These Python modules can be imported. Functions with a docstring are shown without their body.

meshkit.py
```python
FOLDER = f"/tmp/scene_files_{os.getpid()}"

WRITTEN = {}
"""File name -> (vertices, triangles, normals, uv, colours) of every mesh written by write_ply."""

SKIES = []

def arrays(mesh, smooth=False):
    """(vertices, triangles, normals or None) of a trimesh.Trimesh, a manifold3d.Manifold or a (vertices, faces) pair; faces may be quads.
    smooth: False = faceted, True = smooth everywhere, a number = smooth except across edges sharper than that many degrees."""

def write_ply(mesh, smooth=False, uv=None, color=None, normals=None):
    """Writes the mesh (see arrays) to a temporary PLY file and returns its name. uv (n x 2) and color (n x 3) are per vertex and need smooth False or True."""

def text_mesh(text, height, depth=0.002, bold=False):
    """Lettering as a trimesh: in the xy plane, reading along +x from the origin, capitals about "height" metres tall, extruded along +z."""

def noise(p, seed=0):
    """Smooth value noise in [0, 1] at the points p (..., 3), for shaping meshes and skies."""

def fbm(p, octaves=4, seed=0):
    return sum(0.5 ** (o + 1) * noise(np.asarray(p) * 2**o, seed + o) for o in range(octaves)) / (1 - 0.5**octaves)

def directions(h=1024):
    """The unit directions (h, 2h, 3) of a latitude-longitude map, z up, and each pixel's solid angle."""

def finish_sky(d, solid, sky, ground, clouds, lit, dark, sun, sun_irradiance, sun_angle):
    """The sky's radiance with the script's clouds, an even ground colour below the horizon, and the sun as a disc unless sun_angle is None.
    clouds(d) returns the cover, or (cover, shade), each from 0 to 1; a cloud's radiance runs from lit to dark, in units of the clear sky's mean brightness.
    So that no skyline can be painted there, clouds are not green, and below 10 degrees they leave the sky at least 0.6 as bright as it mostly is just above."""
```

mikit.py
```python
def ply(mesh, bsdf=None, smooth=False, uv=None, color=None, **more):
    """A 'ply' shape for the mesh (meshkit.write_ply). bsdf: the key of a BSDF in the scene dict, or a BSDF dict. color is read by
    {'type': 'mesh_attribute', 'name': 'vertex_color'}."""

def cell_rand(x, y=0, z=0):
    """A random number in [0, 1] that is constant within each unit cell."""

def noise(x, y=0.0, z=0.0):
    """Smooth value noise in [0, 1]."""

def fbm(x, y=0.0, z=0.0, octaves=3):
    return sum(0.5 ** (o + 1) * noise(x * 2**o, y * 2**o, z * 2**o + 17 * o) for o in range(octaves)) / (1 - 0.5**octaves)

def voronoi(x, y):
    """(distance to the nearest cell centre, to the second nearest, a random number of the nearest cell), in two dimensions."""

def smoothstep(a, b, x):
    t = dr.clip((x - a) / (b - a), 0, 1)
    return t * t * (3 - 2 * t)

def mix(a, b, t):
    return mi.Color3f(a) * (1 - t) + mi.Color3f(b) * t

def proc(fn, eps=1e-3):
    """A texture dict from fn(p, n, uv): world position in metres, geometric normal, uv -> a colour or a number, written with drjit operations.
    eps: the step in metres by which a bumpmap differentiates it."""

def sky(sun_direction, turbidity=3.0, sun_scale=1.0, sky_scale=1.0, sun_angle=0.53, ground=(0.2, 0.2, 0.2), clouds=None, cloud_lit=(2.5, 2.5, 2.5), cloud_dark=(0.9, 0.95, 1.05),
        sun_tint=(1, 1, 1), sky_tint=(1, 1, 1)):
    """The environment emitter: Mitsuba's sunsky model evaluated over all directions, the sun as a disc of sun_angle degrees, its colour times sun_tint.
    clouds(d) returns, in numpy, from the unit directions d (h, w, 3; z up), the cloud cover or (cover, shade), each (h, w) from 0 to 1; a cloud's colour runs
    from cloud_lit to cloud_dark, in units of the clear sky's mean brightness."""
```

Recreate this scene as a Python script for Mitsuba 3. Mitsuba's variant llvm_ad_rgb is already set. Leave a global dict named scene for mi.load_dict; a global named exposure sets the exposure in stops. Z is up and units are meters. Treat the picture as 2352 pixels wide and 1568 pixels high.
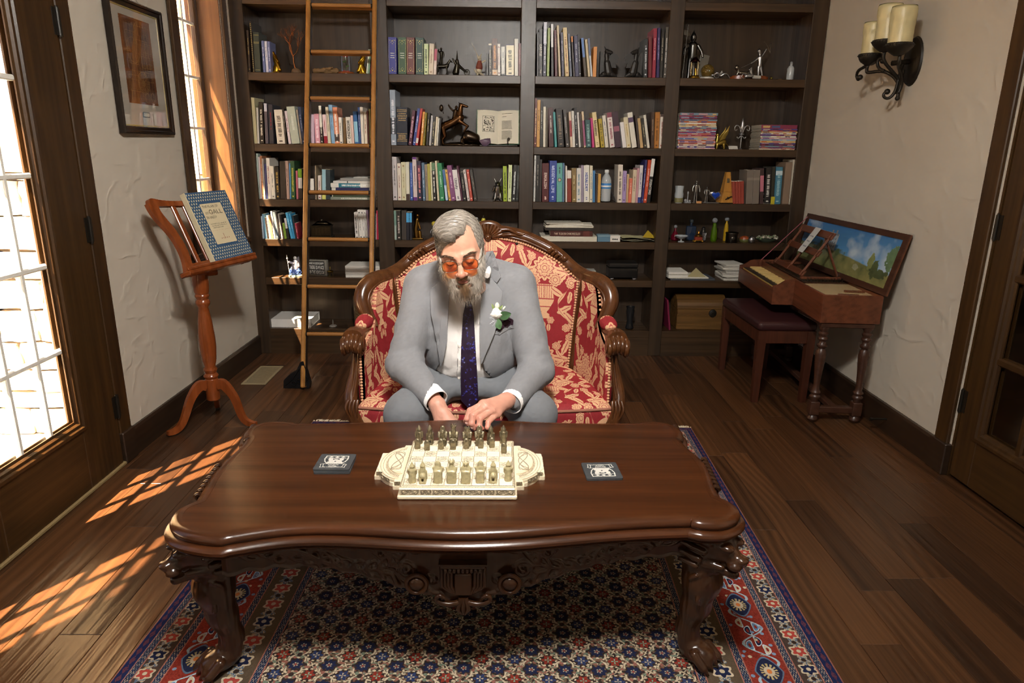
import math, random
import numpy as np, trimesh, drjit as dr, mitsuba as mi, mikit, meshkit
import manifold3d as m3
import shapely, shapely.geometry as sg, shapely.affinity as sa, shapely.ops as so
from scipy.spatial import cKDTree
from scipy.interpolate import CubicSpline, PchipInterpolator
from mikit import noise, fbm, voronoi, smoothstep, mix, cell_rand, proc

scene, labels = {}, {}
T4 = mi.ScalarTransform4f
# ---------------------------------------------------------------- camera
PITCH, YAW, ROLL, FPX, CAMH = 0.273714, 0.018867, 0.011835, 1571.96, 1.40
_f = np.array([math.sin(YAW)*math.cos(PITCH), math.cos(YAW)*math.cos(PITCH), -math.sin(PITCH)])
_r = np.array([math.cos(YAW), -math.sin(YAW), 0.0])
_u = np.cross(_r, _f)
_up = -_r*math.sin(ROLL) + _u*math.cos(ROLL)
_o = np.array([0, 0, CAMH])
scene['camera'] = {'type': 'perspective', 'fov': 2*math.degrees(math.atan(1176/FPX)), 'fov_axis': 'x', 'near_clip': 0.05, 'far_clip': 200.0,
                   'to_world': T4().look_at(origin=_o.tolist(), target=(_o+_f).tolist(), up=_up.tolist())}
# ---------------------------------------------------------------- sky and sun (through the french door), exposure
SUN = (-0.299, -0.427, 0.854)
scene['sky'] = mikit.sky(SUN, turbidity=3.5, sun_scale=56, sky_scale=4, sun_angle=0.6, ground=(0.35, 0.32, 0.28), sun_tint=(1.0, 0.86, 0.7))
exposure = 0.28

# ---------------------------------------------------------------- colour, materials
def lin(c):
    if isinstance(c, str):
        c = c.lstrip('#'); c = c if len(c) == 6 else ''.join(x*2 for x in c); c = [int(c[i:i+2], 16) for i in (0, 2, 4)]
    c = np.asarray(c, float)/255
    return np.where(c <= .04045, c/12.92, ((c+.055)/1.055)**2.4)
def rgb(c): return {'type': 'rgb', 'value': lin(c).tolist()}
VC = {'type': 'mesh_attribute', 'name': 'vertex_color'}
def pr(base, rough=.5, metallic=0.0, spec=.5, **kw):
    d = {'type': 'principled', 'base_color': base if isinstance(base, dict) else rgb(base), 'roughness': rough, 'specular': spec, **kw}
    if isinstance(metallic, dict) or metallic > 0: d['metallic'] = metallic
    return d
def two(b): return {'type': 'twosided', 'b': b}
def bump(b, fn, scale=1.0, eps=1e-3): return {'type': 'bumpmap', 'tex': proc(fn, eps), 'scale': scale, 'b': b}
# one material for every flat-coloured surface: colour per vertex, uv = (roughness, metallic)
scene['paint'] = pr({'type': 'mesh_attribute', 'name': 'vertex_color'}, proc(lambda p, n, uv: uv.x), proc(lambda p, n, uv: uv.y), .4)
FLAT = {'vc_matte': (.7, 0, None), 'vc_satin': (.38, 0, None), 'vc_gloss': (.14, 0, None), 'vc_metal': (.3, 1, None), 'vc_skin': (.45, 0, None), 'vc_leather': (.4, 0, None), 'vc_pewter': (.34, .75, None), 'vc_stone': (.3, 0, None), 'vc_slate': (.6, 0, None), 'vc_cloth': (.85, 0, None),
        'iron': (.42, .3, '#17140f'), 'iron_gloss': (.25, .2, '#121315'), 'white_metal': (.4, 0, '#d8d5cb'), 'bottle_plastic': (.14, 0, '#a9aeb0'), 'ceiling_paint': (.9, 0, '#cfc8ba'), 'plain_white': (.8, 0, '#d8d0c4'),
        'tan_metal': (.4, .2, '#8d7a55'), 'hall': (.9, 0, '#6a5a48'), 'patio': (.9, 0, '#b5ab9d'), 'mortar': (.9, 0, '#a49a8c'), 'cap': (.8, 0, '#d9d2c4'), 'siding': (.9, 0, '#c9b89a')}
# one wood material: uv.x picks the stain, uv.y the grain axis
WOODS = {}; GLOSSY = {'wood_table', 'wood_carve', 'wood_chair', 'wood_cherry'}
def wood_kind(name, axis, c0, c1): WOODS[name] = (len(WOODS), axis, lin(c0), lin(c1))
for _n, _a, _c, _d in (('wood_case_z', 2, '#1a120b', '#392a1b'), ('wood_case_x', 0, '#1e140b', '#402d19'), ('wood_door_z', 2, '#20140a', '#3d280f'), ('wood_door_y', 1, '#20140a', '#3d280f'),
                       ('wood_base_y', 1, '#1a110b', '#2b1e14'), ('wood_ladder', 2, '#7a4f22', '#a9773a'), ('wood_rung', 0, '#6e451d', '#a3713a'), ('wood_cherry', 2, '#58260e', '#85441f'), ('wood_harp', 1, '#3c1f12', '#653620'),
                       ('wood_harp_dark', 1, '#2a1710', '#3f261a'), ('wood_win', 2, '#3a2412', '#6d4a27'), ('wood_metro', 2, '#8a5a20', '#b98435'), ('wood_chest', 0, '#3d2812', '#6a4c26'), ('wood_table', 0, '#1a0d07', '#482510'), ('wood_chair', 2, '#2c170a', '#522f16'),
                       ('wood_carve', 2, '#1f0f08', '#38200f'), ('wood_bench', 2, '#2a130b', '#452011')):
    wood_kind(_n, _a, _c, _d)
def _woodf(p, n, uv):
    x = dr.select(uv.y < .5, p.x, dr.select(uv.y < 1.5, p.y, p.z)); u = dr.select(uv.y < .5, p.y, p.x); v = dr.select(uv.y < 1.5, p.z, p.y)
    w = noise(x*1.7, u*7, v*7+3.1)
    g = noise(x*2.4, u*60+w*6, v*60)
    h = noise(x*9, u*260, v*260)
    s_ = .5+.5*dr.sin((u+v*.7)*75+w*9)
    t = dr.clip(.5*g+.28*h+.22*s_, 0, 1)
    c0, c1 = mi.Color3f(0), mi.Color3f(0)
    for i, (k, a, b, c) in enumerate(WOODS.values()):
        m = dr.abs(uv.x-i) < .5
        c0 = dr.select(m, mi.Color3f(*b.tolist()), c0); c1 = dr.select(m, mi.Color3f(*c.tolist()), c1)
    return c0*(1-t)+c1*t
_GL = [i for i, k in enumerate(WOODS) if k in GLOSSY]
def _woodr(p, n, uv):
    r = mi.Float(.38)
    for i in _GL: r = dr.select(dr.abs(uv.x-i) < .5, .22, r)
    return r
scene['wood'] = pr(proc(_woodf), proc(_woodr), spec=.5)
scene['pane_glass'] = {'type': 'thindielectric', 'int_ior': 1.5}

# ---------------------------------------------------------------- scene helpers
_count = {}
def num(name):
    k = _count.get(name, -1)+1; _count[name] = k
    return name if k == 0 else f'{name}_{k:03d}'
def thing(name, label, cat, group=None):
    key = num(name); labels[key] = {'label': label, 'category': cat}
    if group: labels[key]['group'] = group
    return key
def struct(name, mesh=None, mat=None, **kw):
    key = num(name); labels[key] = {'kind': 'structure'}
    if mesh is not None: scene[key] = shape(mesh, mat, **kw)
    return key
def shape(mesh, mat, smooth=False, color=None, uv=None):
    v, f = np.asarray(mesh.vertices), np.asarray(mesh.faces)
    if np.einsum('ij,ij->', v[f[:, 0]]-v.mean(0), np.cross(v[f[:, 1]]-v[f[:, 0]], v[f[:, 2]]-v[f[:, 0]])) < -1e-9: mesh = TM(v, f[:, ::-1])
    if smooth not in (True, False):
        n0 = len(mesh.vertices)
        if color is not None and np.ndim(color) == 2 or uv is not None: smooth = True
        else: mesh = trimesh.graph.smooth_shade(TM(mesh.vertices, mesh.faces), angle=math.radians(smooth), facet_minarea=None); smooth = True
    n = len(mesh.vertices)
    if mat in WOODS:
        k = WOODS[mat]; return mikit.ply(mesh, 'wood', smooth, uv=np.tile([float(k[0]), float(k[1])], (n, 1)))
    if mat in FLAT:
        r, me, c = FLAT[mat]; c = lin(c) if color is None else np.asarray(color, float)
        return mikit.ply(mesh, 'paint', smooth, color=np.tile(c, (n, 1)) if c.ndim == 1 else c, uv=np.tile([r, float(me)], (n, 1)))
    return mikit.ply(mesh, mat, smooth, uv=uv)
def part(parent, name, mesh, mat, smooth=False, color=None, uv=None, label=None, kind=None):
    key = num(parent+'__'+name); scene[key] = shape(mesh, mat, smooth, color, uv)
    if label or kind:
        labels[key] = {}
        if label: labels[key]['label'] = label
        if kind: labels[key]['kind'] = kind
    return key
def one(name, label, cat, mesh, mat, group=None, **kw):
    key = thing(name, label, cat, group); scene[key] = shape(mesh, mat, **kw); return key

# ---------------------------------------------------------------- mesh helpers
def TM(v, f): return trimesh.Trimesh(np.asarray(v, float), np.asarray(f, int), process=False)
def cat(*ms):
    ms = [m for m in (ms[0] if len(ms) == 1 and isinstance(ms[0], (list, tuple)) else ms)]
    vs, fs, o = [], [], 0
    for m in ms:
        vs.append(np.asarray(m.vertices)); fs.append(np.asarray(m.faces)+o); o += len(m.vertices)
    return TM(np.vstack(vs), np.vstack(fs))
def ccat(pairs):
    """meshes with their own colour -> one mesh, colours per vertex"""
    m = cat([a for a, _ in pairs])
    c = np.vstack([np.tile(lin(k) if isinstance(k, (str, tuple)) else k, (len(a.vertices), 1)) if np.ndim(k) < 2 else k for a, k in pairs])
    return m, c
def hard(m):
    """split every face so that vertex colours and flat shading go together"""
    v = np.asarray(m.vertices)[np.asarray(m.faces).ravel()]
    return TM(v, np.arange(len(v)).reshape(-1, 3))
def bx(x0, x1, y0, y1, z0, z1, b=0.0):
    """box with chamfered edges"""
    c = np.array([(x0+x1)/2, (y0+y1)/2, (z0+z1)/2]); h = np.array([x1-x0, y1-y0, z1-z0])/2
    b = min(b, *(h*.49))
    if b <= 0:
        s = np.array([[i, j, k] for i in (-1, 1) for j in (-1, 1) for k in (-1, 1)])
        f = [[0, 1, 3], [0, 3, 2], [4, 6, 7], [4, 7, 5], [0, 4, 5], [0, 5, 1], [2, 3, 7], [2, 7, 6], [0, 2, 6], [0, 6, 4], [1, 5, 7], [1, 7, 3]]
        return TM(c+s*h, f)
    return _cbox(c, h, b)
_CB = None
def _cbox(c, h, b):
    global _CB
    if _CB is None:
        P = [np.array([i, j, k])*(1-.2*(np.arange(3) != a)) for i in (-1, 1) for j in (-1, 1) for k in (-1, 1) for a in range(3)]
        m = trimesh.Trimesh(P).convex_hull
        v = np.asarray(m.vertices); _CB = (np.sign(v), np.abs(v) > .9, np.asarray(m.faces))
    s, big, f = _CB
    return TM(c+s*np.where(big, h, h-b), f)
def bxc(cx, cy, cz, sx, sy, sz, b=0.0): return bx(cx-sx/2, cx+sx/2, cy-sy/2, cy+sy/2, cz-sz/2, cz+sz/2, b)
def R(axis, deg):
    return trimesh.transformations.rotation_matrix(math.radians(deg), axis)
def xf(m, M=None, t=None, s=None):
    v = np.asarray(m.vertices, float).copy()
    if s is not None: v = v*np.asarray(s)
    if M is not None: v = v@np.asarray(M)[:3, :3].T+(np.asarray(M)[:3, 3] if np.asarray(M).shape[0] == 4 else 0)
    if t is not None: v = v+np.asarray(t)
    f = np.asarray(m.faces)
    if s is not None and np.prod(np.broadcast_to(s, 3)) < 0: f = f[:, ::-1]
    return TM(v, f)
def rot(m, axis, deg, about=(0, 0, 0)):
    a = np.asarray(about, float); M = R(axis, deg)[:3, :3]
    return TM((np.asarray(m.vertices)-a)@M.T+a, m.faces)
def grid(P, closed_u=False, closed_v=False, flip=False):
    """P (nu, nv, 3) -> surface mesh"""
    P = np.asarray(P, float); nu, nv = P.shape[:2]
    i, j = np.meshgrid(np.arange(nu if closed_u else nu-1), np.arange(nv if closed_v else nv-1), indexing='ij')
    i2, j2 = (i+1) % nu, (j+1) % nv
    a, b, c, d = (x.ravel() for x in (i*nv+j, i2*nv+j, i2*nv+j2, i*nv+j2))
    f = np.vstack([np.stack([a, b, c], 1), np.stack([a, c, d], 1)])
    return TM(P.reshape(-1, 3), f[:, ::-1] if flip else f)
def lathe(prof, n=24, c=(0, 0, 0), arc=None):
    """prof [(r, z)] around z"""
    p = np.asarray(prof, float); a = np.arange(n)*2*np.pi/n
    P = np.stack([p[:, 0][None]*np.cos(a)[:, None], p[:, 0][None]*np.sin(a)[:, None], np.broadcast_to(p[:, 1], (n, len(p)))], -1)+np.asarray(c)
    m = grid(P, closed_u=True)
    v, f = list(np.asarray(m.vertices)), list(np.asarray(m.faces)); N = len(p)
    for k, e in ((0, 0), (N-1, 1)):
        if p[k, 0] > 1e-6:
            v.append(np.array([c[0], c[1], c[2]+p[k, 1]])); q = len(v)-1
            for i in range(n):
                a_, b_ = i*N+k, ((i+1) % n)*N+k
                f.append([q, b_, a_] if e == 0 else [q, a_, b_])
    return TM(v, f)
def smoothpath(pts, n=40, closed=False):
    p = np.asarray(pts, float)
    if closed: p = np.vstack([p, p[:1]])
    d = np.concatenate([[0], np.cumsum(np.linalg.norm(np.diff(p, axis=0), axis=1)**.5)])
    cs = CubicSpline(d, p, bc_type='periodic' if closed else 'natural')
    t = np.linspace(0, d[-1], n+1 if closed else n)
    return cs(t)[:-1] if closed else cs(t)
def frames(path, closed=False, up=None):
    p = np.asarray(path, float)
    if closed: t = np.roll(p, -1, 0)-np.roll(p, 1, 0)
    else: t = np.gradient(p, axis=0)
    t = t/np.maximum(np.linalg.norm(t, axis=1, keepdims=True), 1e-12)
    n = np.zeros_like(p)
    if up is not None:
        u = np.broadcast_to(np.asarray(up, float), p.shape); b = np.cross(t, u); b /= np.maximum(np.linalg.norm(b, axis=1, keepdims=True), 1e-9)
        return t, np.cross(b, t), b
    a = np.array([0, 0, 1.]) if abs(t[0, 2]) < .9 else np.array([1., 0, 0])
    n[0] = np.cross(np.cross(t[0], a), t[0]); n[0] /= np.linalg.norm(n[0])
    for i in range(1, len(p)):
        w = n[i-1]-t[i]*np.dot(n[i-1], t[i]); n[i] = w/max(np.linalg.norm(w), 1e-9)
    return t, n, np.cross(t, n)
def tube(path, r, n=10, closed=False, caps=True, squash=None, up=None):
    """round bar along path; r a number or one per point; squash (a, b) scales the two cross axes"""
    p = np.asarray(path, float); r = np.broadcast_to(np.asarray(r, float), (len(p),))
    t, u, b = frames(p, closed, up)
    a = np.arange(n)*2*np.pi/n; sx, sy = squash or (1, 1)
    P = p[:, None]+r[:, None, None]*(np.cos(a)[None, :, None]*u[:, None]*sx+np.sin(a)[None, :, None]*b[:, None]*sy)
    m = grid(P, closed_u=closed, closed_v=True, flip=True)
    if closed or not caps: return m
    v = np.vstack([m.vertices, p[:1], p[-1:]]); k = len(p)*n
    f = [[k, (i+1) % n, i] for i in range(n)]+[[k+1, (len(p)-1)*n+i, (len(p)-1)*n+(i+1) % n] for i in range(n)]
    m2 = TM(v, np.vstack([m.faces, f])); 
    return m2
def sweep(prof, path, closed=False, up=(0, 0, 1), caps=True, scale=None):
    """prof [(out, up)] closed outline swept along path; 'out' points to the right of travel seen from above"""
    p = np.asarray(path, float); pf = np.asarray(prof, float); t, n, b = frames(p, closed, up)
    s = np.ones(len(p)) if scale is None else np.asarray(scale, float)
    P = p[:, None]+s[:, None, None]*(pf[None, :, :1]*b[:, None]+pf[None, :, 1:2]*n[:, None])
    m = grid(P, closed_u=closed, closed_v=True)
    if closed or not caps: return m
    f = list(np.asarray(m.faces)); k = len(pf)
    tri = trimesh.creation.triangulate_polygon(sg.Polygon(pf), engine='earcut')[1]
    return TM(m.vertices, np.vstack([m.faces, tri[:, ::-1] if True else tri, tri+(len(p)-1)*k]))
def ext(poly, z0, z1):
    """shapely polygon in xy -> prism between z0 and z1"""
    gs = getattr(poly, 'geoms', [poly])
    return cat([xf(trimesh.creation.extrude_polygon(g, z1-z0, engine='earcut'), t=(0, 0, z0)) for g in gs if g.area > 1e-9])
def sheet(poly, d):
    return ext(poly, 0, d)
def ball(c, r, sub=2, s=(1, 1, 1)):
    m = trimesh.creation.icosphere(sub, 1.0); return xf(m, t=c, s=np.asarray(s)*r)
def cyl(p0, p1, r, n=14): return tube([p0, p1], r, n)
def ring(c, R_, r, n=28, k=8, axis=2):
    a = np.arange(n)*2*np.pi/n; z = a*0
    p = np.stack([np.cos(a)*R_, np.sin(a)*R_, z], 1)
    if axis == 0: p = p[:, [2, 0, 1]]
    if axis == 1: p = p[:, [0, 2, 1]]
    return tube(p+np.asarray(c), r, k, closed=True)
def hull(*balls):
    """convex hull of spheres (x, y, z, r)"""
    pts = [np.asarray(trimesh.creation.icosphere(1).vertices)*b[3]+np.asarray(b[:3]) for b in balls]
    h = trimesh.Trimesh(np.vstack(pts)).convex_hull
    return TM(h.vertices, h.faces)
def tomani(m): return m3.Manifold(m3.Mesh(np.asarray(m.vertices, np.float32), np.asarray(m.faces, np.uint32)))
def frommani(M):
    q = M.to_mesh(); return TM(q.vert_properties[:, :3], q.tri_verts)
def text(s, h, d=.001, bold=False, center=True):
    m = meshkit.text_mesh(s, h, d, bold); v = np.asarray(m.vertices).copy()
    if center: v[:, 0] -= (v[:, 0].min()+v[:, 0].max())/2
    return TM(v, m.faces)
def place(m, o, ex, ey, ez=None):
    """map local x, y, z onto world axes ex, ey, ez at o"""
    ex, ey = np.asarray(ex, float), np.asarray(ey, float); ez = np.cross(ex, ey) if ez is None else np.asarray(ez, float)
    return TM(np.asarray(o)+np.asarray(m.vertices)@np.stack([ex, ey, ez]), m.faces)
def nets(f, lo, hi, h):
    """smooth surface of f(p) < 0 on a grid of step h (naive surface nets), closed and outward"""
    lo, hi = np.asarray(lo, float), np.asarray(hi, float); n = np.ceil((hi-lo)/h).astype(int)+1
    ax = [lo[k]+h*np.arange(n[k]) for k in range(3)]
    F = np.empty(n)
    for i in range(n[0]):
        Y, Z = np.meshgrid(ax[1], ax[2], indexing='ij')
        F[i] = f(np.stack([np.full(Y.size, ax[0][i]), Y.ravel(), Z.ravel()], 1)).reshape(Y.shape)
    F[[0, -1]] = np.maximum(F[[0, -1]], h*.1); F[:, [0, -1]] = np.maximum(F[:, [0, -1]], h*.1); F[:, :, [0, -1]] = np.maximum(F[:, :, [0, -1]], h*.1)
    m = n-1; acc = np.zeros((*m, 3)); cnt = np.zeros(m)
    C = {(a, b, c): F[a:m[0]+a, b:m[1]+b, c:m[2]+c] for a in (0, 1) for b in (0, 1) for c in (0, 1)}
    for k in range(3):
        for a in (0, 1):
            for b in (0, 1):
                q = [a, b]; q.insert(k, 0); p0 = tuple(q); q[k] = 1; p1 = tuple(q)
                f0, f1 = C[p0], C[p1]; x = (f0 < 0) != (f1 < 0)
                t = np.where(x, f0/np.where(x, f0-f1, 1), 0)
                pos = np.zeros((*m, 3)); pos[...] = p0; pos[..., k] = t
                acc += pos*x[..., None]; cnt += x
    act = cnt > 0; idx = np.full(m, -1); idx[act] = np.arange(act.sum())
    V = (np.argwhere(act)+acc[act]/cnt[act][:, None])*h+lo
    Q = []
    for k in range(3):
        i, j = [a for a in range(3) if a != k]
        s0 = [slice(1, -1)]*3; s0[k] = slice(0, -1); s1 = list(s0); s1[k] = slice(1, None)
        f0, f1 = F[tuple(s0)], F[tuple(s1)]; x = np.argwhere((f0 < 0) != (f1 < 0)); inside = (f0 < 0)[tuple(x.T)]
        g = x.copy(); g[:, i] += 1; g[:, j] += 1
        def at(di, dj):
            q = g.copy(); q[:, i] -= di; q[:, j] -= dj; return idx[tuple(q.T)]
        quad = np.stack([at(1, 1), at(0, 1), at(0, 0), at(1, 0)], 1)
        fl = inside if k != 1 else ~inside
        quad[~fl] = quad[~fl][:, ::-1]; Q.append(quad)
    Q = np.vstack(Q); Q = Q[(Q >= 0).all(1)]
    return TM(V, np.vstack([Q[:, [0, 1, 2]], Q[:, [0, 2, 3]]]))
# distance functions for nets()
def sd_ball(p, c, r, s=(1, 1, 1)):
    s = np.asarray(s, float); q = (p-np.asarray(c))/(s*r); L = np.linalg.norm(q, axis=1)
    return (L-1)*r*s.min() if True else L
def sd_ell(p, c, R3, M=None):
    q = p-np.asarray(c)
    if M is not None: q = q@M
    R3 = np.asarray(R3, float); k0 = np.linalg.norm(q/R3, axis=1); k1 = np.linalg.norm(q/R3**2, axis=1)
    return k0*(k0-1)/np.maximum(k1, 1e-9)
def sd_cap(p, a, b, ra, rb):
    a, b = np.asarray(a, float), np.asarray(b, float); ba = b-a
    t = np.clip((p-a)@ba/max(ba@ba, 1e-12), 0, 1)
    return np.linalg.norm(p-a-t[:, None]*ba, axis=1)-(ra+(rb-ra)*t)
def sd_box(p, c, h, r=0.0, M=None):
    q = p-np.asarray(c)
    if M is not None: q = q@M
    q = np.abs(q)-np.asarray(h)+r
    return np.linalg.norm(np.maximum(q, 0), axis=1)+np.minimum(q.max(1), 0)-r
def smin(a, b, k):
    h = np.maximum(k-np.abs(a-b), 0)/k; return np.minimum(a, b)-h*h*k*.25
def smax(a, b, k): return -smin(-a, -b, k)
def rotm(x=0, y=0, z=0):
    return (R([0, 0, 1], z)@R([0, 1, 0], y)@R([1, 0, 0], x))[:3, :3]
# unseen ceiling lamps, placed out of view to light the room: radiance of the flush dome and of the spotlight aimed at the armchair
LAMP = [118.0, 112.0, 104.0]; SPOTL = [560., 537., 505.]
# ================================================================ the room
YB, YF, ZC = 4.95, -1.6, 2.75            # wall behind the bookcase, wall behind the camera, ceiling
def XL(y): return -1.682-.0205*(4.633-y)
def XR(y): return 2.045-.008*(4.633-y)
def _plaster(p, n, uv):
    a = fbm(p.x*9+p.z*2, p.y*9, p.z*7, 2)
    b = noise(p.x*38, p.y*38, p.z*30)
    ridge = smoothstep(.47, .5, a)*(1-smoothstep(.5, .6, a))
    return ridge*.9+.35*b*smoothstep(.45, .65, noise(p.x*4+5, p.y*4, p.z*4))
def _wallc(p, n, uv):
    return mix(lin('#b6ac9d').tolist(), lin('#beb5a6').tolist(), noise(p.x*2, p.y*2, p.z*2))
scene['plaster'] = bump(pr(proc(_wallc), .8, spec=.2), _plaster, .0032, 2e-3)

# floor: planks run away from the camera, each board its own piece with a narrow bevelled joint
def _floorc(p, n, uv):
    r1, r2 = uv.x, uv.y
    x, y = p.x+r1*7, p.y+r2*13
    w = fbm(x*5, y*1.1, r1*9, 2)
    cath = dr.sin((x*70+w*22+dr.square(x*3))*1.0)          # cathedral lines
    g = noise(x*190, y*5, 1.0)*.6+noise(x*520, y*9, 4.0)*.4
    t = dr.clip(.36+.34*(g-.45)+.16*cath*smoothstep(.35, .65, noise(x*6, y*.8, 2.0))+.5*(r1-.5)+.3*(w-.5), 0, 1)
    return mix(lin('#24150b').tolist(), lin('#553720').tolist(), t)
def _floorb(p, n, uv):
    return noise((p.x+uv.x*7)*190, (p.y+uv.y*13)*5, 1.0)*.7+noise(p.x*30, p.y*4)
scene['floor_oak'] = bump(pr(proc(_floorc), .36, spec=.45), _floorb, .0007, 1e-3)
struct('floor', bx(-1.95, 2.3, YF-.1, YB+.1, -.12, -.006), 'wood_base_y')
rg = random.Random(3); PW = .125; x = -1.80
while x < 2.08:
    y = YF-rg.uniform(0, .9)
    while y < YB:
        L = rg.choice([.62, .9, 1.15, 1.4, 1.75])*rg.uniform(.92, 1.08)
        a, b = max(y, YF), min(y+L, YB)
        if b-a > .03 and not (b < .9):
            m = bx(x+.0006, x+PW-.0006, a+.0005, b-.0005, -.01, 0, .0014)
            part('floor', 'plank', m, 'floor_oak', uv=np.tile([rg.random(), rg.random()], (len(m.vertices), 1)))
        elif b-a > .03:
            m = bx(x+.0006, x+PW-.0006, a, b, -.01, 0, .0014)
            part('floor', 'plank', m, 'floor_oak', uv=np.tile([rg.random(), rg.random()], (len(m.vertices), 1)))
        y += L
    x += PW
def yz_wall(poly, xin, xout, XF):
    m = ext(poly, 0, 1); v = np.asarray(m.vertices)
    return TM(np.stack([XF(v[:, 0])+xin+(xout-xin)*v[:, 2], v[:, 0], v[:, 1]], 1), np.asarray(m.faces)[:, ::-1] if xout > xin else m.faces)
DL0, DL1, DLT = .90, 2.885, 2.075        # left doorway (y range, head)
WL0, WL1, WLB, WLT = 3.885, 4.50, .82, 2.45
DR0, DR1, DRT = 1.86, 2.80, 2.08         # right doorway
pl = sg.box(YF, 0, YB, ZC).difference(sg.box(DL0, -.1, DL1, DLT)).difference(sg.box(WL0, WLB, WL1, WLT))
struct('wall_left', yz_wall(pl, 0, -.2, XL), 'plaster')
prr = sg.box(YF, 0, YB, ZC).difference(sg.box(DR0, -.1, DR1, DRT))
struct('wall_right', yz_wall(prr, 0, .16, XR), 'plaster')
struct('wall_back', bx(-2.0, 2.3, YB, YB+.15, 0, ZC), 'plaster')
struct('wall_front', bx(-2.1, 2.3, YF-.15, YF, 0, ZC), 'plaster')
struct('ceiling', bx(-2.1, 2.3, YF-.15, YB+.15, ZC, ZC+.15), 'ceiling_paint')

# baseboards
def base(xf_, sgn, y0, y1, t=.018, h_=.135):
    ys = np.linspace(y0, y1, 2)
    pf = [(0, 0), (t, 0), (t, h_-.012), (t-.006, h_), (0, h_)]
    P = np.array([[[xf_(y)+sgn*a, y, b] for a, b in pf] for y in ys])
    m = grid(P, closed_v=True); k = len(pf); v = np.asarray(m.vertices)
    caps = [[0, i, i+1] for i in range(1, k-1)]+[[k, k+i+1, k+i] for i in range(1, k-1)]
    return TM(v, np.vstack([m.faces, caps]))
struct('baseboard_left', base(XL, 1, 2.97, 4.62), 'wood_base_y')
struct('baseboard_left', base(XL, 1, YF, DL0-.1), 'wood_base_y')
struct('baseboard_right', base(XR, -1, 2.91, 4.62, .022, .14), 'wood_base_y')
struct('baseboard_right', base(XR, -1, YF, DR0-.1, .022, .14), 'wood_base_y')

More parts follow.
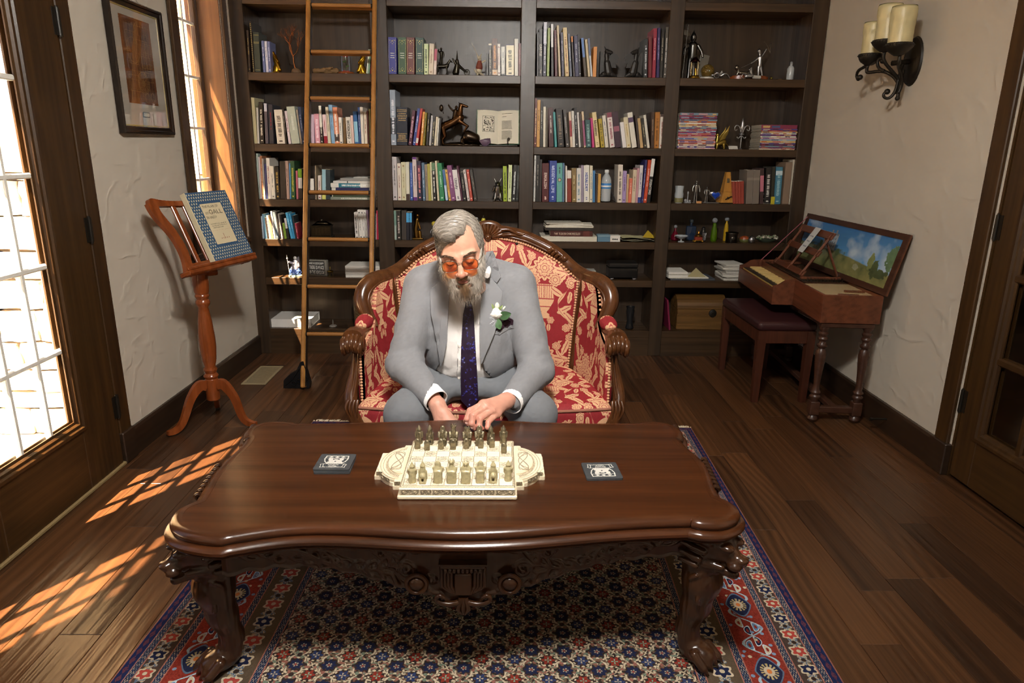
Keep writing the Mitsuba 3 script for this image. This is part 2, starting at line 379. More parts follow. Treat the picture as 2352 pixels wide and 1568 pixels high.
# ---------------------------------------------------------------- french door in the left wall
def casing(name, xf_, s, y0, y1, z0, z1, t=.018):
    def slab(a, b, c, d, tt, mat='wood_door_z'):
        xa = xf_((a+b)/2); return bx(min(xa, xa+s*tt), max(xa, xa+s*tt), a, b, c, d, .004)
    k = struct(name)
    part(k, 'upright', slab(y0, y0+.09, z0, z1, t), 'wood_door_z'); part(k, 'upright', slab(y1-.09, y1, z0, z1, t), 'wood_door_z')
    part(k, 'head', slab(y0, y1, z1, z1+.1, t), 'wood_door_y')
    return k
ct = casing('trim_1', XL, 1, DL0-.085, DL1+.085, .13, DLT-.005)
for y in (DL1-.01, DL0-.085): part(ct, 'plinth_block', bx(XL(y)-.002, XL(y)+.03, y, y+.1, 0, .15, .004), 'wood_base_y')
part(ct, 'jamb', bx(XL(DL1)-.19, XL(DL1)-.003, DL1-.012, DL1+.001, 0, DLT), 'wood_door_z')
part(ct, 'jamb', bx(XL(DL0)-.19, XL(DL0)-.003, DL0-.001, DL0+.012, 0, DLT), 'wood_door_z')
part(ct, 'head_jamb', bx(XL(DL0)-.15, XL(DL0)-.003, DL0, DL1, DLT-.012, DLT+.002), 'wood_door_y')
part(ct, 'threshold', bx(-1.80, XL(2)+.045, DL0, DL1, 0, .016, .005), 'tan_metal', label='worn tan door threshold')
def leaf(name, y0, y1, hinge_y, x0, x1, gy0, gy1, gz0, gz1, cols, rows, bars, bar_mat, hinge_zs, inner, glass='pane_glass', bar_t=.02):
    """door leaf between y0..y1 with a glazed opening gy0..gy1 x gz0..gz1"""
    k = struct(name); z0, z1 = .012, 2.062
    part(k, 'stile', bx(x0, x1, y0, gy0, z0, z1, .003), 'wood_door_z'); part(k, 'stile', bx(x0, x1, gy1, y1, z0, z1, .003), 'wood_door_z')
    part(k, 'rail', bx(x0, x1, gy0-.001, gy1+.001, z0, gz0, .003), 'wood_door_y'); part(k, 'rail', bx(x0, x1, gy0-.001, gy1+.001, gz1, z1, .003), 'wood_door_y')
    # stepped glazing bead around the opening, on the room side and behind
    for sgn, xs in ((1, inner), (-1, x0+x1-inner)):
        q = 1 if inner == max(x0, x1) else -1
        d = q*sgn
        pf = [(0, .012), (.014, .014), (.02, .006), (.03, .004), (.036, -.006), (.046, -.01), (.046, -.016), (0, -.016)]
        loop = np.array([[xs, gy0-.012, gz0-.012], [xs, gy1+.012, gz0-.012], [xs, gy1+.012, gz1+.012], [xs, gy0-.012, gz1+.012]])
        P = []
        for (yy, zz), (iy, iz) in zip([(gy0, gz0), (gy1, gz0), (gy1, gz1), (gy0, gz1)], [(1, 1), (-1, 1), (-1, -1), (1, -1)]):
            P.append([[xs+d*b*.9, yy+iy*(a-.016), zz+iz*(a-.016)] for a, b in pf])
        mm = grid(np.array(P), closed_u=True, closed_v=True)
        part(k, 'glazing_bead', mm, 'wood_door_z')
    xm = (x0+x1)/2; ys = np.linspace(gy0, gy1, cols+1); zs = np.linspace(gz0, gz1, rows+1) if bars is None else bars
    g = part(k, 'pane', TM([[xm, gy0, gz0], [xm, gy1, gz0], [xm, gy1, gz1], [xm, gy0, gz1]], [[0, 1, 2], [0, 2, 3]]), glass)
    for y in ys[1:-1]: part(k, 'muntin', bx(xm-bar_t*.6, xm+bar_t*.6, y-bar_t/2, y+bar_t/2, gz0, gz1, bar_t*.2), bar_mat)
    for z in zs[1:-1]: part(k, 'muntin', bx(xm-bar_t*.62, xm+bar_t*.62, gy0, gy1, z-bar_t/2, z+bar_t/2, bar_t*.2), bar_mat)
    for z in hinge_zs:
        s = 1 if inner == max(x0, x1) else -1
        h = cat(cyl([inner+s*.006, hinge_y, z-.05], [inner+s*.006, hinge_y, z+.05], .008, 10), *[cyl([inner+s*.006, hinge_y, z+q*.05], [inner+s*.006, hinge_y, z+q*.056], .0055, 8) for q in (-1, 1)],
                bxc(inner+s*.001, hinge_y, z, .004, .05, .1))
        part(k, 'hinge', h, 'iron', label='black butt hinge')
    return k
bars = [.293, .618, .953, 1.287, 1.622, 1.95]
leaf('door_1', 1.895, 2.868, 2.875, -1.745, -1.70, 2.12, 2.62, .293, 1.95, 3, 5, bars, 'white_metal', (.28, 1.06, 1.85), -1.70)
leaf('door_2', .912, 1.885, .908, -1.745, -1.70, 1.15, 1.65, .293, 1.95, 3, 5, bars, 'white_metal', (.28, 1.06, 1.85), -1.70)
part('door_1', 'astragal', bx(-1.70, -1.688, 1.872, 1.912, .012, 2.06, .004), 'wood_door_z')
part('door_1', 'handle', cat(bxc(-1.694, 1.95, .98, .012, .05, .2, .004), tube([[-1.69, 1.95, 1.0], [-1.65, 1.95, 1.0], [-1.645, 2.05, 1.0]], .009, 8)), 'iron')

# ---------------------------------------------------------------- recessed leaded window in the left wall
k = struct('window_1')
xa = XL(4.3)
for nm, m, mt in [('casing', bx(xa, xa+.018, WL0-.085, WL0, WLB-.02, WLT+.05, .004), 'wood_door_z'), ('casing', bx(xa-.003, xa+.02, WL1, WL1+.07, WLB-.02, WLT+.05, .004), 'wood_door_z'),
                  ('sill', bx(xa-.2, xa+.035, WL0-.11, WL1+.09, WLB-.03, WLB+.004, .005), 'wood_door_y'), ('apron', bx(xa-.002, xa+.02, WL0-.1, WL1+.08, WLB-.11, WLB-.03, .004), 'wood_base_y'),
                  ('reveal', bx(xa-.2, xa, WL1-.012, WL1+.002, WLB, WLT), 'wood_win'), ('reveal', bx(xa-.2, xa, WL0-.002, WL0+.012, WLB, WLT), 'wood_win'),
                  ('sash_stile', bx(xa-.16, xa-.125, WL1-.06, WL1-.012, WLB, WLT, .005), 'wood_door_z'), ('sash_stile', bx(xa-.16, xa-.125, WL0+.012, WL0+.06, WLB, WLT, .005), 'wood_door_z'),
                  ('sash_rail', bx(xa-.16, xa-.125, WL0, WL1, WLB, WLB+.06, .005), 'wood_door_y')]:
    part(k, nm, m, mt)
part(k, 'pane', TM([[xa-.143, WL0+.05, WLB], [xa-.143, WL1-.05, WLB], [xa-.143, WL1-.05, WLT], [xa-.143, WL0+.05, WLT]], [[0, 1, 2], [0, 2, 3]]), 'pane_glass')
for z in (.9, 1.2, 1.5, 1.79, 2.09, 2.38): part(k, 'muntin', bx(xa-.151, xa-.135, WL0+.05, WL1-.05, z-.007, z+.007), 'white_metal')
for y in (4.09, 4.29): part(k, 'muntin', bx(xa-.152, xa-.134, y-.007, y+.007, WLB, WLT), 'white_metal')

# ---------------------------------------------------------------- glazed door in the right wall, a dark hall behind it
ct = casing('trim_2', XR, -1, DR0-.09, DR1+.1, .14, DRT)
part(ct, 'plinth_block', bx(XR(2.9)-.03, XR(2.9)+.002, DR1-.005, DR1+.115, 0, .148, .004), 'wood_base_y')
part(ct, 'jamb', bx(XR(2.8)+.001, XR(2.8)+.15, DR1-.012, DR1+.001, 0, DRT), 'wood_door_z')
part(ct, 'jamb', bx(XR(2.8)+.001, XR(2.8)+.15, DR0-.001, DR0+.012, 0, DRT), 'wood_door_z')
leaf('door_3', 1.875, 2.785, 2.792, 2.035, 2.08, 2.0, 2.66, .241, 1.96, 3, 5, [.241, .585, .93, 1.273, 1.617, 1.96], 'wood_door_y', (.36, 1.115, 1.85), 2.035, bar_t=.034)
struct('wall_hall', cat(bx(3.2, 3.3, .8, 3.9, 0, 2.6), bx(2.2, 3.3, .8, .9, 0, 2.6), bx(2.2, 3.3, 3.8, 3.9, 0, 2.6), bx(2.2, 3.3, .8, 3.9, 2.5, 2.6), bx(2.25, 3.3, .8, 3.9, -.05, 0)), 'hall')
part('baseboard_right', 'doorstop', cat(cyl([XR(3.25)-.02, 3.28, .075], [XR(3.25)-.1, 3.28, .075], .005, 10), cyl([XR(3.25)-.1, 3.28, .075], [XR(3.25)-.112, 3.28, .075], .009, 10)), 'iron', smooth=40, label='dark rod doorstop')

# ---------------------------------------------------------------- outside the left door
struct('ground_outside', bx(-12, -1.95, -6, 4.9, -.8, -.7), 'patio')
wo = struct('wall_outside', bx(-7, -2.0, 4.86, 5.0, -.8, 1.22), 'mortar')
rg = random.Random(5); z = -.7
while z < 1.2:
    h_ = min(rg.choice([.13, .17, .21, .24]), 1.215-z); x = -4.6-rg.random()*.3
    while x < -2.05 and h_ > .05:
        w = rg.uniform(.26, .62); x2 = min(x+w, -2.02)
        if x2-x > .06:
            b = trimesh.creation.box(extents=[x2-x-.016, .07, h_-.016]).subdivide().subdivide()
            v = np.asarray(b.vertices).copy(); o = rg.random()*50
            v += (meshkit.noise(v*18+o)[:, None]-.5)*np.array([.02, .035, .02])
            v[:, 1] -= .02*meshkit.noise(v*5+o+9)
            mm = TM(v+[(x+x2)/2, 4.85, z+h_/2], b.faces)
            part(wo, 'stone', mm, 'vc_matte', smooth=True, color=np.clip(lin('#cfc5b8')*(.75+.5*meshkit.fbm(v*7+o, 3)[:, None]), 0, .9))
        x = x2
    z += h_
part(wo, 'cap_course', bx(-7, -2.0, 4.74, 4.95, 1.215, 1.28, .01), 'cap')
part(wo, 'siding', bx(-7, -2.0, 4.9, 5.0, 1.28, 4.2), 'siding')

part(wo, 'eave', bx(-2.19, -1.9, -2, 4.86, 2.93, 3.0), 'siding')  # out of view, shades the upper door and window from the sun
k = struct('trim_3')
part(k, 'brickmould', bx(-1.925, -1.9, DL1-.02, DL1+.06, -.1, DLT+.05), 'plain_white'); part(k, 'brickmould', bx(-1.925, -1.9, DL0-.06, DL0+.02, -.1, DLT+.05), 'plain_white')
cl = thing('ceiling_light', 'unseen round flush ceiling light, out of view above the camera', 'ceiling light')  # dome lamp out of view, placed to light the room from above
part(cl, 'frame', lathe([(.30, -.03), (.32, -.03), (.33, 0), (.30, 0)], 40, (0, .7, ZC-.001)), 'white_metal', smooth=40)
k = part(cl, 'diffuser', xf(lathe([(.3, 0), (.24, .03), (.12, .045), (0, .05)], 40), s=(1, 1, -1), t=(0, .7, ZC-.025)), 'white_metal', smooth=True)
scene[k]['emitter'] = {'type': 'area', 'radiance': {'type': 'rgb', 'value': [v*LAMP[3] if len(LAMP) > 3 else v for v in LAMP[:3]]}}
sp_ = thing('ceiling_spotlight', 'unseen white can spotlight, out of view, aimed to light the armchair', 'ceiling light')  # out of view, aimed to brighten the armchair and the middle bays
_o2, _t2 = np.array([0.05, .95, 2.62]), np.array([-.08, 3.7, 1.15]); _d = (_t2-_o2)/np.linalg.norm(_t2-_o2); _x = np.cross(_d, [0, 0, 1]); _x /= np.linalg.norm(_x); _y = np.cross(_d, _x)
def aim(m): return place(m, _o2, _x, _y, _d)
part(sp_, 'can', aim(lathe([(.0, -.04), (.13, -.04), (.135, -.03), (.135, .13), (.128, .13), (.126, -.028), (0, -.028)], 36)), 'white_metal', smooth=40)
part(sp_, 'stem', cyl(_o2-_d*.02, [_o2[0], _o2[1]-.02, ZC], .012), 'white_metal')
k = part(sp_, 'lens', aim(lathe([(.118, 0), (0, .0005)], 36)), 'white_metal')
scene[k]['emitter'] = {'type': 'area', 'radiance': {'type': 'rgb', 'value': SPOTL}}
# ================================================================ bookcase
BY, BB = 4.633, 4.935
BAYS = [(-1.597, -.818), (-.712, .122), (.215, 1.049), (1.140, 1.944)]
SZ = [2.29, 1.849, 1.416, 1.064, .802, .54, .181]
bc = thing('bookcase', 'tall built-in dark stained wooden bookcase covering the whole back wall', 'bookcase')
xs_ = [-1.69]+[v for b in BAYS for v in b]+[2.042]
part(bc, 'back_panel', bx(-1.69, 2.042, BB-.004, BB+.01, 0, ZC-.05), 'wood_case_z')
for i in range(0, 10, 2):
    a, b = xs_[i], xs_[i+1]
    part(bc, 'upright', bx(a, b, BY, BY+.022, 0, ZC-.05, .003), 'wood_case_z')
    if i > 0: part(bc, 'side_panel', bx(a, a+.018, BY+.02, BB, .1, ZC-.05), 'wood_case_z')
    if i < 8: part(bc, 'side_panel', bx(b-.018, b, BY+.02, BB, .1, ZC-.05), 'wood_case_z')
for (a, b) in BAYS:
    for z in SZ: part(bc, 'shelf', bx(a, b, BY+.001, BB, z-.048, z, .002), 'wood_case_x')
    part(bc, 'kickboard', bx(a, b, BY+.002, BY+.02, 0, SZ[6]-.048), 'wood_case_x')

# ---------------------------------------------------------------- books: x, width, lean, height in mm, colour, look | spine details
BOOKS = '''
#11
-1596 13 8 245 #2a2019 dark brown|p:#a08a4a
-1568 12 3 295 #1b1712 spiral-bound black|d:#b09a5a
-1554 36 6 233 #27302a dark green ledger|g:#9a8b52
-1503 15 3 184 #5a6690 slate blue|p:#c8ccd8
-1485 16 3 183 #b9bccb pale blue-white|p:#5a5a6a
-1467 15 5 181 #56608a dusky blue|p:#d8d8e0
-856 9 20 142 #cfd6c4 pale white-green|
-846 9 20 143 #7fa086 sage green|
-834 9 13 93 #8a3a32 brick red|
#12
-1598 20 3 282 #b5ae88 tall cream|
-1576 10 10 221 #c9c4ba slim white|
-1560 25 12 255 #17130f black|P:#d8d0bf
-1529 19 10 248 #4a4650 mottled grey|L:#b5b7c2:.8:1
-1502 28 10 240 #20222c charcoal|p:#8a2030
-1452 52 -5 210 #cfc6b6 thick off-white|P:#3a2f26
-1396 10 -5 217 #1d1a17 slim black|p:#c0b8a8
-1378 16 -12 203 #cdbfc0 pale pink|p:#6a4040
-1357 52 -18 229 #a3ab9c thick sage|p:#c9cfc4
-1302 11 -15 212 #8a8072 taupe|
-1290 18 -13 229 #1f2c48 navy|p:#8f9ab0
-1232 20 9 184 #b9a6b8 lilac|
-1203 31 1 189 #cf94a2 pink|P:#f0dbe0
-1170 17 -0 238 #2a2624 black and white|L:#d8d4c8:.45:1;P:#d8d4c8
-1146 23 -3 185 #d9c0bf blush|L:#8e1f2c:.03:.28;p:#8e1f2c
-1120 17 -6 230 #cfc6ae parchment|p:#5a5040
-1100 22 -7 244 #86aecd light blue|p:#4a6a90
-1076 29 -5 230 #d58c6c salmon|L:#3a302c:.08:.28;P:#fff0e0
-1046 19 -1 169 #dfdacd slim white|p:#303030
-1025 17 7 166 #5f4a2e brown|
-998 30 -2 171 #ddd5c6 white|T:WORKING:#1a1612
-966 14 -2 181 #d9b9ae pale peach|
-949 24 -4 206 #2f5f96 blue|L:#8fc0d6:.08:.7
-923 14 2 231 #243f70 deep blue|p:#c0c8d8
-906 18 0 233 #d9d2c2 ivory|
-885 18 0 203 #d6cbb6 cream|p:#7a3030
-865 9 0 211 #4a2420 maroon|
-855 11 5 223 #5c5a36 olive|
#13
-1604 11 10 290 #9fb0a8 pale teal|
-1591 11 8 268 #b8b0b4 pale lilac|
-1579 13 8 275 #9a6a4c russet|p:#e0c0a0
-1565 10 7 258 #8d8a86 grey|
-1554 12 6 224 #2f3560 navy|
-1540 22 6 262 #d5cfc4 white|p:#7a3a3a
-1514 23 2 211 #d9d3c2 off-white|p:#555
-1487 26 6 211 #17130e black|P:#b9974a
-1458 38 12 242 #231e1a thick black|
-1416 18 9 245 #a58a7c dusty pink|p:#503030
-1397 10 11 231 #5b93bd sky blue|
-1386 27 11 244 #22442a dark green|P:#a8a23e
-1354 13 7 183 #b3636c rose|
-1339 26 9 195 #2a2523 black|L:#6f9c2e:.72:1;L:#d8d8d0:.36:.71
-1268 31 8 136 #211d1b black|L:#d6d6ce:.35:.98
-1235 7 11 217 #24201e slim black|
-1227 8 11 219 #8e7f6a tan|
-1210 20 7 154 #d0c6bb white|p:#8a4a40
-1185 25 11 193 #c3c46a yellow-footed|L:#8fb5c0:.25:1
-1158 29 10 192 #26343a dark teal|
#14
-1599 10 0 149 #b9c6d0 icy white|
-1582 15 -7 163 #6f9db5 powder blue|
-1565 11 -7 139 #2c2622 black|
-1553 14 -8 154 #b9a58e beige|p:#5a3020
-1538 14 -8 149 #a5805a tan|
-1522 12 -10 182 #b9b4ac pale grey|
-1508 19 -11 174 #5d6a70 slate|p:#c8d0d4
-1487 11 -12 180 #221f1e slim black|
-1474 10 -12 166 #9a948c grey|
-1463 10 -10 160 #2a2623 dark|
-1451 14 -8 104 #7d9a3a lime|
-1436 15 -10 136 #2b2927 black|L:#cfcac2:.5:1
-1411 16 -25 173 #4fa0c4 bright blue|p:#cfe6ee
-1393 13 -21 166 #3d8fb8 azure|p:#bfe0ea
-1379 10 -11 154 #2a3134 charcoal|
-1366 11 -10 104 #a83a48 raspberry|p:#eed
-976 22 -2 180 #d4cec6 white|P:#2a2624
-949 21 -7 197 #d6d2c9 white|d2:#444
-926 18 -8 197 #d6d2c9 white|d2:#444
-906 17 -9 196 #d6d2c9 white|d2:#444
-887 11 -7 195 #9a7f96 mauve|
-847 12 7 172 #c9c4be white|
-833 17 6 193 #a3213e crimson|
#21
-715 51 5 216 #3a3d86 ornate blue|O:#b9a95c
-653 51 5 216 #2e4a34 ornate green|O:#b9a95c
-600 50 5 216 #5a2c2c ornate maroon|O:#b9a95c
-544 50 5 217 #23403c ornate teal|O:#b9a95c
-490 26 4 181 #c3cf9c pale green|P:#2a3a20
-462 29 10 182 #c9b9a2 cream|p:#8a6a50
-432 17 11 152 #cfbdb0 rosy|L:#a83a58:.55:1
-95 12 -1 131 #26221f black|
-79 20 -4 189 #2b2824 black|L:#cfc6b0:.94:.99;P:#8a806a
-58 33 -2 218 #4a2a1a brown|P:#c98a4a;L:#c9b090:.02:.16
-23 17 -3 187 #cfcac0 white|d2:#7a3a3a
-0 22 -2 171 #c9c9c0 pale grey|L:#3a3a3a:0:.06;p:#4a5a5a
30 50 -1 184 #2d2a6a indigo|L:#e0d8b8:.02:.98;P:#1a1612
84 23 -3 218 #cbc6b9 tall white|
109 16 -3 192 #561e24 wine red|p:#b08070
#22
-715 35 3 339 #8f99a6 silver-blue dust-jacketed|P:#e8e8ee;L:#222a34:.2:.5
-677 68 5 236 #191d2b navy leather|B:#b08f5a
-603 21 31 216 #4a1f30 plum|P:#d0a0b0
-576 18 38 228 #2a3a7a royal blue|p:#d8d8e8
-557 15 38 228 #b03a38 red|L:#d8d0c4:.06:.2
-526 14 22 208 #d08a3a amber|p:#fff
-510 12 20 204 #8c7a22 mustard|P:#1a1612
-488 14 17 202 #1e1a18 black|p:#c8b070
-469 14 18 186 #a8a6a4 silver grey|
-453 14 17 182 #221f1d black|P:#b5a880
-436 14 17 178 #cfc4a8 cream|
-420 8 15 171 #d5d0c2 white|
-410 8 17 173 #241f1d dark|
#23
-715 29 4 279 #b9b3b3 white|p:#3a3a3a
-682 24 2 238 #cfc4b4 cream|d2:#6a3030
-656 28 2 246 #c5c09e pale straw|d2:#7a5a30
-626 23 1 247 #cdc9b6 pale celery|L:#3a2a26:0:.17
-599 16 2 242 #3a5599 cobalt|p:#c0c8e0
-579 26 -1 278 #c8b8b4 blush white|L:#5a2a72:0:.08;L:#5a2a72:.95:1;p:#6a4a5a
-549 26 -3 254 #2e2a3c dark plum|L:#5a2f45:.5:.9;P:#e08a8a
-517 18 -3 244 #526a80 slate blue|p:#c8d8e0
-496 17 -5 233 #8d7f6e taupe|p:#403020
-478 17 -5 237 #a39a48 olive gold|
-460 11 -6 248 #cfc9a5 slim ivory|
-447 21 -7 244 #211f1c black|L:#5a7a5c:.8:1;P:#d8d4c8
-420 13 -13 256 #d0c4a6 buff|
-402 30 -16 242 #2f7a52 emerald|p:#b8dcc4
-365 16 -20 200 #4a6c9c steel blue|L:#b9cbe0:.02:.5
-344 15 -24 200 #d2a552 ochre|d2:#2a2a2a
-328 31 -27 227 #7a4870 purple|p:#d8b8d0
-294 32 -26 199 #d9d2cf white|T:Unruly:#2a2a3a
-261 12 -30 226 #4a2436 burgundy|p:#c8a8b0
-248 22 -21 185 #211d1c black|p:#b0a898
-220 16 -28 200 #cfc3bc white|d2:#555
-201 17 -26 202 #b34a3c red|d2:#e8d0c0
-175 19 -31 201 #3a3632 dark grey|p:#8a8478
19 25 -5 228 #90a42c lime|P:#3a4416
48 23 4 236 #c6cf9e pale yellow-green|p:#55603a
76 22 9 236 #252523 black|P:#d0d4d0
100 18 8 233 #202220 black|p:#5a625c
#24
-717 18 2 194 #6f8d80 sage|L:#9aa89e:0:.5
-696 28 -0 195 #25241f black|P:#b8a8a0
-665 31 4 196 #3a3531 dark grey cloth|
-633 19 4 184 #1c1d25 black|L:#4b9ccb:.64:.98
-611 16 3 184 #1c1d25 black|L:#4b9ccb:.64:.98
#31
225 13 -4 259 #1e1a17 black|
240 21 -6 278 #1d1a18 black|T:CASTLE:#c9c2b2
264 20 -2 315 #23223a navy|L:#b8bcc8:.6:1;P:#d8d8e0
289 15 0 284 #8fa05a lime tan|
318 15 -11 313 #1f1d1d black|L:#d0d0d0:.55:.98
342 15 -14 272 #4e1f2a maroon|p:#b08a5a
367 13 -23 300 #c4b291 buff|
385 16 -17 258 #38364a grey navy|p:#b8b8c8
407 24 -24 285 #cdb684 thick buff|P:#8a5a30
437 14 -23 252 #4c5568 blue grey|p:#c0c4cc
458 11 -23 236 #2f2722 dark|L:#c87a2a:.86:1
471 23 -18 240 #272547 navy|p:#b0b0c0
496 12 -20 251 #1d1a24 dark|p:#c8c8d0
528 16 -30 227 #3b2f22 brown|L:#4a6ea8:.5:1
553 14 -29 220 #c3b28e pale buff|
570 11 -29 225 #b9bcc0 white-blue|L:#4a5a80:.55:1
582 22 -1 179 #c8833c orange|
908 23 -10 229 #23292b slate black|P:#c8ccd0
937 20 -13 241 #5e2226 oxblood|
962 21 -9 290 #8b2a3c crimson|p:#d8a0a8
989 17 -12 293 #2c2852 indigo|p:#b0a8d0
1009 18 -6 292 #24221f black|p:#b0a890
1034 17 -5 298 #4a4844 grey|P:#c8c4bc
#32
216 16 0 299 #521c18 maroon|P:#d8b888
233 20 -0 290 #c0904a tan|p:#6a4a20
255 17 -1 282 #20201e black|p:#b8b4a8
276 16 -4 250 #d0c8b4 ivory|
293 13 -4 245 #4a4234 olive brown|
314 31 -12 244 #3b1a1c dark maroon|p:#c8c0b8
353 15 -18 217 #3f8a8c teal|
374 39 -22 239 #1f1b19 black leather|P:#7a6a58
426 21 -28 234 #3a3634 dark grey|p:#c0b8b0
455 15 -20 220 #c9b49c cream|L:#8a2a30:.3:.75
471 16 -17 226 #d0ccc0 white|p:#404040
489 17 -20 246 #1c1a1a black|p:#d0d0d0
511 12 -22 217 #c9c4bc white|
526 13 -22 210 #3a302a dark|
543 14 -25 223 #c0ac8c cream|L:#8a4a6a:.05:.75
559 32 -15 172 #2b4a4e dark teal|P:#8ab0a8
598 14 -20 183 #b83a72 hot pink|
621 27 -34 218 #d3bf8c straw|T:Monalion:#2a2014
656 23 -27 179 #a58e2a mustard|P:#3a300a
684 22 -30 200 #cfc8b8 off-white|p:#3a3a6a
715 32 -33 217 #cfc4bc white|L:#7a3a4a:.86:1;P:#8a3a4a
749 39 -35 221 #35202e dark plum|L:#8a5060:.45:.6
799 25 -28 159 #d6d0cc white|
825 28 -34 189 #cbbf9e cream|p:#a8862a
860 33 -44 218 #d3cdbf ivory|L:#4a3a56:.72:.86
898 14 -33 204 #332a26 dark|
915 20 -32 185 #bb9b6c tan|
938 20 -34 186 #2f2d27 dark olive|p:#b0a880
960 17 -40 206 #cfc9ba white|
982 20 -11 225 #38281f dark brown|p:#a08870
1003 30 -6 225 #a2692c orange-brown|P:#5a3410
1036 26 -4 213 #cfc5b8 white|L:#3a2a26:.92:1;p:#8a3a3a
#33
220 11 1 299 #c9c6be black-and-white edged|d2:#111
233 23 -0 299 #1d1b19 black|p:#8a8478
257 15 -0 274 #2c2624 dark|
277 44 -4 250 #4a1a1c maroon|T:ENGLISH:#d8c0b4
324 47 -2 266 #2c3f86 blue|T:MEDIEVAL LIFE:#c8d0e8
375 37 -5 251 #5f9c92 teal green|c:#2a3a36
413 11 -5 252 #4f6a86 dull blue|
434 10 -8 234 #d0c8bc white|
446 27 -8 205 #7c2f22 rust|L:#d8d0c4:.75:1
478 29 -10 219 #7d6840 olive tan|p:#c8b890
508 29 -7 220 #cfcbc2 white|P:#5a7a90
539 17 -9 238 #8d8292 grey purple|
558 35 -10 239 #d8d4c9 white|T:HERALDRY:#2a3a8a
595 19 -8 237 #cfc6ac ivory|p:#5a6a8a
616 17 -8 205 #3d6f9c blue|
634 13 -3 187 #3a2c22 dark|
648 18 -3 185 #c0934a golden|
781 31 -6 245 #d0c4b4 off-white|P:#4a4038
813 24 -4 206 #9a84ae lilac|p:#4a3a5a
839 14 -1 185 #b99a74 tan|
854 20 0 159 #c86a52 coral|p:#f0d0c0
876 24 -0 214 #c6b49a cream|p:#6a4a30
901 15 -0 225 #b88a90 rose|
917 21 3 243 #cfc6c4 white|L:#2a3a7a:.0:.15;p:#2a3a7a
941 13 10 278 #2a2a5c navy|p:#c0c0d8
955 21 16 278 #b8452a vermilion|p:#f0d8c8
977 23 16 285 #1d1c1c black|L:#d2cec6:.6:1;T2:FIGHTING:#d8d4cc
#43
1562 14 -18 145 #8a3a2e red|
1578 16 -16 145 #8a3a2e red|
1596 17 -16 145 #8a3a2e red|
1615 20 -15 147 #8a3a2e red|
1645 43 -13 220 #6c635a grey cloth|L:#7c7266:.7:.78
1689 43 -13 220 #6c635a grey cloth|L:#7c7266:.7:.78
1739 24 -20 231 #3a2a2a dark|L:#b06a78:.35:.8
1770 38 -11 238 #1f1d1c black|P:#c8c4bc
1811 20 -14 243 #2a2a22 dark green|L:#c9b83a:.0:.2
1834 45 -9 241 #3d7086 blue|P:#8ab0b8;L:#b8c8cc:.78:.9
1890 44 -6 274 #7a6858 taupe|L:#5a4a40:.0:.02
1938 13 -7 291 #b8b0a0 cream|
'''
BAYN = ['', 'ladder bay', "bay behind the man", 'bay with the water bottle', 'bay nearest the right-hand wall']
SHN = ['', 'top', 'second', 'third', 'fourth']
ORD = ['first', 'second', 'third', 'fourth', 'fifth', 'sixth']
def zdash(rg, w, h, z0, z1, wd, step=(.004, .010)):
    """a run of small bars that reads as distant spine lettering"""
    ms, z = [], z1
    while z > z0+.004:
        L = rg.uniform(.0022, .005); 
        if rg.random() > .16: ms.append(bx(w/2-wd*rg.uniform(.6, 1)/2, w/2+wd*rg.uniform(.6, 1)/2, -.0006, .0005, z-L, z))
        z -= L+rg.uniform(.0012, .0022)
    return ms
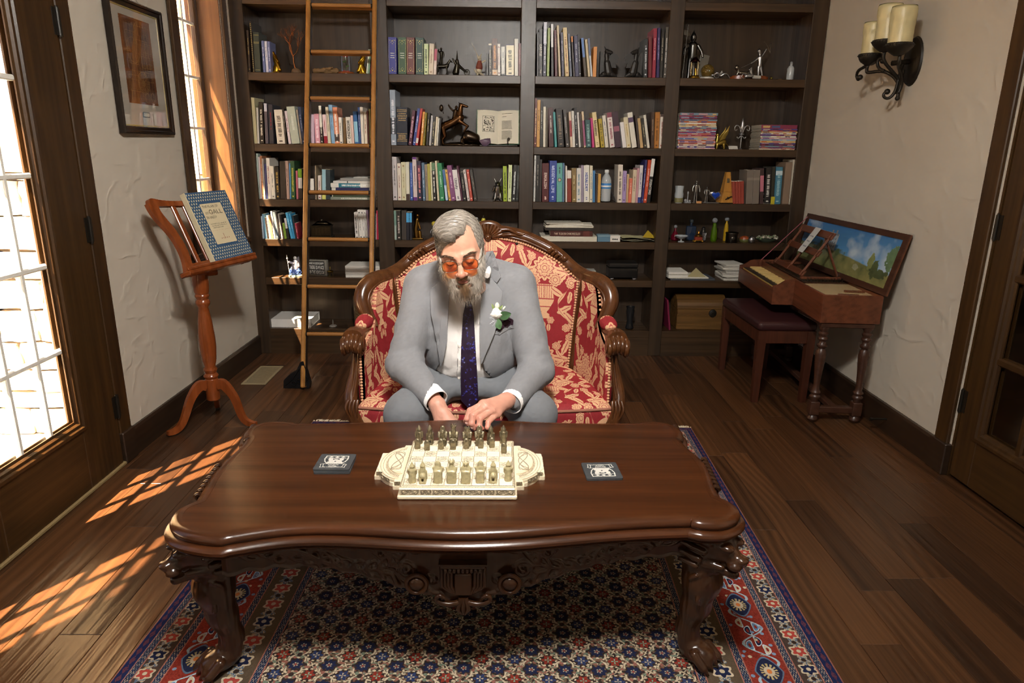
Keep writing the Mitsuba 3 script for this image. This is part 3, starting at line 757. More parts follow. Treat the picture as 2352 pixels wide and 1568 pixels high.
def book(x, w, lean, h, col, name, opts, base, label, group, rg, d, ys=4.645):
    t = thing('book', label, 'book', group)
    th = math.atan2(lean, h); px = x+w if lean > 0 else x
    w = max(w*math.cos(th), .006); L = h/math.cos(th)
    ox = -w if lean > 0 else 0
    M = R([0, 1, 0], math.degrees(th))[:3, :3]
    def P(m): return TM((np.asarray(m.vertices)+[ox, 0, 0])@M.T+[px, ys, base+.0005], m.faces)
    hard_ = h > .2 or w > .03; c = lin(col); bo = .0022 if hard_ else .0011
    ov = .003 if hard_ else 0
    cover = cat(bx(0, w, 0, .003, 0, L, .0012), bx(0, bo, .002, d, 0, L), bx(w-bo, w, .002, d, 0, L))
    part(t, 'cover', P(cover), 'vc_satin', color=c)
    pg = lin(rg.choice(['#cfc4a8', '#d8d0bc', '#c4b692', '#dcd6c8']))
    part(t, 'page_block', P(bx(bo, w-bo, .003, d-ov, ov, L-ov)), 'vc_matte', color=pg)
    pr_, lb = [], []
    for o_ in opts.split(';'):
        o_ = o_.strip()
        if not o_: continue
        k, _, v = o_.partition(':')
        if k == 'L':
            cc, a, b = v.split(':'); lb.append((bx(.0003, w-.0003, -.0003, .002, float(a)*L+.0002, float(b)*L-.0002), cc))
        elif k in 'pP' and len(k) == 1:
            z0, z1 = (L*.2, L*.82) if k == 'P' else (L*.35, L*.8)
            pr_ += [(m, v) for m in zdash(rg, w, L, z0, z1, w*(.5 if k == 'P' else .3))]
            if k == 'P' or rg.random() > .5: pr_ += [(bx(w*.3, w*.7, -.0006, .0005, L*.06, L*.06+min(.008, w*.4)), v)]
        elif k in ('T', 'T2'):
            s, cc = v.split(':'); hh = min(w*.62, .017); tm = text(s, hh, .0008, True)
            ext_ = np.ptp(np.asarray(tm.vertices)[:, 0]); lim = L*(.72 if k == 'T' else .4)
            tm = xf(tm, s=(min(1, lim/ext_), 1, 1))
            zc = L*(.55 if k == 'T' else .36)
            tm = place(tm, [w/2-hh/2, -.0008, zc], [0, 0, -1], [1, 0, 0]); pr_.append((tm, cc))
            if k == 'T': pr_ += [(m, cc) for m in zdash(rg, w, L, L*.06, L*.14, w*.35)]
        elif k == 'O':
            for q in (0, 1):
                zz = L*.9 if q else L*.1; s = 1 if q else -1
                for dx, dz, r in ((0, 0, .007), (-.26, .004, .005), (.26, .004, .005), (0, -.016, .004), (-.15, -.008, .004), (.15, -.008, .004)):
                    pr_.append((rot(bxc(w/2+dx*w, 0, zz+s*dz, r, .0014, r), [0, 1, 0], 45, (w/2+dx*w, 0, zz+s*dz)), v))
            for xx in (.08, .9): pr_.append((bx(w*xx, w*xx+.0012, -.0007, .0005, L*.05, L*.95), v))
            for zz in (.56, .5, .44): pr_ += [(bx(w*.25, w*.75, -.0007, .0005, L*zz, L*zz+.0035), '#cfd0c8')]
        elif k == 'B':
            for zz in (.1, .14, .3, .74, .78, .88, .92): pr_.append((bx(.001, w-.001, -.0008, .001, L*zz, L*zz+.003), v))
            for zz in (.17, .21, .25, .64, .69, .82): pr_ += [(bx(w*.15+i*w*.09, w*.15+i*w*.09+w*.06, -.0007, .0005, L*zz, L*zz+.006), v) for i in range(8)]
        elif k == 'g':
            for zz in (.05, .72, .75, .92): pr_.append((bx(.001, w-.001, -.0006, .001, L*zz, L*zz+.0022), v))
        elif k == 'd':
            for i in range(26): pr_.append((bx(w*.25, w*.75, -.0025, .001, .006+i*(L-.012)/26, .006+i*(L-.012)/26+.0035), v))
        elif k == 'd2':
            pr_ += [(xf(cyl([w/2, -.0006, L*zz], [w/2, .0004, L*zz], min(.005, w*.25), 10)), v) for zz in (.08, .9)]
            pr_ += [(m, v) for m in zdash(rg, w, L, L*.3, L*.7, w*.25)]
        elif k == 'c':
            pr_.append((cyl([w/2, -.0007, L*.57], [w/2, .0004, L*.57], w*.34, 18), v)); pr_.append((cyl([w/2, -.0011, L*.57], [w/2, .0004, L*.57], w*.24, 18), '#b8a890'))
            pr_ += [(m, v) for m in zdash(rg, w, L, L*.72, L*.9, w*.3)]
    if lb: m, c_ = ccat(lb); part(t, 'spine_label', P(m), 'vc_satin', color=c_, kind='stuff' if len(lb) > 1 else None)
    if pr_: m, c_ = ccat(pr_); part(t, 'spine_print', P(m), 'vc_satin', color=c_, kind='stuff')
    return t
rg = random.Random(11); rows_, cur = [], None
for ln in BOOKS.strip().splitlines():
    if ln[0] == '#': cur = (int(ln[1]), int(ln[2]), []); rows_.append(cur); continue
    a, _, o_ = ln.partition('|'); p_ = a.split()
    cur[2].append([float(v)/1000 for v in p_[:4]]+[p_[4], ' '.join(p_[5:]), o_])
for bay, sh, its in rows_:
    names = [i[5] for i in its]; seen = {}
    shown = []
    for n in names:
        c = names.count(n); k = seen.get(n, 0); seen[n] = k+1
        shown.append(n if c == 1 else f'{ORD[k]} {n}')
    for i, it in enumerate(its):
        w_, h_ = it[1], it[3]; nm = shown[i]
        if i == 0: nb = f'ahead of {names[1]}'
        elif i == len(its)-1: nb = f'after {names[i-1]}'
        else: nb = f'between {names[i-1]} and {names[i+1]}'
        lab = f'{nm} book {nb}, {SHN[sh]} shelf of {BAYN[bay]}'
        if len(lab.split()) > 16: lab = f'{nm} book {nb}, {SHN[sh]} shelf, {BAYN[bay]}'
        if len(lab.split()) > 16: lab = f'{nm} book after {names[i-1] if i else names[1]}, {SHN[sh]} shelf, {BAYN[bay]}'
        d = min(.26, max(.11, h_*.68))*rg.uniform(.92, 1.05)
        if bay == 4: d = min(d, .17)
        book(it[0], it[1], it[2], it[3], it[4], nm, it[6], SZ[sh], lab, f'books on the {SHN[sh]} shelf of the {BAYN[bay]}', rg, d, 4.640+rg.uniform(0, .012))
# ================================================================ ornaments and papers on the shelves
def bones(*segs, n=None):
    """union of tapered bars (p0, r0, p1, r1) -> one closed mesh"""
    M = m3.Manifold.batch_boolean([tomani(hull((*p0, r0), (*p1, r1))) for p0, r0, p1, r1 in segs], m3.OpType.Add)
    return frommani(M)
def at(m, x, s, y=4.70, dz=0.0): return xf(m, t=(x, y, SZ[s]+dz+.0004))
def orn(name, label, cat_, x, s, parts, group=None, y=4.70, dz=0.0):
    """parts [(name, mesh, material, colour)]; a single one becomes the thing itself"""
    if len(parts) == 1:
        _, m, mt, c = parts[0]
        return one(name, label, cat_, at(m, x, s, y, dz), mt, group, smooth=45 if c is None else True, color=None if c is None else lin(c))
    t = thing(name, label, cat_, group)
    for nm, m, mt, c in parts: part(t, nm, at(m, x, s, y, dz), mt, smooth=45 if c is None else (False if mt in ('vc_matte', 'vc_satin') else True), color=None if c is None else (lin(c) if isinstance(c, str) else c))
    return t
def man(h, arms=((.2, .62), (-.2, .62)), lean=0.0, robe=False, fat=1.0):
    """small standing figure of height h: arms = end points (x, z) relative to h"""
    k = fat*h
    S = [((-.055*k, 0, .02*h), .035*k, (-.05*k, 0, .28*h), .042*k), ((-.05*k, 0, .28*h), .042*k, (-.03*k, 0, .5*h), .06*k), ((.055*k, 0, .02*h), .035*k, (.05*k, 0, .28*h), .042*k), ((.05*k, 0, .28*h), .042*k, (.03*k, 0, .5*h), .06*k),
         ((0, 0, .5*h), .085*k, (lean*h, 0, .76*h), .1*k), ((lean*h, 0, .8*h), .04*k, (lean*h, 0, .86*h), .04*k), ((lean*h, 0, .92*h), .06*k, (lean*h, -.01*h, .94*h), .058*k), ((-.05*k, -.03*h, .02*h), .03*k, (-.05*k, -.06*h, .015*h), .022*k), ((.05*k, -.03*h, .02*h), .03*k, (.05*k, -.06*h, .015*h), .022*k)]
    for i, (ax, az) in enumerate(arms):
        sx = (.11*k if ax > 0 else -.11*k)+lean*h; e = ((sx+ax*h)/2+np.sign(ax)*.03*h, -.02*h, (.76*h+az*h)/2)
        S += [((sx, 0, .77*h), .042*k, e, .034*k), (e, .034*k, (ax*h, -.05*h, az*h), .026*k)]
    if robe: S.append(((0, 0, .03*h), .15*k, (0, 0, .55*h), .09*k))
    return bones(*S)
def horse(h, rear=0.0):
    """horse facing +x, height h at the head; rear tilts it up, degrees"""
    B = [((-.32*h, 0, .55*h), .14*h, (.02*h, 0, .55*h), .12*h), ((.02*h, 0, .55*h), .12*h, (.24*h, 0, .6*h), .14*h), ((.26*h, 0, .66*h), .1*h, (.42*h, 0, .9*h), .065*h), ((.42*h, 0, .92*h), .06*h, (.58*h, 0, .8*h), .035*h), ((-.42*h, 0, .6*h), .03*h, (-.55*h, 0, .3*h), .035*h),
         ((.4*h, .02*h, .95*h), .02*h, (.4*h, .03*h, 1.02*h), .006*h)]
    M = R([0, 1, 0], -rear)[:3, :3]; q = lambda p: tuple(np.array([-.36*h, 0, .42*h])+M@(np.array(p)-[-.36*h, 0, .42*h]))
    S = [(q(a), ra, q(b), rb) for a, ra, b, rb in B]
    for y in (-.07*h, .07*h):
        hip = q((-.36*h, y, .52*h)); S += [(hip, .085*h, (-.33*h, y, .28*h), .045*h), ((-.33*h, y, .28*h), .045*h, (-.42*h, y, .17*h), .03*h), ((-.42*h, y, .17*h), .03*h, (-.38*h, y, .02*h), .026*h)]
        sh = q((.2*h, y, .5*h)); kn = q((.24*h+(.12*h if rear else 0), y, .28*h)); ft = q((.2*h, y, .02*h)) if not rear else q((.2*h, y, .18*h))
        S += [(sh, .07*h, kn, .036*h), (kn, .036*h, ft, .026*h)]
    return bones(*S)
BR, GO, SI, BK = '#3a2a1a', '#b8903a', '#b9bcc0', '#1c1b1a'
def wing(pts, th, y): return xf(rot(ext(sg.Polygon(pts), -th/2, th/2), [1, 0, 0], 90), t=(0, y, 0))

# --- ladder bay
lady = lambda s: bones(((0, 0, .012), .026, (s*.012, 0, .055), .018), ((s*.012, 0, .055), .018, (s*-.004, 0, .1), .016), ((s*-.004, 0, .1), .012, (s*-.012, 0, .122), .011), ((s*.01, -.01, .06), .01, (s*.028, -.012, .02), .012), ((0, -.012, .095), .008, (s*.02, -.018, .07), .007))
orn('bookend', 'gold seated lady bookend beside the dusky blue book', 'bookend', -1.439, 1, [('figure', lady(1), 'vc_metal', '#a98328'), ('base', bx(-.03, .03, -.03, .03, 0, .01, .002), 'vc_metal', '#8c6c22')])
orn('bookend', 'gold seated lady bookend holding up the pale green book behind the ladder', 'bookend', -.885, 1, [('figure', lady(-1), 'vc_metal', '#a98328'), ('base', bx(-.022, .022, -.03, .03, 0, .01, .002), 'vc_metal', '#8c6c22')])
rg = random.Random(21); br = []
def branch(p, d, L, r, k):
    q = p+d*L; br.append(tube(np.array([p, (p+q)/2+np.array([rg.uniform(-.1, .1)*L for _ in range(3)]), q]), [r, r*.85, r*.65], 5))
    if k:
        for _ in range(3 if k > 1 else 2):
            e = d+np.array([rg.uniform(-1, 1), rg.uniform(-.7, .7), rg.uniform(-.25, .7)]); branch(q, e/np.linalg.norm(e), L*rg.uniform(.6, .85), r*.6, k-1)
branch(np.array([.035, 0, .02]), np.array([-.15, 0, 1.])/1.01, .085, .0055, 4)
orn('wire_tree', 'bare copper wire tree sculpture on a rock, behind the ladder', 'sculpture', -1.347, 1, [('branches', cat(br), 'vc_metal', '#7a4a2c'), ('rock', xf(ball((.035, 0, .012), .03, 2), s=(1, .9, .8)), 'vc_matte', '#5a4630')])
dw = nets(lambda p: smin(smin(sd_cap(p, (-.07, 0, .014), (.07, .01, .018), .012, .016), sd_cap(p, (-.02, 0, .02), (.05, -.02, .034), .01, .006), .01), sd_cap(p, (-.05, 0, .016), (-.075, .02, .03), .009, .004), .01)+.008*(meshkit.noise(p*90)-.5), (-.1, -.05, -.002), (.1, .05, .06), .003)
orn('driftwood', 'small brown piece of driftwood lying on the top shelf behind the ladder', 'driftwood', -1.125, 1, [('body', xf(dw, t=(0, 0, .004)), 'vc_matte', '#6b5233')])
petals = cat([xf(ball((0, 0, 0), .011, 1, (1, .45, 1)), R([0, 0, 1], a*51), t=(.008*math.cos(a), .008*math.sin(a), .115+.002*(a % 3))) for a in range(7)])
orn('glass_dome', 'red rose under a glass dome on a wooden base', 'ornament', -.994, 1, [('base', lathe([(.05, 0), (.05, .008), (.045, .014), (0, .014)], 28), 'wood_cherry', None), ('dome', lathe([(.038, .014), (.038, .11), (.034, .13), (.02, .147), (0, .152)], 28), 'pane_glass', None),
     ('rose', petals, 'vc_matte', '#a8203c'), ('stem', cat(tube([[0, 0, .014], [.004, 0, .06], [0, 0, .112]], .002, 6), ball((.01, 0, .05), .012, 1, (1, .2, .6)), ball((-.008, 0, .075), .011, 1, (1, .2, .6))), 'vc_matte', '#2f4a24'), ('petal', cat([ball((.012*math.cos(a*2), .014*math.sin(a*2), .018), .012, 1, (1, .8, .3)) for a in range(3)]), 'vc_matte', '#a52d48')])
# stack of lying books
def lying(x0, x1, z0, z1, col, name, nb, s, where, cat_='book', d=.2, y=4.65, ang=0, opts='', nm='book'):
    t = thing(nm, f'{name} lying {nb}', cat_, where); th = z1-z0; rr = random.Random(int(abs(x0)*1e4+z0*1e3)); c = lin(col)
    tf = lambda m: rot(m, [0, 0, 1], ang, ((x0+x1)/2, y, 0))
    z0 += SZ[s]; z1 = z0+th-.0006; bo = min(.002, th*.16)
    part(t, 'cover', tf(cat(bx(x0, x1, y, y+.003, z0, z1, .0008), bx(x0, x1, y+.002, y+d, z0, z0+bo), bx(x0, x1, y+.002, y+d, z1-bo, z1))), 'vc_satin', color=c)
    part(t, 'page_block', tf(bx(x0+.002, x1-.002, y+.003, y+d-.002, z0+bo, z1-bo)), 'vc_matte', color=lin('#cfc6b0'))
    P_, L_ = [], []
    for o_ in opts.split(';'):
        k, _, v = o_.partition(':')
        if k == 'L': cc, a, b = v.split(':'); L_.append((bx(x0+(x1-x0)*float(a), x0+(x1-x0)*float(b), y-.0004, y+.002, z0+.0003, z1-.0003), cc))
        if k == 'p':
            xx = x0+(x1-x0)*.25
            while xx < x1-(x1-x0)*.2:
                q = rr.uniform(.004, .009); P_.append((bx(xx, xx+q, y-.0008, y+.001, z0+th*.3, z0+th*.68), v)); xx += q+rr.uniform(.002, .005)
        if k == 'T':
            s_, cc = v.split(':'); tm = text(s_, min(th*.5, .014), .0008, True); w_ = np.ptp(np.asarray(tm.vertices)[:, 0]); tm = xf(tm, s=(min(1, (x1-x0)*.62/w_), 1, 1))
            P_.append((place(tm, [(x0+x1)/2-.03, y-.0004, z0+th*.28], [1, 0, 0], [0, 0, 1]), cc))
    if L_: m, c_ = ccat([(tf(a), b) for a, b in L_]); part(t, 'spine_label', m, 'vc_satin', color=c_, kind='stuff' if len(L_) > 1 else None)
    if P_: m, c_ = ccat([(tf(a), b) for a, b in P_]); part(t, 'spine_print', m, 'vc_satin', color=c_, kind='stuff')
g1 = 'books lying in the stack behind the ladder'
lying(-1.136, -.828, 0, .019, '#7d8578', 'grey-green book', 'at the bottom of the stack behind the ladder', 3, g1, opts='p:#d0d0c0')
lying(-1.117, -.828, .019, .042, '#34422f', 'dark green book', 'second from the bottom of the stack behind the ladder', 3, g1, opts='L:#c8c0a8:0:.02', ang=.6)
lying(-1.121, -.828, .042, .080, '#23264e', 'thick navy book', 'in the middle of the stack behind the ladder', 3, g1, opts='L:#c4c4b8:.86:.98;L:#c4c4b8:.01:.1', ang=-.5)
lying(-1.123, -.828, .080, .108, '#d5d2c8', 'white and teal book', 'on the navy one in the ladder stack', 3, g1, opts='L:#2f6f80:.18:.66;p:#e6e6e0')
lying(-1.105, -.828, .108, .122, '#cfccc4', 'thin white book', 'on the white and teal one, ladder stack', 3, g1, opts='L:#2a2a2a:.33:.35', ang=.4)
lying(-1.058, -.832, .122, .141, '#8a8a86', 'grey book', 'second from the top of the ladder stack', 3, g1, ang=-.8)
lying(-.970, -.875, .141, .149, '#b6b4ac', 'small pale booklet', 'topmost on the ladder stack', 3, g1, d=.14)
cs = cat(bx(-.072, .072, -.05, .05, 0, .012, .003), bx(-.062, .062, -.042, .042, .012, .075, .002), *[bx(-.064+i*.0213-.003, -.064+i*.0213+.003, -.046, -.04, .012, .078, .001) for i in range(7)], bx(-.067, .067, -.047, .047, .075, .083, .002))
roof = TM([[-.06, -.042, .083], [.06, -.042, .083], [.06, .042, .083], [-.06, .042, .083], [-.03, -.01, .108], [.03, -.01, .108], [.03, .01, .108], [-.03, .01, .108]], [[0, 1, 5], [0, 5, 4], [1, 2, 6], [1, 6, 5], [2, 3, 7], [2, 7, 6], [3, 0, 4], [3, 4, 7], [4, 5, 6], [4, 6, 7], [0, 3, 2], [0, 2, 1]])
orn('casket', 'small dark metal house-shaped casket with a knob, behind the ladder', 'casket', -1.224, 4, [('body', cs, 'vc_metal', '#4a4232'), ('lid', roof, 'vc_metal', '#514838'), ('knob', ball((0, 0, .116), .008, 2), 'vc_metal', '#a09880')], y=4.76)
orn('wizard_figurine', 'blue and white robed figurine with a staff on the shelf left of the ladder', 'figurine', -1.411, 5, [('rock', nets(lambda p: sd_ell(p, (0, 0, .03), (.042, .032, .04))+.012*(meshkit.noise(p*110)-.5), (-.06, -.05, .002), (.06, .05, .08), .0035), 'vc_satin', '#3f5a9c'),
     ('body', bones(((0, 0, .05), .03, (.008, 0, .1), .02), ((-.004, -.02, .09), .009, (-.03, -.026, .1), .008), ((.02, 0, .095), .01, (.03, -.014, .07), .009), ((.018, .004, .06), .02, (.026, .004, .13), .006)), 'vc_satin', '#8d8a94'), ('head', ball((.006, -.006, .125), .012, 2), 'vc_satin', '#d8d4cc'), ('staff', cat(cyl([-.034, -.028, .03], [-.044, -.028, .15], .002, 6), ball((-.042, -.028, .125), .006, 1)), 'vc_satin', '#c8c0b4'), ('base', lathe([(.048, 0), (.048, .006), (.044, .01), (0, .01)], 24), 'vc_satin', '#c9d6b0')], y=4.70)
sgn = thing('sign_block', 'small black block sign with white capitals standing just behind the ladder', 'sign'); c8 = math.radians(-9)
tfs = lambda m: rot(at(m, -1.262, 5, 4.72), [0, 0, 1], -9, (-1.262, 4.72, 0))
part(sgn, 'block', tfs(bx(-.066, .066, 0, .03, 0, .108, .002)), 'vc_matte', color=lin('#77736a')); part(sgn, 'face', tfs(bx(-.064, .05, -.0015, .001, .006, .1)), 'vc_matte', color=lin('#1b1a19'))
for s_, z, hh in (('WHEN THE QUEEN IS HAPPY', .078, .015), ('THERE IS PEACE', .045, .024), ('IN THE KINGDOM', .012, .024)):
    tm = text(s_, hh, .001, True); w_ = np.ptp(np.asarray(tm.vertices)[:, 0]); tm = xf(tm, s=(.106/w_, 1, 1))
    part(sgn, 'lettering', tfs(place(tm, [-.007, -.0014, z], [1, 0, 0], [0, 0, 1])), 'vc_matte', color=lin('#c4c1ba'), kind='stuff', label=f'the words {s_}')
orn('oil_lamp', 'tiny brass oil lamp with legs beside the black block sign', 'lamp', -1.172, 5, [('bowl', lathe([(.004, .022), (.018, .028), (.022, .036), (.016, .04), (.004, .043), (.003, .055), (.0045, .06), (0, .07)], 18), 'vc_metal', '#8f7c40'), ('stand', cat(*[cyl([.017*math.cos(a), .017*math.sin(a), 0], [.014*math.cos(a), .014*math.sin(a), .03], .0016, 6) for a in (.5, 2.6, 4.7)]), 'vc_metal', '#8f7c40')])
for i, nm in enumerate(('bottom', 'second', 'third', 'top')):
    m = rot(bx(-.118, .118, 0, .2, i*.02, i*.02+.0192, .001), [0, 0, 1], (.6, -.5, .3, -.2)[i], (0, .1, 0))
    orn('paper_ream', f'{nm} of four white paper pads stacked behind the ladder' if i not in (0, 3) else f'{nm}most white paper pad of the stack of four behind the ladder', 'paper pad', -.942, 5, [('pad', m, 'vc_matte', '#cdc8bd')], 'white paper pads', y=4.66)
orn('book_box', 'large white slipcase lying on the bottom shelf, left of and behind the ladder', 'box', -1.478, 6, [('case', cat(bx(-.125, .155, 0, .24, 0, .003), bx(-.125, .155, 0, .24, .055, .058), bx(-.125, -.122, 0, .24, .003, .055), bx(-.122, .155, .237, .24, .003, .055), bx(-.122, .155, 0, .003, .003, .055)), 'vc_satin', '#d6d3cc'), ('page_block', bx(-.12, .15, .004, .236, .004, .054), 'vc_matte', '#c9c4b6')], y=4.67)
orn('glass_stopper', 'small glass stopper standing alone on the bottom shelf behind the ladder', 'ornament', -1.175, 6, [('base', lathe([(.027, 0), (.027, .006), (.02, .011), (0, .012)], 20), 'vc_gloss', '#b9b6ae'), ('spike', lathe([(.004, .012), (.003, .04), (0, .052)], 12), 'vc_gloss', '#8a8882')])
orn('carved_box', 'dark carved upright box half hidden behind the left arm of the armchair', 'box', -.985, 6, [('box', bx(-.036, .036, -.03, .03, 0, .235, .01), 'vc_satin', '#3a2c1c'), ('lattice', cat([rot(bxc(0, -.031, .03+i*.022, .062, .006, .003, .001), [0, 1, 0], s*40, (0, -.031, .03+i*.022)) for i in range(9) for s in (-1, 1)]), 'vc_satin', '#5c4828')])
# --- bay behind the man
orn('knight_statuette', 'dark metal knight on horseback with raised lance beside the rosy book', 'statuette', -.372, 1, [('horse', horse(.1), 'vc_metal', '#3c3a33'), ('knight', cat(xf(man(.115, ((.14, .5), (-.12, .9))), t=(-.012, 0, .052))), 'vc_metal', '#35332c'), ('lance', cyl([-.03, -.02, .05], [-.045, -.02, .196], .0018, 6), 'vc_metal', '#2f2d28')])
w8 = lambda x, r: cat(ring((x, -.02, r), r-.003, .003, 20, 6, 1), *[cyl([x, -.02, r], [x+(r-.003)*math.cos(a), -.02, r+(r-.003)*math.sin(a)], .0014, 5) for a in np.arange(6)*math.pi/3])
orn('cannon_statuette', 'dark metal warrior crouching on a wheeled gun carriage', 'statuette', -.262, 1, [('warrior', bones(((-.03, 0, .02), .022, (-.02, 0, .065), .016), ((-.02, 0, .068), .012, (-.022, 0, .09), .012), ((-.022, 0, .1), .006, (-.02, 0, .15), .0015), ((-.03, -.01, .07), .008, (-.048, -.015, .1), .005), ((-.01, 0, .06), .01, (.03, 0, .028), .007)), 'vc_metal', '#38362f'), ('barrel', cat(cyl([-.02, 0, .06], [.045, 0, .022], .007, 10), ball((-.022, 0, .061), .009, 1)), 'vc_metal', '#2f2d28'), ('wheel', w8(.042, .02), 'vc_metal', '#35332c')])
orn('hare_figurine', 'white hare figurine in a red coat holding up a long sword', 'figurine', -.14, 1, [('body', bones(((-.004, 0, .035), .02, (0, 0, .075), .014), ((0, 0, .078), .01, (0, 0, .1), .011), ((0, -.002, .108), .013, (-.006, -.014, .106), .008), ((.01, 0, .08), .006, (.036, -.01, .092), .005), ((-.012, 0, .015), .008, (-.014, -.02, .004), .005), ((.008, 0, .015), .008, (.026, -.022, .004), .005), ((-.022, 0, .022), .006, (-.034, .004, .04), .004), ((0, 0, .115), .005, (.012, .004, .13), .004), ((-.004, 0, .09), .006, (-.012, -.006, .122), .005)), 'vc_matte', '#b3a890'), ('coat', bones(((-.002, 0, .052), .0225, (0, 0, .082), .0155)), 'vc_matte', '#6b3428'), ('sword', tube([[-.01, -.006, .12], [-.05, -.006, .198]], [.003, .0008], 6), 'vc_matte', '#a39a88')])
hr = xf(horse(.215, 24), t=(-.02, 0, 0)); rider = xf(man(.15, ((-.34, .95), (.3, .55)), fat=1.1), R([0, 1, 0], 12), t=(-.045, 0, .105))
boar = bones(((.06, -.03, .06), .042, (.105, -.03, .05), .034), ((.105, -.03, .05), .03, (.13, -.03, .025), .014), ((.03, -.03, .04), .02, (.02, -.03, .012), .012), ((.09, -.03, .03), .016, (.09, -.03, .012), .01))
orn('rider_statue', 'large bronze statue of a horseman fighting beside a rearing horse', 'statue', -.275, 2, [('horse', hr, 'vc_metal', '#5a3f28'), ('rider', rider, 'vc_metal', '#46382a'), ('boar', boar, 'vc_metal', '#3a322a'), ('standard', cat(cyl([-.1, -.01, .2], [-.115, -.01, .255], .003, 6), ball((-.113, -.01, .235), .02, 2, (.7, .5, 1.1))), 'vc_metal', '#3a322a'), ('base', nets(lambda p: sd_ell(p, (.02, -.01, .004), (.14, .06, .022))+.006*(meshkit.noise(p*70)-.5), (-.13, -.08, .0), (.17, .06, .04), .005), 'vc_metal', '#3f362c')])
# open book on a black wire stand
ob = thing('open_book', 'open book with a woodcut picture on its left page, propped on a stand', 'open book')
tb = lambda m: at(rot(m, [1, 0, 0], -16), -.02, 2, 4.70, .012)
def pagecurve(s, x): return -.012*np.sin(np.clip(x/.135, 0, 1)*np.pi*.8)-.0+.018*np.clip(x/.135, 0, 1)**2
for s, nm in ((-1, 'left_leaf'), (1, 'right_leaf')):
    xx = np.linspace(0, .138, 12); hh = .218
    Pf = np.array([[[s*x+s*.0, pagecurve(s, x)-.006, z] for z in (0, hh)] for x in xx]); Pb = Pf+[0, .012, 0]
    m = cat(grid(Pf, flip=s > 0), grid(Pb, flip=s < 0), grid(np.stack([Pf[:, 1], Pb[:, 1]], 1)), grid(np.stack([Pf[:, 0], Pb[:, 0]], 1)), grid(np.stack([Pf[-1], Pb[-1]], 1)))
    part(ob, 'page_block', tb(rot(m, [0, 0, 1], s*-13)), 'vc_matte', color=lin('#cfc8b4'))
rg = random.Random(8); pm = []
def onpage(s, x0, x1, z0, z1, c):
    xa = np.array([x0, x1]); P = np.array([[[s*x, pagecurve(s, x)-.0068, z] for z in (z0, z1)] for x in np.linspace(x0, x1, 4)]); m = grid(P, flip=s > 0); pm.append((tb(rot(m, [0, 0, 1], s*-13)), c))
for x0, x1, z0, z1 in ((.028, .105, .076, .078), (.028, .105, .178, .18), (.028, .03, .076, .18), (.103, .105, .076, .18)): onpage(-1, x0, x1, z0, z1, '#4a443a')
for _ in range(150):
    x0, z0 = rg.uniform(.03, .096), rg.uniform(.08, .17); onpage(-1, x0, x0+rg.uniform(.001, .007), z0, z0+rg.uniform(.001, .006), rg.choice(['#5a5448', '#7a7466', '#8f897a']))
for z, a, b in ((.196, .03, .098), (.176, .03, .06)): onpage(1, a, b, z, z+.002, '#3a362e')
for i in range(20): z = .03+i*.0058+(.008 if i > 9 else 0); onpage(1, .028, .1-rg.uniform(0, .008), z, z+.002, '#a29b8a')
m, c_ = ccat(pm); part(ob, 'print', m, 'vc_matte', color=c_, kind='stuff')
part(ob, 'cover', tb(cat(rot(bx(-.142, 0, .0075, .0105, -.004, .222), [0, 0, 1], 13), rot(bx(0, .142, .0075, .0105, -.004, .222), [0, 0, 1], -13))), 'vc_satin', color=lin('#3a5a44'))
orn('book_stand', 'black wire book stand holding the open book', 'book stand', -.02, 2, [('foot', bx(-.12, .13, -.04, .06, 0, .01, .004), 'iron', None), ('hook', tube(smoothpath([[.066, -.036, .008], [.066, -.046, .02], [.064, -.046, .045], [.07, -.046, .054], [.076, -.044, .046], [.069, -.042, .04]], 18), .0036, 8), 'iron', None), ('back_rest', cat(cyl([-.05, .03, .01], [-.05, .085, .15], .003, 6), cyl([.05, .03, .01], [.05, .085, .15], .003, 6)), 'iron', None)], y=4.70)
orn('amethyst', 'small purple crystal cluster in front of the open book', 'crystal', -.105, 2, [('crystal', trimesh.Trimesh(np.random.RandomState(4).randn(26, 3)*[.016, .009, .016]+[0, 0, .022]).convex_hull, 'vc_satin', '#5a4a5c')], y=4.648, dz=.002)
gar = bones(((-.02, 0, .012), .014, (-.014, 0, .05), .012), ((.02, 0, .012), .014, (.016, 0, .05), .012), ((0, .012, .03), .024, (0, 0, .085), .022), ((0, -.004, .11), .017, (0, -.02, .105), .01), ((-.012, 0, .12), .006, (-.024, 0, .15), .002), ((.012, 0, .12), .006, (.024, 0, .15), .002), ((-.02, .01, .09), .01, (-.034, .012, .06), .006), ((.02, .01, .09), .01, (.034, .012, .06), .006), ((-.02, -.008, .008), .009, (-.024, -.024, .006), .007), ((.02, -.008, .008), .009, (.024, -.024, .006), .007))
orn('gargoyle', 'silver crouching gargoyle beside the lime book', 'figurine', -.019, 3, [('figure', gar, 'vc_metal', '#8f8e8a')])
orn('bookend', 'old brass kneeling figure bookend after the black books with blue tops', 'bookend', -.56, 4, [('figure', bones(((-.012, 0, .02), .018, (-.016, 0, .07), .016), ((-.016, 0, .07), .016, (-.004, 0, .13), .014), ((-.004, 0, .14), .009, (0, -.004, .16), .013), ((.0, 0, .12), .008, (.016, -.006, .07), .007), ((.01, 0, .05), .012, (.016, -.004, .01), .011)), 'vc_metal', '#8a6a34'), ('base', bx(-.036, .036, -.04, .03, 0, .012, .003), 'vc_metal', '#6f552a')])
orn('cherub_lamp', 'small silver figurine with a yellow globe behind the man', 'figurine', -.458, 4, [('figure', man(.085, ((.2, .9), (-.2, .5))), 'vc_metal', SI), ('globe', ball((.006, 0, .105), .016, 2), 'vc_gloss', '#b9a23a')])
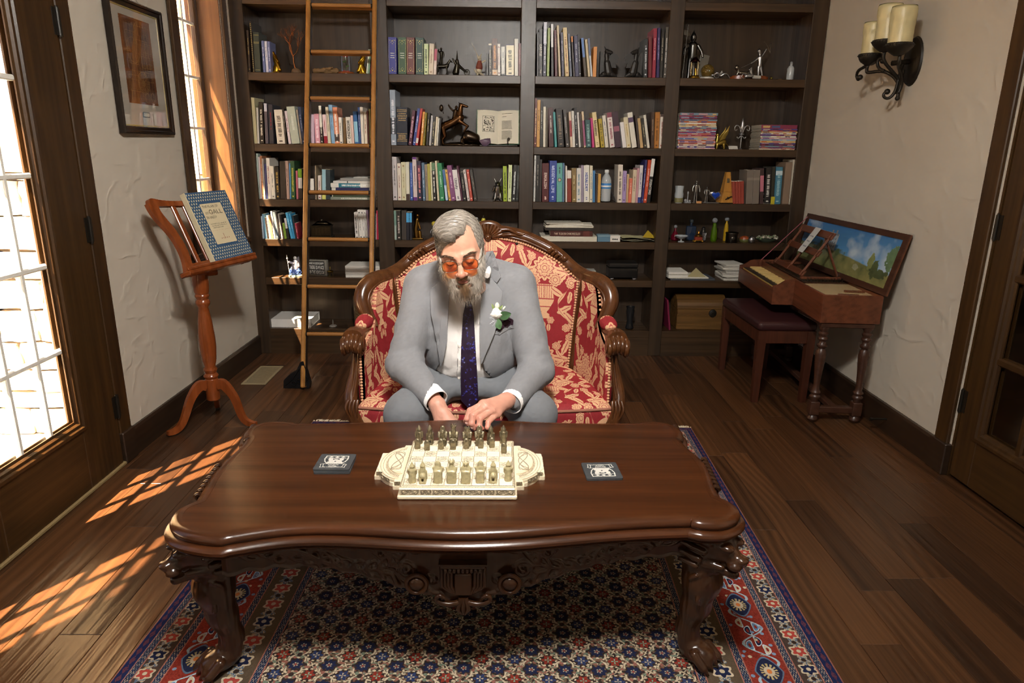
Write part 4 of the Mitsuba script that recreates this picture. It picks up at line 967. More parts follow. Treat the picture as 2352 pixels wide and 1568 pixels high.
orn('helmet_model', 'little silver knight helmet behind the top of the armchair', 'helmet', -.165, 4, [('shell', lathe([(.024, .085), (.026, .1), (.026, .118), (.02, .136), (.008, .146), (0, .148)], 22), 'vc_metal', SI), ('stand', lathe([(.022, 0), (.02, .005), (.006, .01), (.005, .085), (0, .086)], 16), 'vc_metal', '#555'), ('crest', ring((0, 0, .132), .016, .004, 16, 6, 1), 'vc_metal', SI)])
orn('price_card', 'white folded card beside the little silver helmet', 'card', -.136, 4, [('card', bx(-.004, .006, -.02, .02, 0, .125), 'vc_matte', '#cfcdc6')])
orn('spice_bottle', 'dark bottle with a yellow label behind the armchair crest', 'bottle', -.117, 4, [('bottle', lathe([(.014, 0), (.014, .1), (.009, .12), (.006, .13), (.006, .158), (0, .158)], 18), 'vc_gloss', '#2a2620'), ('label', lathe([(.0145, .1), (.0145, .125), (.01, .14)], 18), 'vc_satin', '#c8b83a'), ('lid', lathe([(.0125, .07), (.0148, .07), (.0148, .092), (.0125, .092)], 18), 'vc_satin', '#b0aca4')], y=4.76)
orn('brass_bell', 'tiny brass bell behind the armchair crest', 'bell', -.07, 4, [('bell', lathe([(.015, 0), (.014, .03), (.011, .09), (.013, .1), (.005, .115), (.006, .12), (0, .125)], 18), 'vc_metal', '#a98b46')])
# --- bay with the water bottle
def dragon(s):
    body = bones(((0, 0, .03), .03, (s*-.012, 0, .09), .024), ((s*-.012, 0, .09), .02, (s*-.018, 0, .14), .014), ((s*-.016, 0, .158), .016, (s*.012, -.01, .15), .01), ((s*-.022, 0, .165), .007, (s*-.034, 0, .186), .002), ((s*.02, -.01, .02), .018, (s*.044, -.014, .01), .01), ((s*-.03, 0, .02), .02, (s*-.05, 0, .012), .012))
    wg = wing([(s*.0, .13), (s*.02, .148), (s*.046, .142), (s*.062, .118), (s*.05, .112), (s*.056, .09), (s*.04, .088), (s*.046, .06), (s*.02, .06), (s*-.01, .08)] if s > 0 else [(s*-.01, .08), (s*.02, .06), (s*.046, .06), (s*.04, .088), (s*.056, .09), (s*.05, .112), (s*.062, .118), (s*.046, .142), (s*.02, .148), (0, .13)], .006, -.012)
    arch = wing([(s*-.058, 0), (s*.03, 0), (s*-.045, .15), (s*-.058, .16)][::(1 if s > 0 else -1)], .05, .02)
    return [('figure', body, 'vc_satin', BK), ('wing', wg, 'vc_satin', BK), ('wing', xf(wg, t=(s*-.006, .03, .004)), 'vc_satin', BK), ('buttress', arch, 'vc_satin', '#22211f')]
orn('bookend', 'black winged dragon bookend against the orange book', 'bookend', .69, 1, dragon(1)); orn('bookend', 'black winged dragon bookend against the slate black book', 'bookend', .845, 1, dragon(-1))
wb = thing('water_bottle', 'clear plastic water bottle with blue label standing among the books', 'bottle'); bxx = .709
bp = [(.0, .004), (.02, .002), (.031, .006), (.034, .02), (.032, .03), (.034, .04), (.032, .05), (.034, .06), (.033, .075), (.034, .085), (.034, .125), (.033, .14), (.026, .165), (.016, .18), (.0125, .186), (.0125, .2)]
part(wb, 'bottle', at(lathe([(max(r, .0), z) for r, z in bp]+[(0, .2)], 28), bxx, 3), 'bottle_plastic', smooth=45)
part(wb, 'label', at(lathe([(.0345, .088), (.0347, .09), (.0347, .122), (.0345, .124)], 28), bxx, 3), 'vc_satin', smooth=True, color=lin('#3f7db8')); part(wb, 'label', at(lathe([(.0348, .098), (.035, .1), (.035, .108), (.0348, .11)], 28), bxx, 3), 'vc_satin', smooth=True, color=lin('#d8dde0'))
part(wb, 'cap', at(lathe([(.0125, .192), (.0145, .193), (.0145, .208), (.013, .211), (0, .211)], 20), bxx, 3), 'vc_satin', smooth=45, color=None) if False else part(wb, 'cap', at(lathe([(.0125, .192), (.0145, .193), (.0145, .208), (.013, .211), (0, .211)], 20), bxx, 3), 'vc_satin', smooth=True, color=lin('#d9d9d6'))
orn('pen', 'dark pen leaning behind the water bottle', 'pen', .76, 3, [('barrel', cyl([-.016, .03, .084], [.014, -.02, .005], .004, 8), 'vc_gloss', '#2a2a2e'), ('tip', cyl([.014, -.02, .005], [.016, -.023, .001], .0015, 6), 'vc_metal', SI)])
g2 = 'books and pads lying in the stack below the water bottle shelf'
lying(.275, .656, 0, .034, '#c9c2b0', 'wide cream book', 'at the bottom of the stack right of the armchair crest', 4, g2, d=.22)
lying(.338, .625, .034, .072, '#43201c', 'dark maroon book', 'with pale spine title, on the wide cream one', 4, g2, opts='T:THE TUDOR CHRONICLES:#c0a894;L:#5a2c26:.78:.93')
lying(.303, .628, .072, .092, '#2b2622', 'black book', 'on the maroon one, right of the armchair crest', 4, g2, d=.19, ang=-1)
lying(.305, .63, .092, .107, '#cfc8b6', 'cream pad', 'third from the top of the stack, right of the armchair', 4, g2, d=.17, ang=2)
lying(.33, .62, .107, .116, '#d2ccbc', 'thin white pad', 'second from the top of that stack with papers', 4, g2, d=.16, ang=-4)
lying(.31, .56, .116, .126, '#b0aa9c', 'tilted grey pad', 'topmost on the stack with the maroon book', 4, g2, d=.15, ang=3)
orn('card_box', 'small blue box on the shelf beside the wide cream book', 'box', .703, 4, [('box', bx(-.042, .042, -.03, .04, 0, .032, .001), 'vc_satin', '#57788c'), ('lid', bx(-.043, .043, -.031, .041, .032, .046, .001), 'vc_satin', '#6f8a98')], y=4.68)
orn('card_box', 'small white box with black print, beside the small blue box', 'box', .78, 4, [('box', bx(-.034, .034, -.03, .04, 0, .042, .001), 'vc_satin', '#d2cec4'), ('print', cat([bx(-.02+i*.01, -.013+i*.01, -.0306, -.029, .012, .022) for i in range(4)]), 'vc_satin', '#2a2a2a')], y=4.68)
pp = thing('paper_pile', 'loose pile of letters with a yellow sheet, below the water bottle', 'papers'); rg = random.Random(6)
for i, (c, x0, x1, z, a) in enumerate((('#d8d2c2', -.1, .128, .002, 0), ('#cfc8b4', -.115, .1, .008, 3), ('#b8b08e', -.118, .09, .014, -3), ('#a9a27c', -.11, .07, .02, 5))):
    P = np.array([[[x, y, z+.012*((x-x0)/(x1-x0)-.5)**2+.004*math.sin(x*30+i)] for y in (0, .17)] for x in np.linspace(x0, x1, 9)])
    m = cat(grid(P), grid(P+[0, 0, .004], flip=True), grid(np.stack([P[:, 0], P[:, 0]+[0, 0, .004]], 1)), grid(np.stack([P[:, 1], P[:, 1]+[0, 0, .004]], 1)))
    part(pp, 'letter', at(rot(m, [0, 0, 1], a), .94, 4, 4.66), 'vc_matte', color=lin(c))
part(pp, 'sheet', at(TM([[.03, 0, .03], [.12, .0, .024], [.085, .1, .066], [.03, 0, .032], [.12, 0, .026], [.085, .1, .068]], [[0, 1, 2], [5, 4, 3], [0, 3, 4], [0, 4, 1], [1, 4, 5], [1, 5, 2], [2, 5, 3], [2, 3, 0]]), .94, 4, 4.67), 'vc_matte', color=lin('#b89a2c'), label='yellow sheet sticking up')
orn('case', 'black glossy instrument case behind the right ear of the armchair', 'case', .85, 5, [('body', bx(-.1, .1, -.04, .1, .012, .08, .004), 'vc_gloss', '#151515'), ('lid', bx(-.1, .1, -.042, .1, .083, .115, .004), 'vc_gloss', '#1b1b1b'), ('foot', bx(.066, .09, -.05, -.03, 0, .012), 'vc_metal', SI), ('foot', bx(-.09, -.066, -.05, -.03, 0, .012), 'vc_metal', SI)], y=4.70)
orn('cassette_case', 'pale plastic case peeking over the right shoulder of the armchair', 'case', .62, 5, [('box', bx(-.05, .05, 0, .1, 0, .035, .003), 'vc_satin', '#8a8a84'), ('lid', bx(-.05, .05, 0, .1, .035, .05, .003), 'vc_satin', '#a2a29a')], y=4.72)
orn('vase', 'slim black vase on the bottom shelf right of the armchair', 'vase', .922, 6, [('vase', lathe([(.026, 0), (.03, .01), (.024, .03), (.02, .06), (.026, .1), (.03, .13), (.026, .145), (.031, .16), (.027, .162), (.022, .14), (0, .13)], 26), 'vc_gloss', '#191a1c')])
# --- bay nearest the right-hand wall
ar = cat(man(.27, ((-.22, .58), (.24, .52)), fat=1.15)); orn('armor_figurine', 'grey knight in armour with a halberd, top shelf by the right wall', 'figurine', 1.238, 1, [('figure', ar, 'vc_metal', '#5c5c5a'), ('helmet', lathe([(.018, .24), (.02, .262), (.012, .278), (.004, .29), (0, .31)], 16), 'vc_metal', '#6a6a68'), ('halberd', cat(cyl([-.06, -.02, 0], [-.045, -.02, .33], .003, 6), wing([(-.07, .27), (-.03, .262), (-.03, .29), (-.07, .3)], .003, -.02)), 'vc_metal', '#55534e')], y=4.76)
orn('hourglass_lantern', 'gold framed glass lantern in front of the grey knight', 'lantern', 1.237, 1, [('base', lathe([(.037, 0), (.037, .006), (.03, .012), (.034, .018), (0, .018)], 24), 'vc_metal', GO), ('roof', lathe([(.034, .1), (.03, .106), (.012, .126), (0, .13)], 20), 'vc_metal', '#4a1f1c'), ('post', cat([cyl([.03*math.cos(a), .03*math.sin(a), .015], [.03*math.cos(a), .03*math.sin(a), .103], .0022, 6) for a in np.arange(4)*math.pi/2+.4]), 'vc_metal', '#c9b48a'), ('figure', bones(((.01, 0, .02), .01, (.008, 0, .05), .007), ((.008, 0, .055), .006, (.006, 0, .06), .006)), 'vc_metal', GO)], y=4.675)
orn('plaque', 'engraved glass plaque leaning beside the gold lantern', 'plaque', 1.29, 1, [('plate', rot(rot(bx(-.028, .028, -.005, .005, 0, .158, .002), [0, 1, 0], 12), [1, 0, 0], -8), 'vc_gloss', '#5e5c55'), ('edge', rot(rot(bx(-.031, -.028, -.006, .006, 0, .158), [0, 1, 0], 12), [1, 0, 0], -8), 'vc_gloss', '#a8a498')], y=4.73)
orn('snow_globe', 'amber glass globe on a white base, by the engraved plaque', 'globe', 1.335, 1, [('base', lathe([(.046, 0), (.046, .012), (.038, .016), (0, .016)], 26), 'vc_satin', '#b8b4aa'), ('globe', ball((0, 0, .05), .043, 3), 'vc_gloss', '#57451e'), ('core', ball((.0, -.03, .05), .014, 1), 'vc_gloss', '#8fa8a0')], y=4.72)
orn('dragon_figurine', 'small silver coiled dragon in front of the amber globe', 'figurine', 1.41, 1, [('figure', cat(tube(smoothpath([[-.05, 0, .02], [-.03, -.01, .034], [-.01, 0, .016], [.015, -.01, .03], [.04, 0, .022], [.055, 0, .004]], 26), np.concatenate([np.linspace(.006, .011, 10), np.linspace(.011, .003, 16)]), 8), ball((-.054, 0, .022), .01, 2, (1.3, .8, .8))), 'vc_metal', SI), ('wing', cat(wing([(-.02, .02), (0, .05), (.012, .03)], .003, 0), ring((-.032, -.004, .02), .016, .003, 14, 6, 1)), 'vc_metal', SI)], y=4.66)
orn('fencer_statue', 'two silver duelling figures, one fallen, on a wooden base', 'statue', 1.615, 1, [('base', cat(ext(sa.scale(sg.Point(0, 0).buffer(1, 24), .125, .05), 0, .022), ext(sa.scale(sg.Point(0, 0).buffer(1, 24), .112, .042), .022, .028)), 'wood_cherry', None), ('standing_figure', xf(bones(((.05, 0, .03), .007, (.046, 0, .085), .01), ((.075, 0, .03), .007, (.06, 0, .085), .01), ((.054, 0, .09), .014, (.05, 0, .14), .016), ((.05, 0, .15), .007, (.04, 0, .18), .013), ((.06, 0, .145), .008, (.085, 0, .19), .006), ((.04, 0, .14), .008, (-.005, -.01, .105), .006)), t=(.01, 0, 0)), 'vc_metal', SI), ('fallen_figure', bones(((-.06, 0, .045), .012, (-.015, 0, .04), .013), ((-.015, 0, .04), .011, (.01, 0, .06), .008), ((.01, 0, .06), .008, (.02, 0, .033), .006), ((-.07, 0, .055), .007, (-.08, 0, .035), .006), ((-.085, 0, .075), .014, (-.086, 0, .08), .014), ((-.07, 0, .05), .008, (-.082, 0, .07), .007)), 'vc_metal', '#9a968c'), ('sword', cyl([.004, -.01, .105], [-.06, -.01, .075], .0014, 6), 'vc_metal', SI), ('crossbow', cat(tube(smoothpath([[.075, 0, .235], [.1, 0, .21], [.125, 0, .165]], 10), .0018, 6), cyl([.09, 0, .19], [.13, 0, .232], .0016, 6), cyl([.125, 0, .165], [.118, 0, .222], .001, 5)), 'vc_metal', '#6a655c')], y=4.74)
orn('unicorn_figurine', 'small silver horse lying with a white scroll before the duelling figures', 'figurine', 1.6, 1, [('horse', bones(((-.03, 0, .018), .014, (.0, 0, .022), .016), ((.0, 0, .028), .01, (-.004, 0, .06), .009), ((-.004, 0, .066), .009, (-.016, -.006, .056), .006)), 'vc_metal', SI), ('ring', ring((-.045, -.004, .018), .015, .003, 16, 6, 1), 'vc_metal', SI), ('scroll', tube([[.012, -.004, .014], [.06, -.004, .012]], .011, 10), 'vc_satin', '#b0aca2')], y=4.66)
orn('brass_ball', 'tiny brass ball right of the duelling figures', 'ball', 1.744, 1, [('ball', ball((0, 0, .0105), .0105, 2), 'vc_metal', '#8f8440')], y=4.69)
orn('coin', 'gold coin at the shelf edge near the small glass flask', 'coin', 1.79, 1, [('coin', lathe([(.012, 0), (.012, .003), (0, .003)], 20), 'vc_metal', '#c8a040')], y=4.66)
orn('glass_flask', 'small clear glass flask alone at the right end of the top shelf', 'flask', 1.868, 1, [('flask', lathe([(.02, 0), (.022, .01), (.022, .07), (.014, .085), (.008, .09), (.008, .1), (0, .1)], 22), 'bottle_plastic', None), ('stopper', ball((0, 0, .106), .009, 2), 'vc_gloss', '#8a8c8e')])
def mags(xc, w, n, h, s, seed, whr, y, d=.2):
    rr = random.Random(seed); z = 0.0; cols = ['#8a3038', '#b58a90', '#4a3f7a', '#c8b8a0', '#7a3048', '#3f4f74', '#d0c8bc', '#a85a3a', '#6a7f8c', '#b0606e', '#4a2a3c', '#93a4b4', '#c2a26a', '#5f2f58']; last = None
    for i in range(n):
        th = h/n*rr.uniform(.75, 1.25); th = min(th, h-z) if i < n-1 else max(h-z, .004); c = rr.choice([k for k in cols if k != last]); last = c
        sh = rr.uniform(-.004, .004); t = one('magazine', f'coloured spine magazine in {whr}', 'magazine', TM([[0, 0, 0]], np.zeros((0, 3), int)), 'vc_satin', f'magazines in {whr}') if False else thing('magazine', f'magazine in {whr}', 'magazine', f'magazines in {whr}')
        b = lambda x0, x1, y0, y1, z0, z1: at(bx(x0, x1, y0, y1, z0, z1), xc, s, y)
        part(t, 'cover', b(-w/2+sh, w/2+sh, 0, .003, z, z+th-.0006), 'vc_satin', color=lin(c)); part(t, 'pages', b(-w/2+sh, w/2+sh, .003, d, z+.0003, z+th-.0009), 'vc_matte', color=lin('#9c9484'))
        mm = []; x = -w/2+sh+.01
        while x < w/2-.03:
            q = rr.uniform(.02, .06); mm.append((b(x, min(x+q, w/2+sh-.004), -.0005, .002, z+th*.2, z+th*.75), rr.choice(cols))); x += q+rr.uniform(.005, .04)
        m, c_ = ccat(mm); part(t, 'spine_print', m, 'vc_satin', color=c_, kind='stuff'); z += th
mags(1.284, .246, 23, .225, 2, 31, 'the taller magazine stack, left of the gold griffin', 4.66)
mags(1.822, .235, 15, .157, 2, 32, 'the lower magazine stack, right of the silver lily ornament', 4.66, .19)
orn('griffin_figurine', 'gold winged griffin figurine beside the taller magazine stack', 'figurine', 1.462, 2, [('body', bones(((-.03, 0, .03), .02, (.01, 0, .045), .022), ((-.032, 0, .045), .014, (-.03, 0, .085), .01), ((-.03, 0, .092), .012, (-.048, 0, .086), .005), ((-.03, -.01, .03), .01, (-.034, -.012, .004), .008), ((.012, -.01, .03), .012, (.016, -.012, .004), .009), ((.02, 0, .04), .008, (.045, 0, .02), .004)), 'vc_metal', '#8f7a3c'), ('wing', wing([(-.02, .05), (.012, .055), (.034, .1), (.04, .15), (.024, .12), (.0, .09)], .004, -.01), 'vc_metal', '#9c8746'), ('wing', wing([(-.02, .05), (.012, .055), (.024, .1), (.026, .142), (.01, .11), (-.01, .085)], .004, .014), 'vc_metal', '#8f7a3c')])
arcs = lambda s: tube(smoothpath([[s*.006, 0, .105], [s*.018, 0, .14], [s*.038, 0, .152], [s*.05, 0, .132], [s*.042, 0, .118], [s*.032, 0, .128]], 22), np.linspace(.005, .003, 22), 8)
orn('lily_ornament', 'silver fleur-de-lis ornament on a thin stand', 'ornament', 1.59, 2, [('petals', cat(lathe([(0, .1), (.006, .108), (.014, .135), (.012, .165), (.005, .185), (0, .2)], 14), arcs(1), arcs(-1)), 'vc_metal', SI), ('collar', cat(lathe([(.004, .088), (.016, .092), (.016, .1), (.004, .104)], 16), tube(smoothpath([[-.03, 0, .08], [-.02, 0, .07], [0, 0, .085], [.02, 0, .07], [.03, 0, .08]], 18), .004, 7)), 'vc_metal', SI), ('stem', cat(cyl([0, 0, .006], [0, 0, .09], .003, 8), lathe([(.014, 0), (.012, .004), (.003, .008), (0, .009)], 16)), 'vc_metal', SI)])
orn('note_card', 'white card lying before the silver lily ornament', 'card', 1.53, 2, [('card', TM(np.array([[-.03, 0, .0], [.03, 0, 0], [.034, .03, .02], [-.026, .03, .02], [-.03, 0, .0015], [.03, 0, .0015], [.034, .03, .0215], [-.026, .03, .0215]]), [[0, 2, 1], [0, 3, 2], [4, 5, 6], [4, 6, 7], [0, 1, 5], [0, 5, 4], [1, 2, 6], [1, 6, 5], [2, 3, 7], [2, 7, 6], [3, 0, 4], [3, 4, 7]]), 'vc_matte', '#cfcbc2')], y=4.655)
orn('glass_jar', 'faceted glass tumbler at the left end, left of the small silver figures', 'glass', 1.2, 3, [('body', lathe([(.024, 0), (.026, .01), (.026, .03), (.03, .04), (.03, .06), (.026, .075), (.03, .112), (.028, .112), (.022, .08), (.02, .03), (0, .028)], 12), 'bottle_plastic', None), ('base', lathe([(.027, .004), (.0285, .008), (.0285, .03), (.027, .034)], 16), 'vc_satin', '#75704a')], y=4.68)
orn('crystal_figure', 'tiny crystal figure right of the glass tumbler', 'ornament', 1.266, 3, [('spire', cat(lathe([(.007, 0), (.003, .02), (.0035, .055), (.006, .064), (.004, .074), (0, .076)], 12), ball((-.014, 0, .016), .01, 1), ball((.014, 0, .012), .008, 1)), 'vc_gloss', '#9a9c9e'), ('base', bx(-.022, .022, -.012, .012, 0, .006, .001), 'vc_gloss', '#8a8c8e')])
orn('soldier_figurine', 'pewter soldier figurine standing left of the blue heart ornament', 'figurine', 1.318, 3, [('figure', man(.15, ((.16, .5), (-.16, .52)), fat=.95), 'vc_metal', '#9a9a98'), ('base', bx(-.024, .024, -.02, .018, 0, .005, .001), 'vc_metal', '#777'), ('tag', bx(.0, .034, -.036, -.03, 0, .014), 'vc_satin', '#c08a58')])
hp = lambda k: [(k*16*math.sin(t)**3/16, k*(13*math.cos(t)-5*math.cos(2*t)-2*math.cos(3*t)-math.cos(4*t))/16) for t in np.linspace(0, 2*math.pi, 40)[:-1]]
heart = lambda k, y0, y1: xf(rot(ext(sg.Polygon(hp(k)).buffer(0), y0, y1), [1, 0, 0], 90), t=(.026, 0, .052))
orn('heart_ornament', 'pewter figure leaning on a big blue glass heart', 'ornament', 1.426, 3, [('figure', xf(man(.11, ((.2, .55), (-.14, .55))), t=(-.034, 0, 0)), 'vc_metal', '#9c9c9a'), ('heart_frame', heart(.036, -.006, .006), 'vc_metal', '#8f8f90'), ('heart', heart(.026, .002, .012), 'vc_gloss', '#123a9c'), ('wings', cat(ball((.052, 0, .05), .022, 2, (1, .3, .9)), ball((-.002, 0, .06), .016, 2, (1, .3, 1))), 'vc_metal', '#84848a'), ('base', bx(-.055, .06, -.02, .02, 0, .006, .002), 'vc_metal', SI)])
mt = thing('metronome', 'light wooden pyramid metronome beside the thin red books', 'metronome')
def fr(w0, d0, w1, d1, z0, z1): return TM([[-w0, -d0, z0], [w0, -d0, z0], [w0, d0, z0], [-w0, d0, z0], [-w1, -d1, z1], [w1, -d1, z1], [w1, d1, z1], [-w1, d1, z1]], [[0, 2, 1], [0, 3, 2], [4, 5, 6], [4, 6, 7], [0, 1, 5], [0, 5, 4], [1, 2, 6], [1, 6, 5], [2, 3, 7], [2, 7, 6], [3, 0, 4], [3, 4, 7]])
mm = lambda m: at(rot(m, [0, 0, 1], 6), 1.522, 3, 4.70)
part(mt, 'case', mm(fr(.049, .045, .03, .028, .006, .075)), 'wood_metro'); part(mt, 'front_cover', mm(fr(.0298, .0275, .014, .013, .0762, .205)), 'wood_metro')
part(mt, 'base', mm(bx(-.05, .05, -.046, .046, 0, .006, .002)), 'iron'); part(mt, 'badge', mm(rot(bx(-.009, .009, -.0225, -.02, .135, .165, .002), [1, 0, 0], -6, (0, -.0225, .15))), 'vc_metal', color=lin('#7a7460')); part(mt, 'crank', mm(cat(cyl([-.02, -.048, .028], [.024, -.045, .048], .004, 8), cyl([0, -.05, .036], [0, -.03, .04], .006, 8))), 'iron')
orn('motorcycle_figurine', 'pewter warrior group in front of the tall blue book', 'figurine', 1.782, 3, [('figure', xf(man(.085, ((.25, .6), (-.25, .55)), fat=1.3), t=(0, 0, .006)), 'vc_metal', '#84827c'), ('wheel', ring((-.022, -.012, .022), .014, .004, 16, 6, 1), 'vc_metal', '#84827c'), ('wheel', ring((.024, -.012, .022), .014, .004, 16, 6, 1), 'vc_metal', '#84827c'), ('base', bx(-.034, .034, -.02, .02, 0, .006, .001), 'vc_metal', '#9a9890')], y=4.61+.055)
orn('price_tag', 'yellow tag at the foot of the dark green book', 'tag', 1.822, 3, [('tag', bx(-.013, .013, -.004, -.002, 0, .05), 'vc_satin', '#b0a22a')], y=4.642)
def bottle(name, label, x, col, prof, stop=None, y=4.70, extra=()):
    orn(name, label, 'bottle', x, 4, [('body', lathe(prof, 24), 'vc_gloss', col)]+([('stopper', ball((0, 0, stop[0]), stop[1], 2), 'vc_gloss', '#7d8082')] if stop else [])+list(extra), y=y)
bottle('perfume_bottle', 'round red glass bottle with clear stopper', 1.214, '#5a0c1e', [(.022, 0), (.028, .012), (.026, .035), (.012, .058), (.007, .07), (.007, .084), (0, .085)], (.095, .012), 4.76)
orn('glass_dish', 'small footed glass dish before the red bottle', 'dish', 1.238, 4, [('bowl', lathe([(.006, .02), (.03, .028), (.044, .042), (.042, .045), (.02, .034), (0, .03)], 24), 'bottle_plastic', None), ('foot', lathe([(.022, 0), (.02, .004), (.005, .008), (.005, .022), (0, .022)], 20), 'bottle_plastic', None)], y=4.68)
orn('perfume_bottle', 'square dark blue glass bottle behind the red and gold casket', 'bottle', 1.325, 4, [('body', bx(-.034, .034, -.018, .018, 0, .1, .006), 'vc_gloss', '#1c2a3e'), ('neck', lathe([(.008, .1), (.008, .122), (0, .122)], 14), 'vc_gloss', '#1c2a3e'), ('stopper', bx(-.012, .012, -.012, .012, .122, .145, .004), 'vc_gloss', '#2c3438')], y=4.77)
orn('casket', 'tiny red and gold casket with ball feet', 'casket', 1.352, 4, [('body', bx(-.024, .024, -.018, .018, .016, .04, .002), 'vc_satin', '#7a2c1c'), ('foot', cat([ball((sx*.026, sy*.016, .008), .008, 1) for sx in (-1, 1) for sy in (-1, 1)]+[bx(-.03, .03, -.022, .022, .01, .017, .002)]), 'vc_metal', GO), ('lid', lathe([(.028, .04), (.024, .048), (.01, .054), (.006, .062), (.008, .068), (0, .08)], 16), 'vc_metal', '#a0702c')], y=4.67)
orn('perfume_bottle', 'black bottle with a silver filigree front', 'bottle', 1.395, 4, [('body', lathe([(.018, 0), (.02, .02), (.02, .06), (.014, .075), (.012, .085), (.014, .09), (.008, .1), (0, .1)], 20), 'vc_gloss', '#151517'), ('filigree', cat([tube([[.0195*math.sin(a), -.0195*math.cos(a), .01], [.0205*math.sin(a+.5), -.0205*math.cos(a+.5), .06]], .002, 5) for a in (-.9, -.5, -.1, .3, .7)]), 'vc_metal', SI)], y=4.71)
bottle('perfume_bottle', 'tall green glass bottle with a faceted clear stopper', 1.475, '#3f5c08', [(.02, 0), (.022, .02), (.02, .07), (.013, .1), (.012, .115), (.009, .125), (0, .125)], (.143, .018), 4.73)
orn('pewter_tin', 'round pewter tin standing in front of the yellow bottle', 'tin', 1.584, 4, [('tin', lathe([(.04, 0), (.04, .06), (.044, .062), (.044, .068), (.03, .072), (0, .072)], 28), 'vc_metal', '#4c4843'), ('boss', ball((0, -.038, .03), .014, 2, (1, .3, 1)), 'vc_metal', '#5a554e')], y=4.68)
bottle('perfume_bottle', 'slim yellow glass bottle behind the pewter tin', 1.572, '#b08a1c', [(.016, 0), (.016, .07), (.012, .11), (.006, .125), (.006, .135), (0, .135)], (.148, .015), 4.775)
orn('trinket_box', 'orange enamel trinket box behind the small silver pot', 'box', 1.688, 4, [('box', lathe([(.03, 0), (.034, .012), (.032, .02), (0, .02)], 20), 'vc_satin', '#5a5a30'), ('lid', lathe([(.034, .02), (.03, .032), (.012, .04), (0, .041)], 20), 'vc_satin', '#8a4222')], y=4.72)
orn('salt_pot', 'small silver pot before the orange trinket box', 'pot', 1.715, 4, [('pot', lathe([(.014, 0), (.02, .006), (.023, .022), (.02, .036), (.012, .044), (.004, .048), (0, .053)], 22), 'vc_metal', SI), ('band', ring((0, 0, .034), .0205, .0022, 22, 6), 'vc_metal', '#777')], y=4.66)
rg = random.Random(12); bead = []
for i in range(70): bead.append((ball((rg.uniform(-.068, .068), rg.uniform(-.03, .03), .03+rg.uniform(-.006, .016)), rg.uniform(.006, .009), 1), rg.choice(['#8f8f80', '#5a5c4a', '#b0aa98', '#6a7a5a', '#3a3a34'])))
dsh = thing('bead_dish', 'oval dish heaped with shiny beads, beside the harpsichord string', 'dish'); part(dsh, 'dish', at(xf(lathe([(.03, 0), (.05, .01), (.08, .026), (.078, .029), (.046, .016), (0, .012)], 28), s=(1.05, .5, 1)), 1.835, 4), 'vc_gloss', smooth=True, color=lin('#3c463a'))
m, c_ = ccat(bead); part(dsh, 'beads', at(m, 1.835, 4), 'vc_gloss', smooth=True, color=c_, kind='stuff')
pp = thing('paper_pile', 'pile of white papers with a dog-eared sheet, above the wooden chest', 'papers')
for i, (c, x0, x1, z0, z1) in enumerate((('#3a3f46', -.15, .16, 0, .012), ('#c9c5b8', -.165, .115, .012, .02), ('#d2cec4', -.165, -.03, .02, .034), ('#a8a498', -.165, -.03, .034, .042), ('#d0ccc2', -.165, -.032, .042, .056))): part(pp, 'document', at(bx(x0, x1, 0, .2, z0, z1, .001), 1.33, 5, 4.66), 'vc_matte', color=lin(c))
part(pp, 'sheet', at(fr(.05, .0, .012, .0, 0, .05) if False else TM([[-.03, 0, .02], [.1, 0, .02], [.05, .08, .07], [-.03, 0, .021], [.1, 0, .021], [.05, .08, .071]], [[0, 1, 2], [5, 4, 3], [0, 3, 4], [0, 4, 1], [1, 4, 5], [1, 5, 2], [2, 5, 3], [2, 3, 0]]), 1.33, 5, 4.68), 'vc_matte', color=lin('#a59a72'))
for i in range(9): orn('journal', 'stapled journal in the untidy pile beside the left end of the harpsichord', 'magazine', 1.62+.006*math.sin(i*2.1), 5, [('journal', rot(bx(-.07, .07, 0, .2, i*.0125, i*.0125+.0118, .001), [0, 0, 1], 7*math.sin(i*1.7), (0, .1, 0)), 'vc_matte', ['#b8b4aa', '#8f8c84', '#c4c0b4', '#a39e94'][i % 4])], 'journals in the pile behind the harpsichord', y=4.66)
orn('folder', 'red folder leaning upright on the bottom shelf left of the chest', 'folder', 1.19, 6, [('cover', TM(*(lambda v, f: (v, f))(np.asarray(rot(bx(-.006, .006, 0, .2, 0, .22, .002), [0, 1, 0], -8).vertices)+[.012, 0, .001], bx(-.006, .006, 0, .2, 0, .22, .002).faces)), 'vc_satin', '#6a1c38'), ('pages', rot(bx(.0065, .02, .005, .19, 0, .2), [0, 1, 0], -8), 'vc_matte', '#4a2030')], y=4.66)
ch = thing('chest', 'old wooden domed chest with a round iron lock on the bottom shelf', 'chest')
tc = lambda m: at(m, 1.417, 6, 4.68)
part(ch, 'body', tc(bx(-.165, .175, 0, .2, 0, .15, .004)), 'wood_chest')
lp = [(.0, .152)]+[(.1-.1*math.cos(a), .152+.1*math.sin(a)*.9) for a in np.linspace(.25, math.pi-.25, 12)]+[(.2, .152)]
P = np.array([[[x, y, z] for y, z in lp] for x in (-.168, .178)]); m = grid(P, closed_v=True); part(ch, 'lid', tc(TM(m.vertices, np.vstack([m.faces, [[0, i, i+1] for i in range(1, len(lp)-1)], [[len(lp), len(lp)+i+1, len(lp)+i] for i in range(1, len(lp)-1)]]))), 'wood_chest')
part(ch, 'lock', tc(cat(xf(lathe([(.028, 0), (.026, .006), (.014, .01), (0, .01)], 22), R([1, 0, 0], 90), t=(.085, 0, .12)), ring((.085, -.008, .11), .014, .003, 16, 6, 1))), 'iron', smooth=40)
for z in (.1, .028, .15): part(ch, 'band', tc(bx(-.166, .176, -.003, .001, z, z+.009, .001)), 'wood_chest')

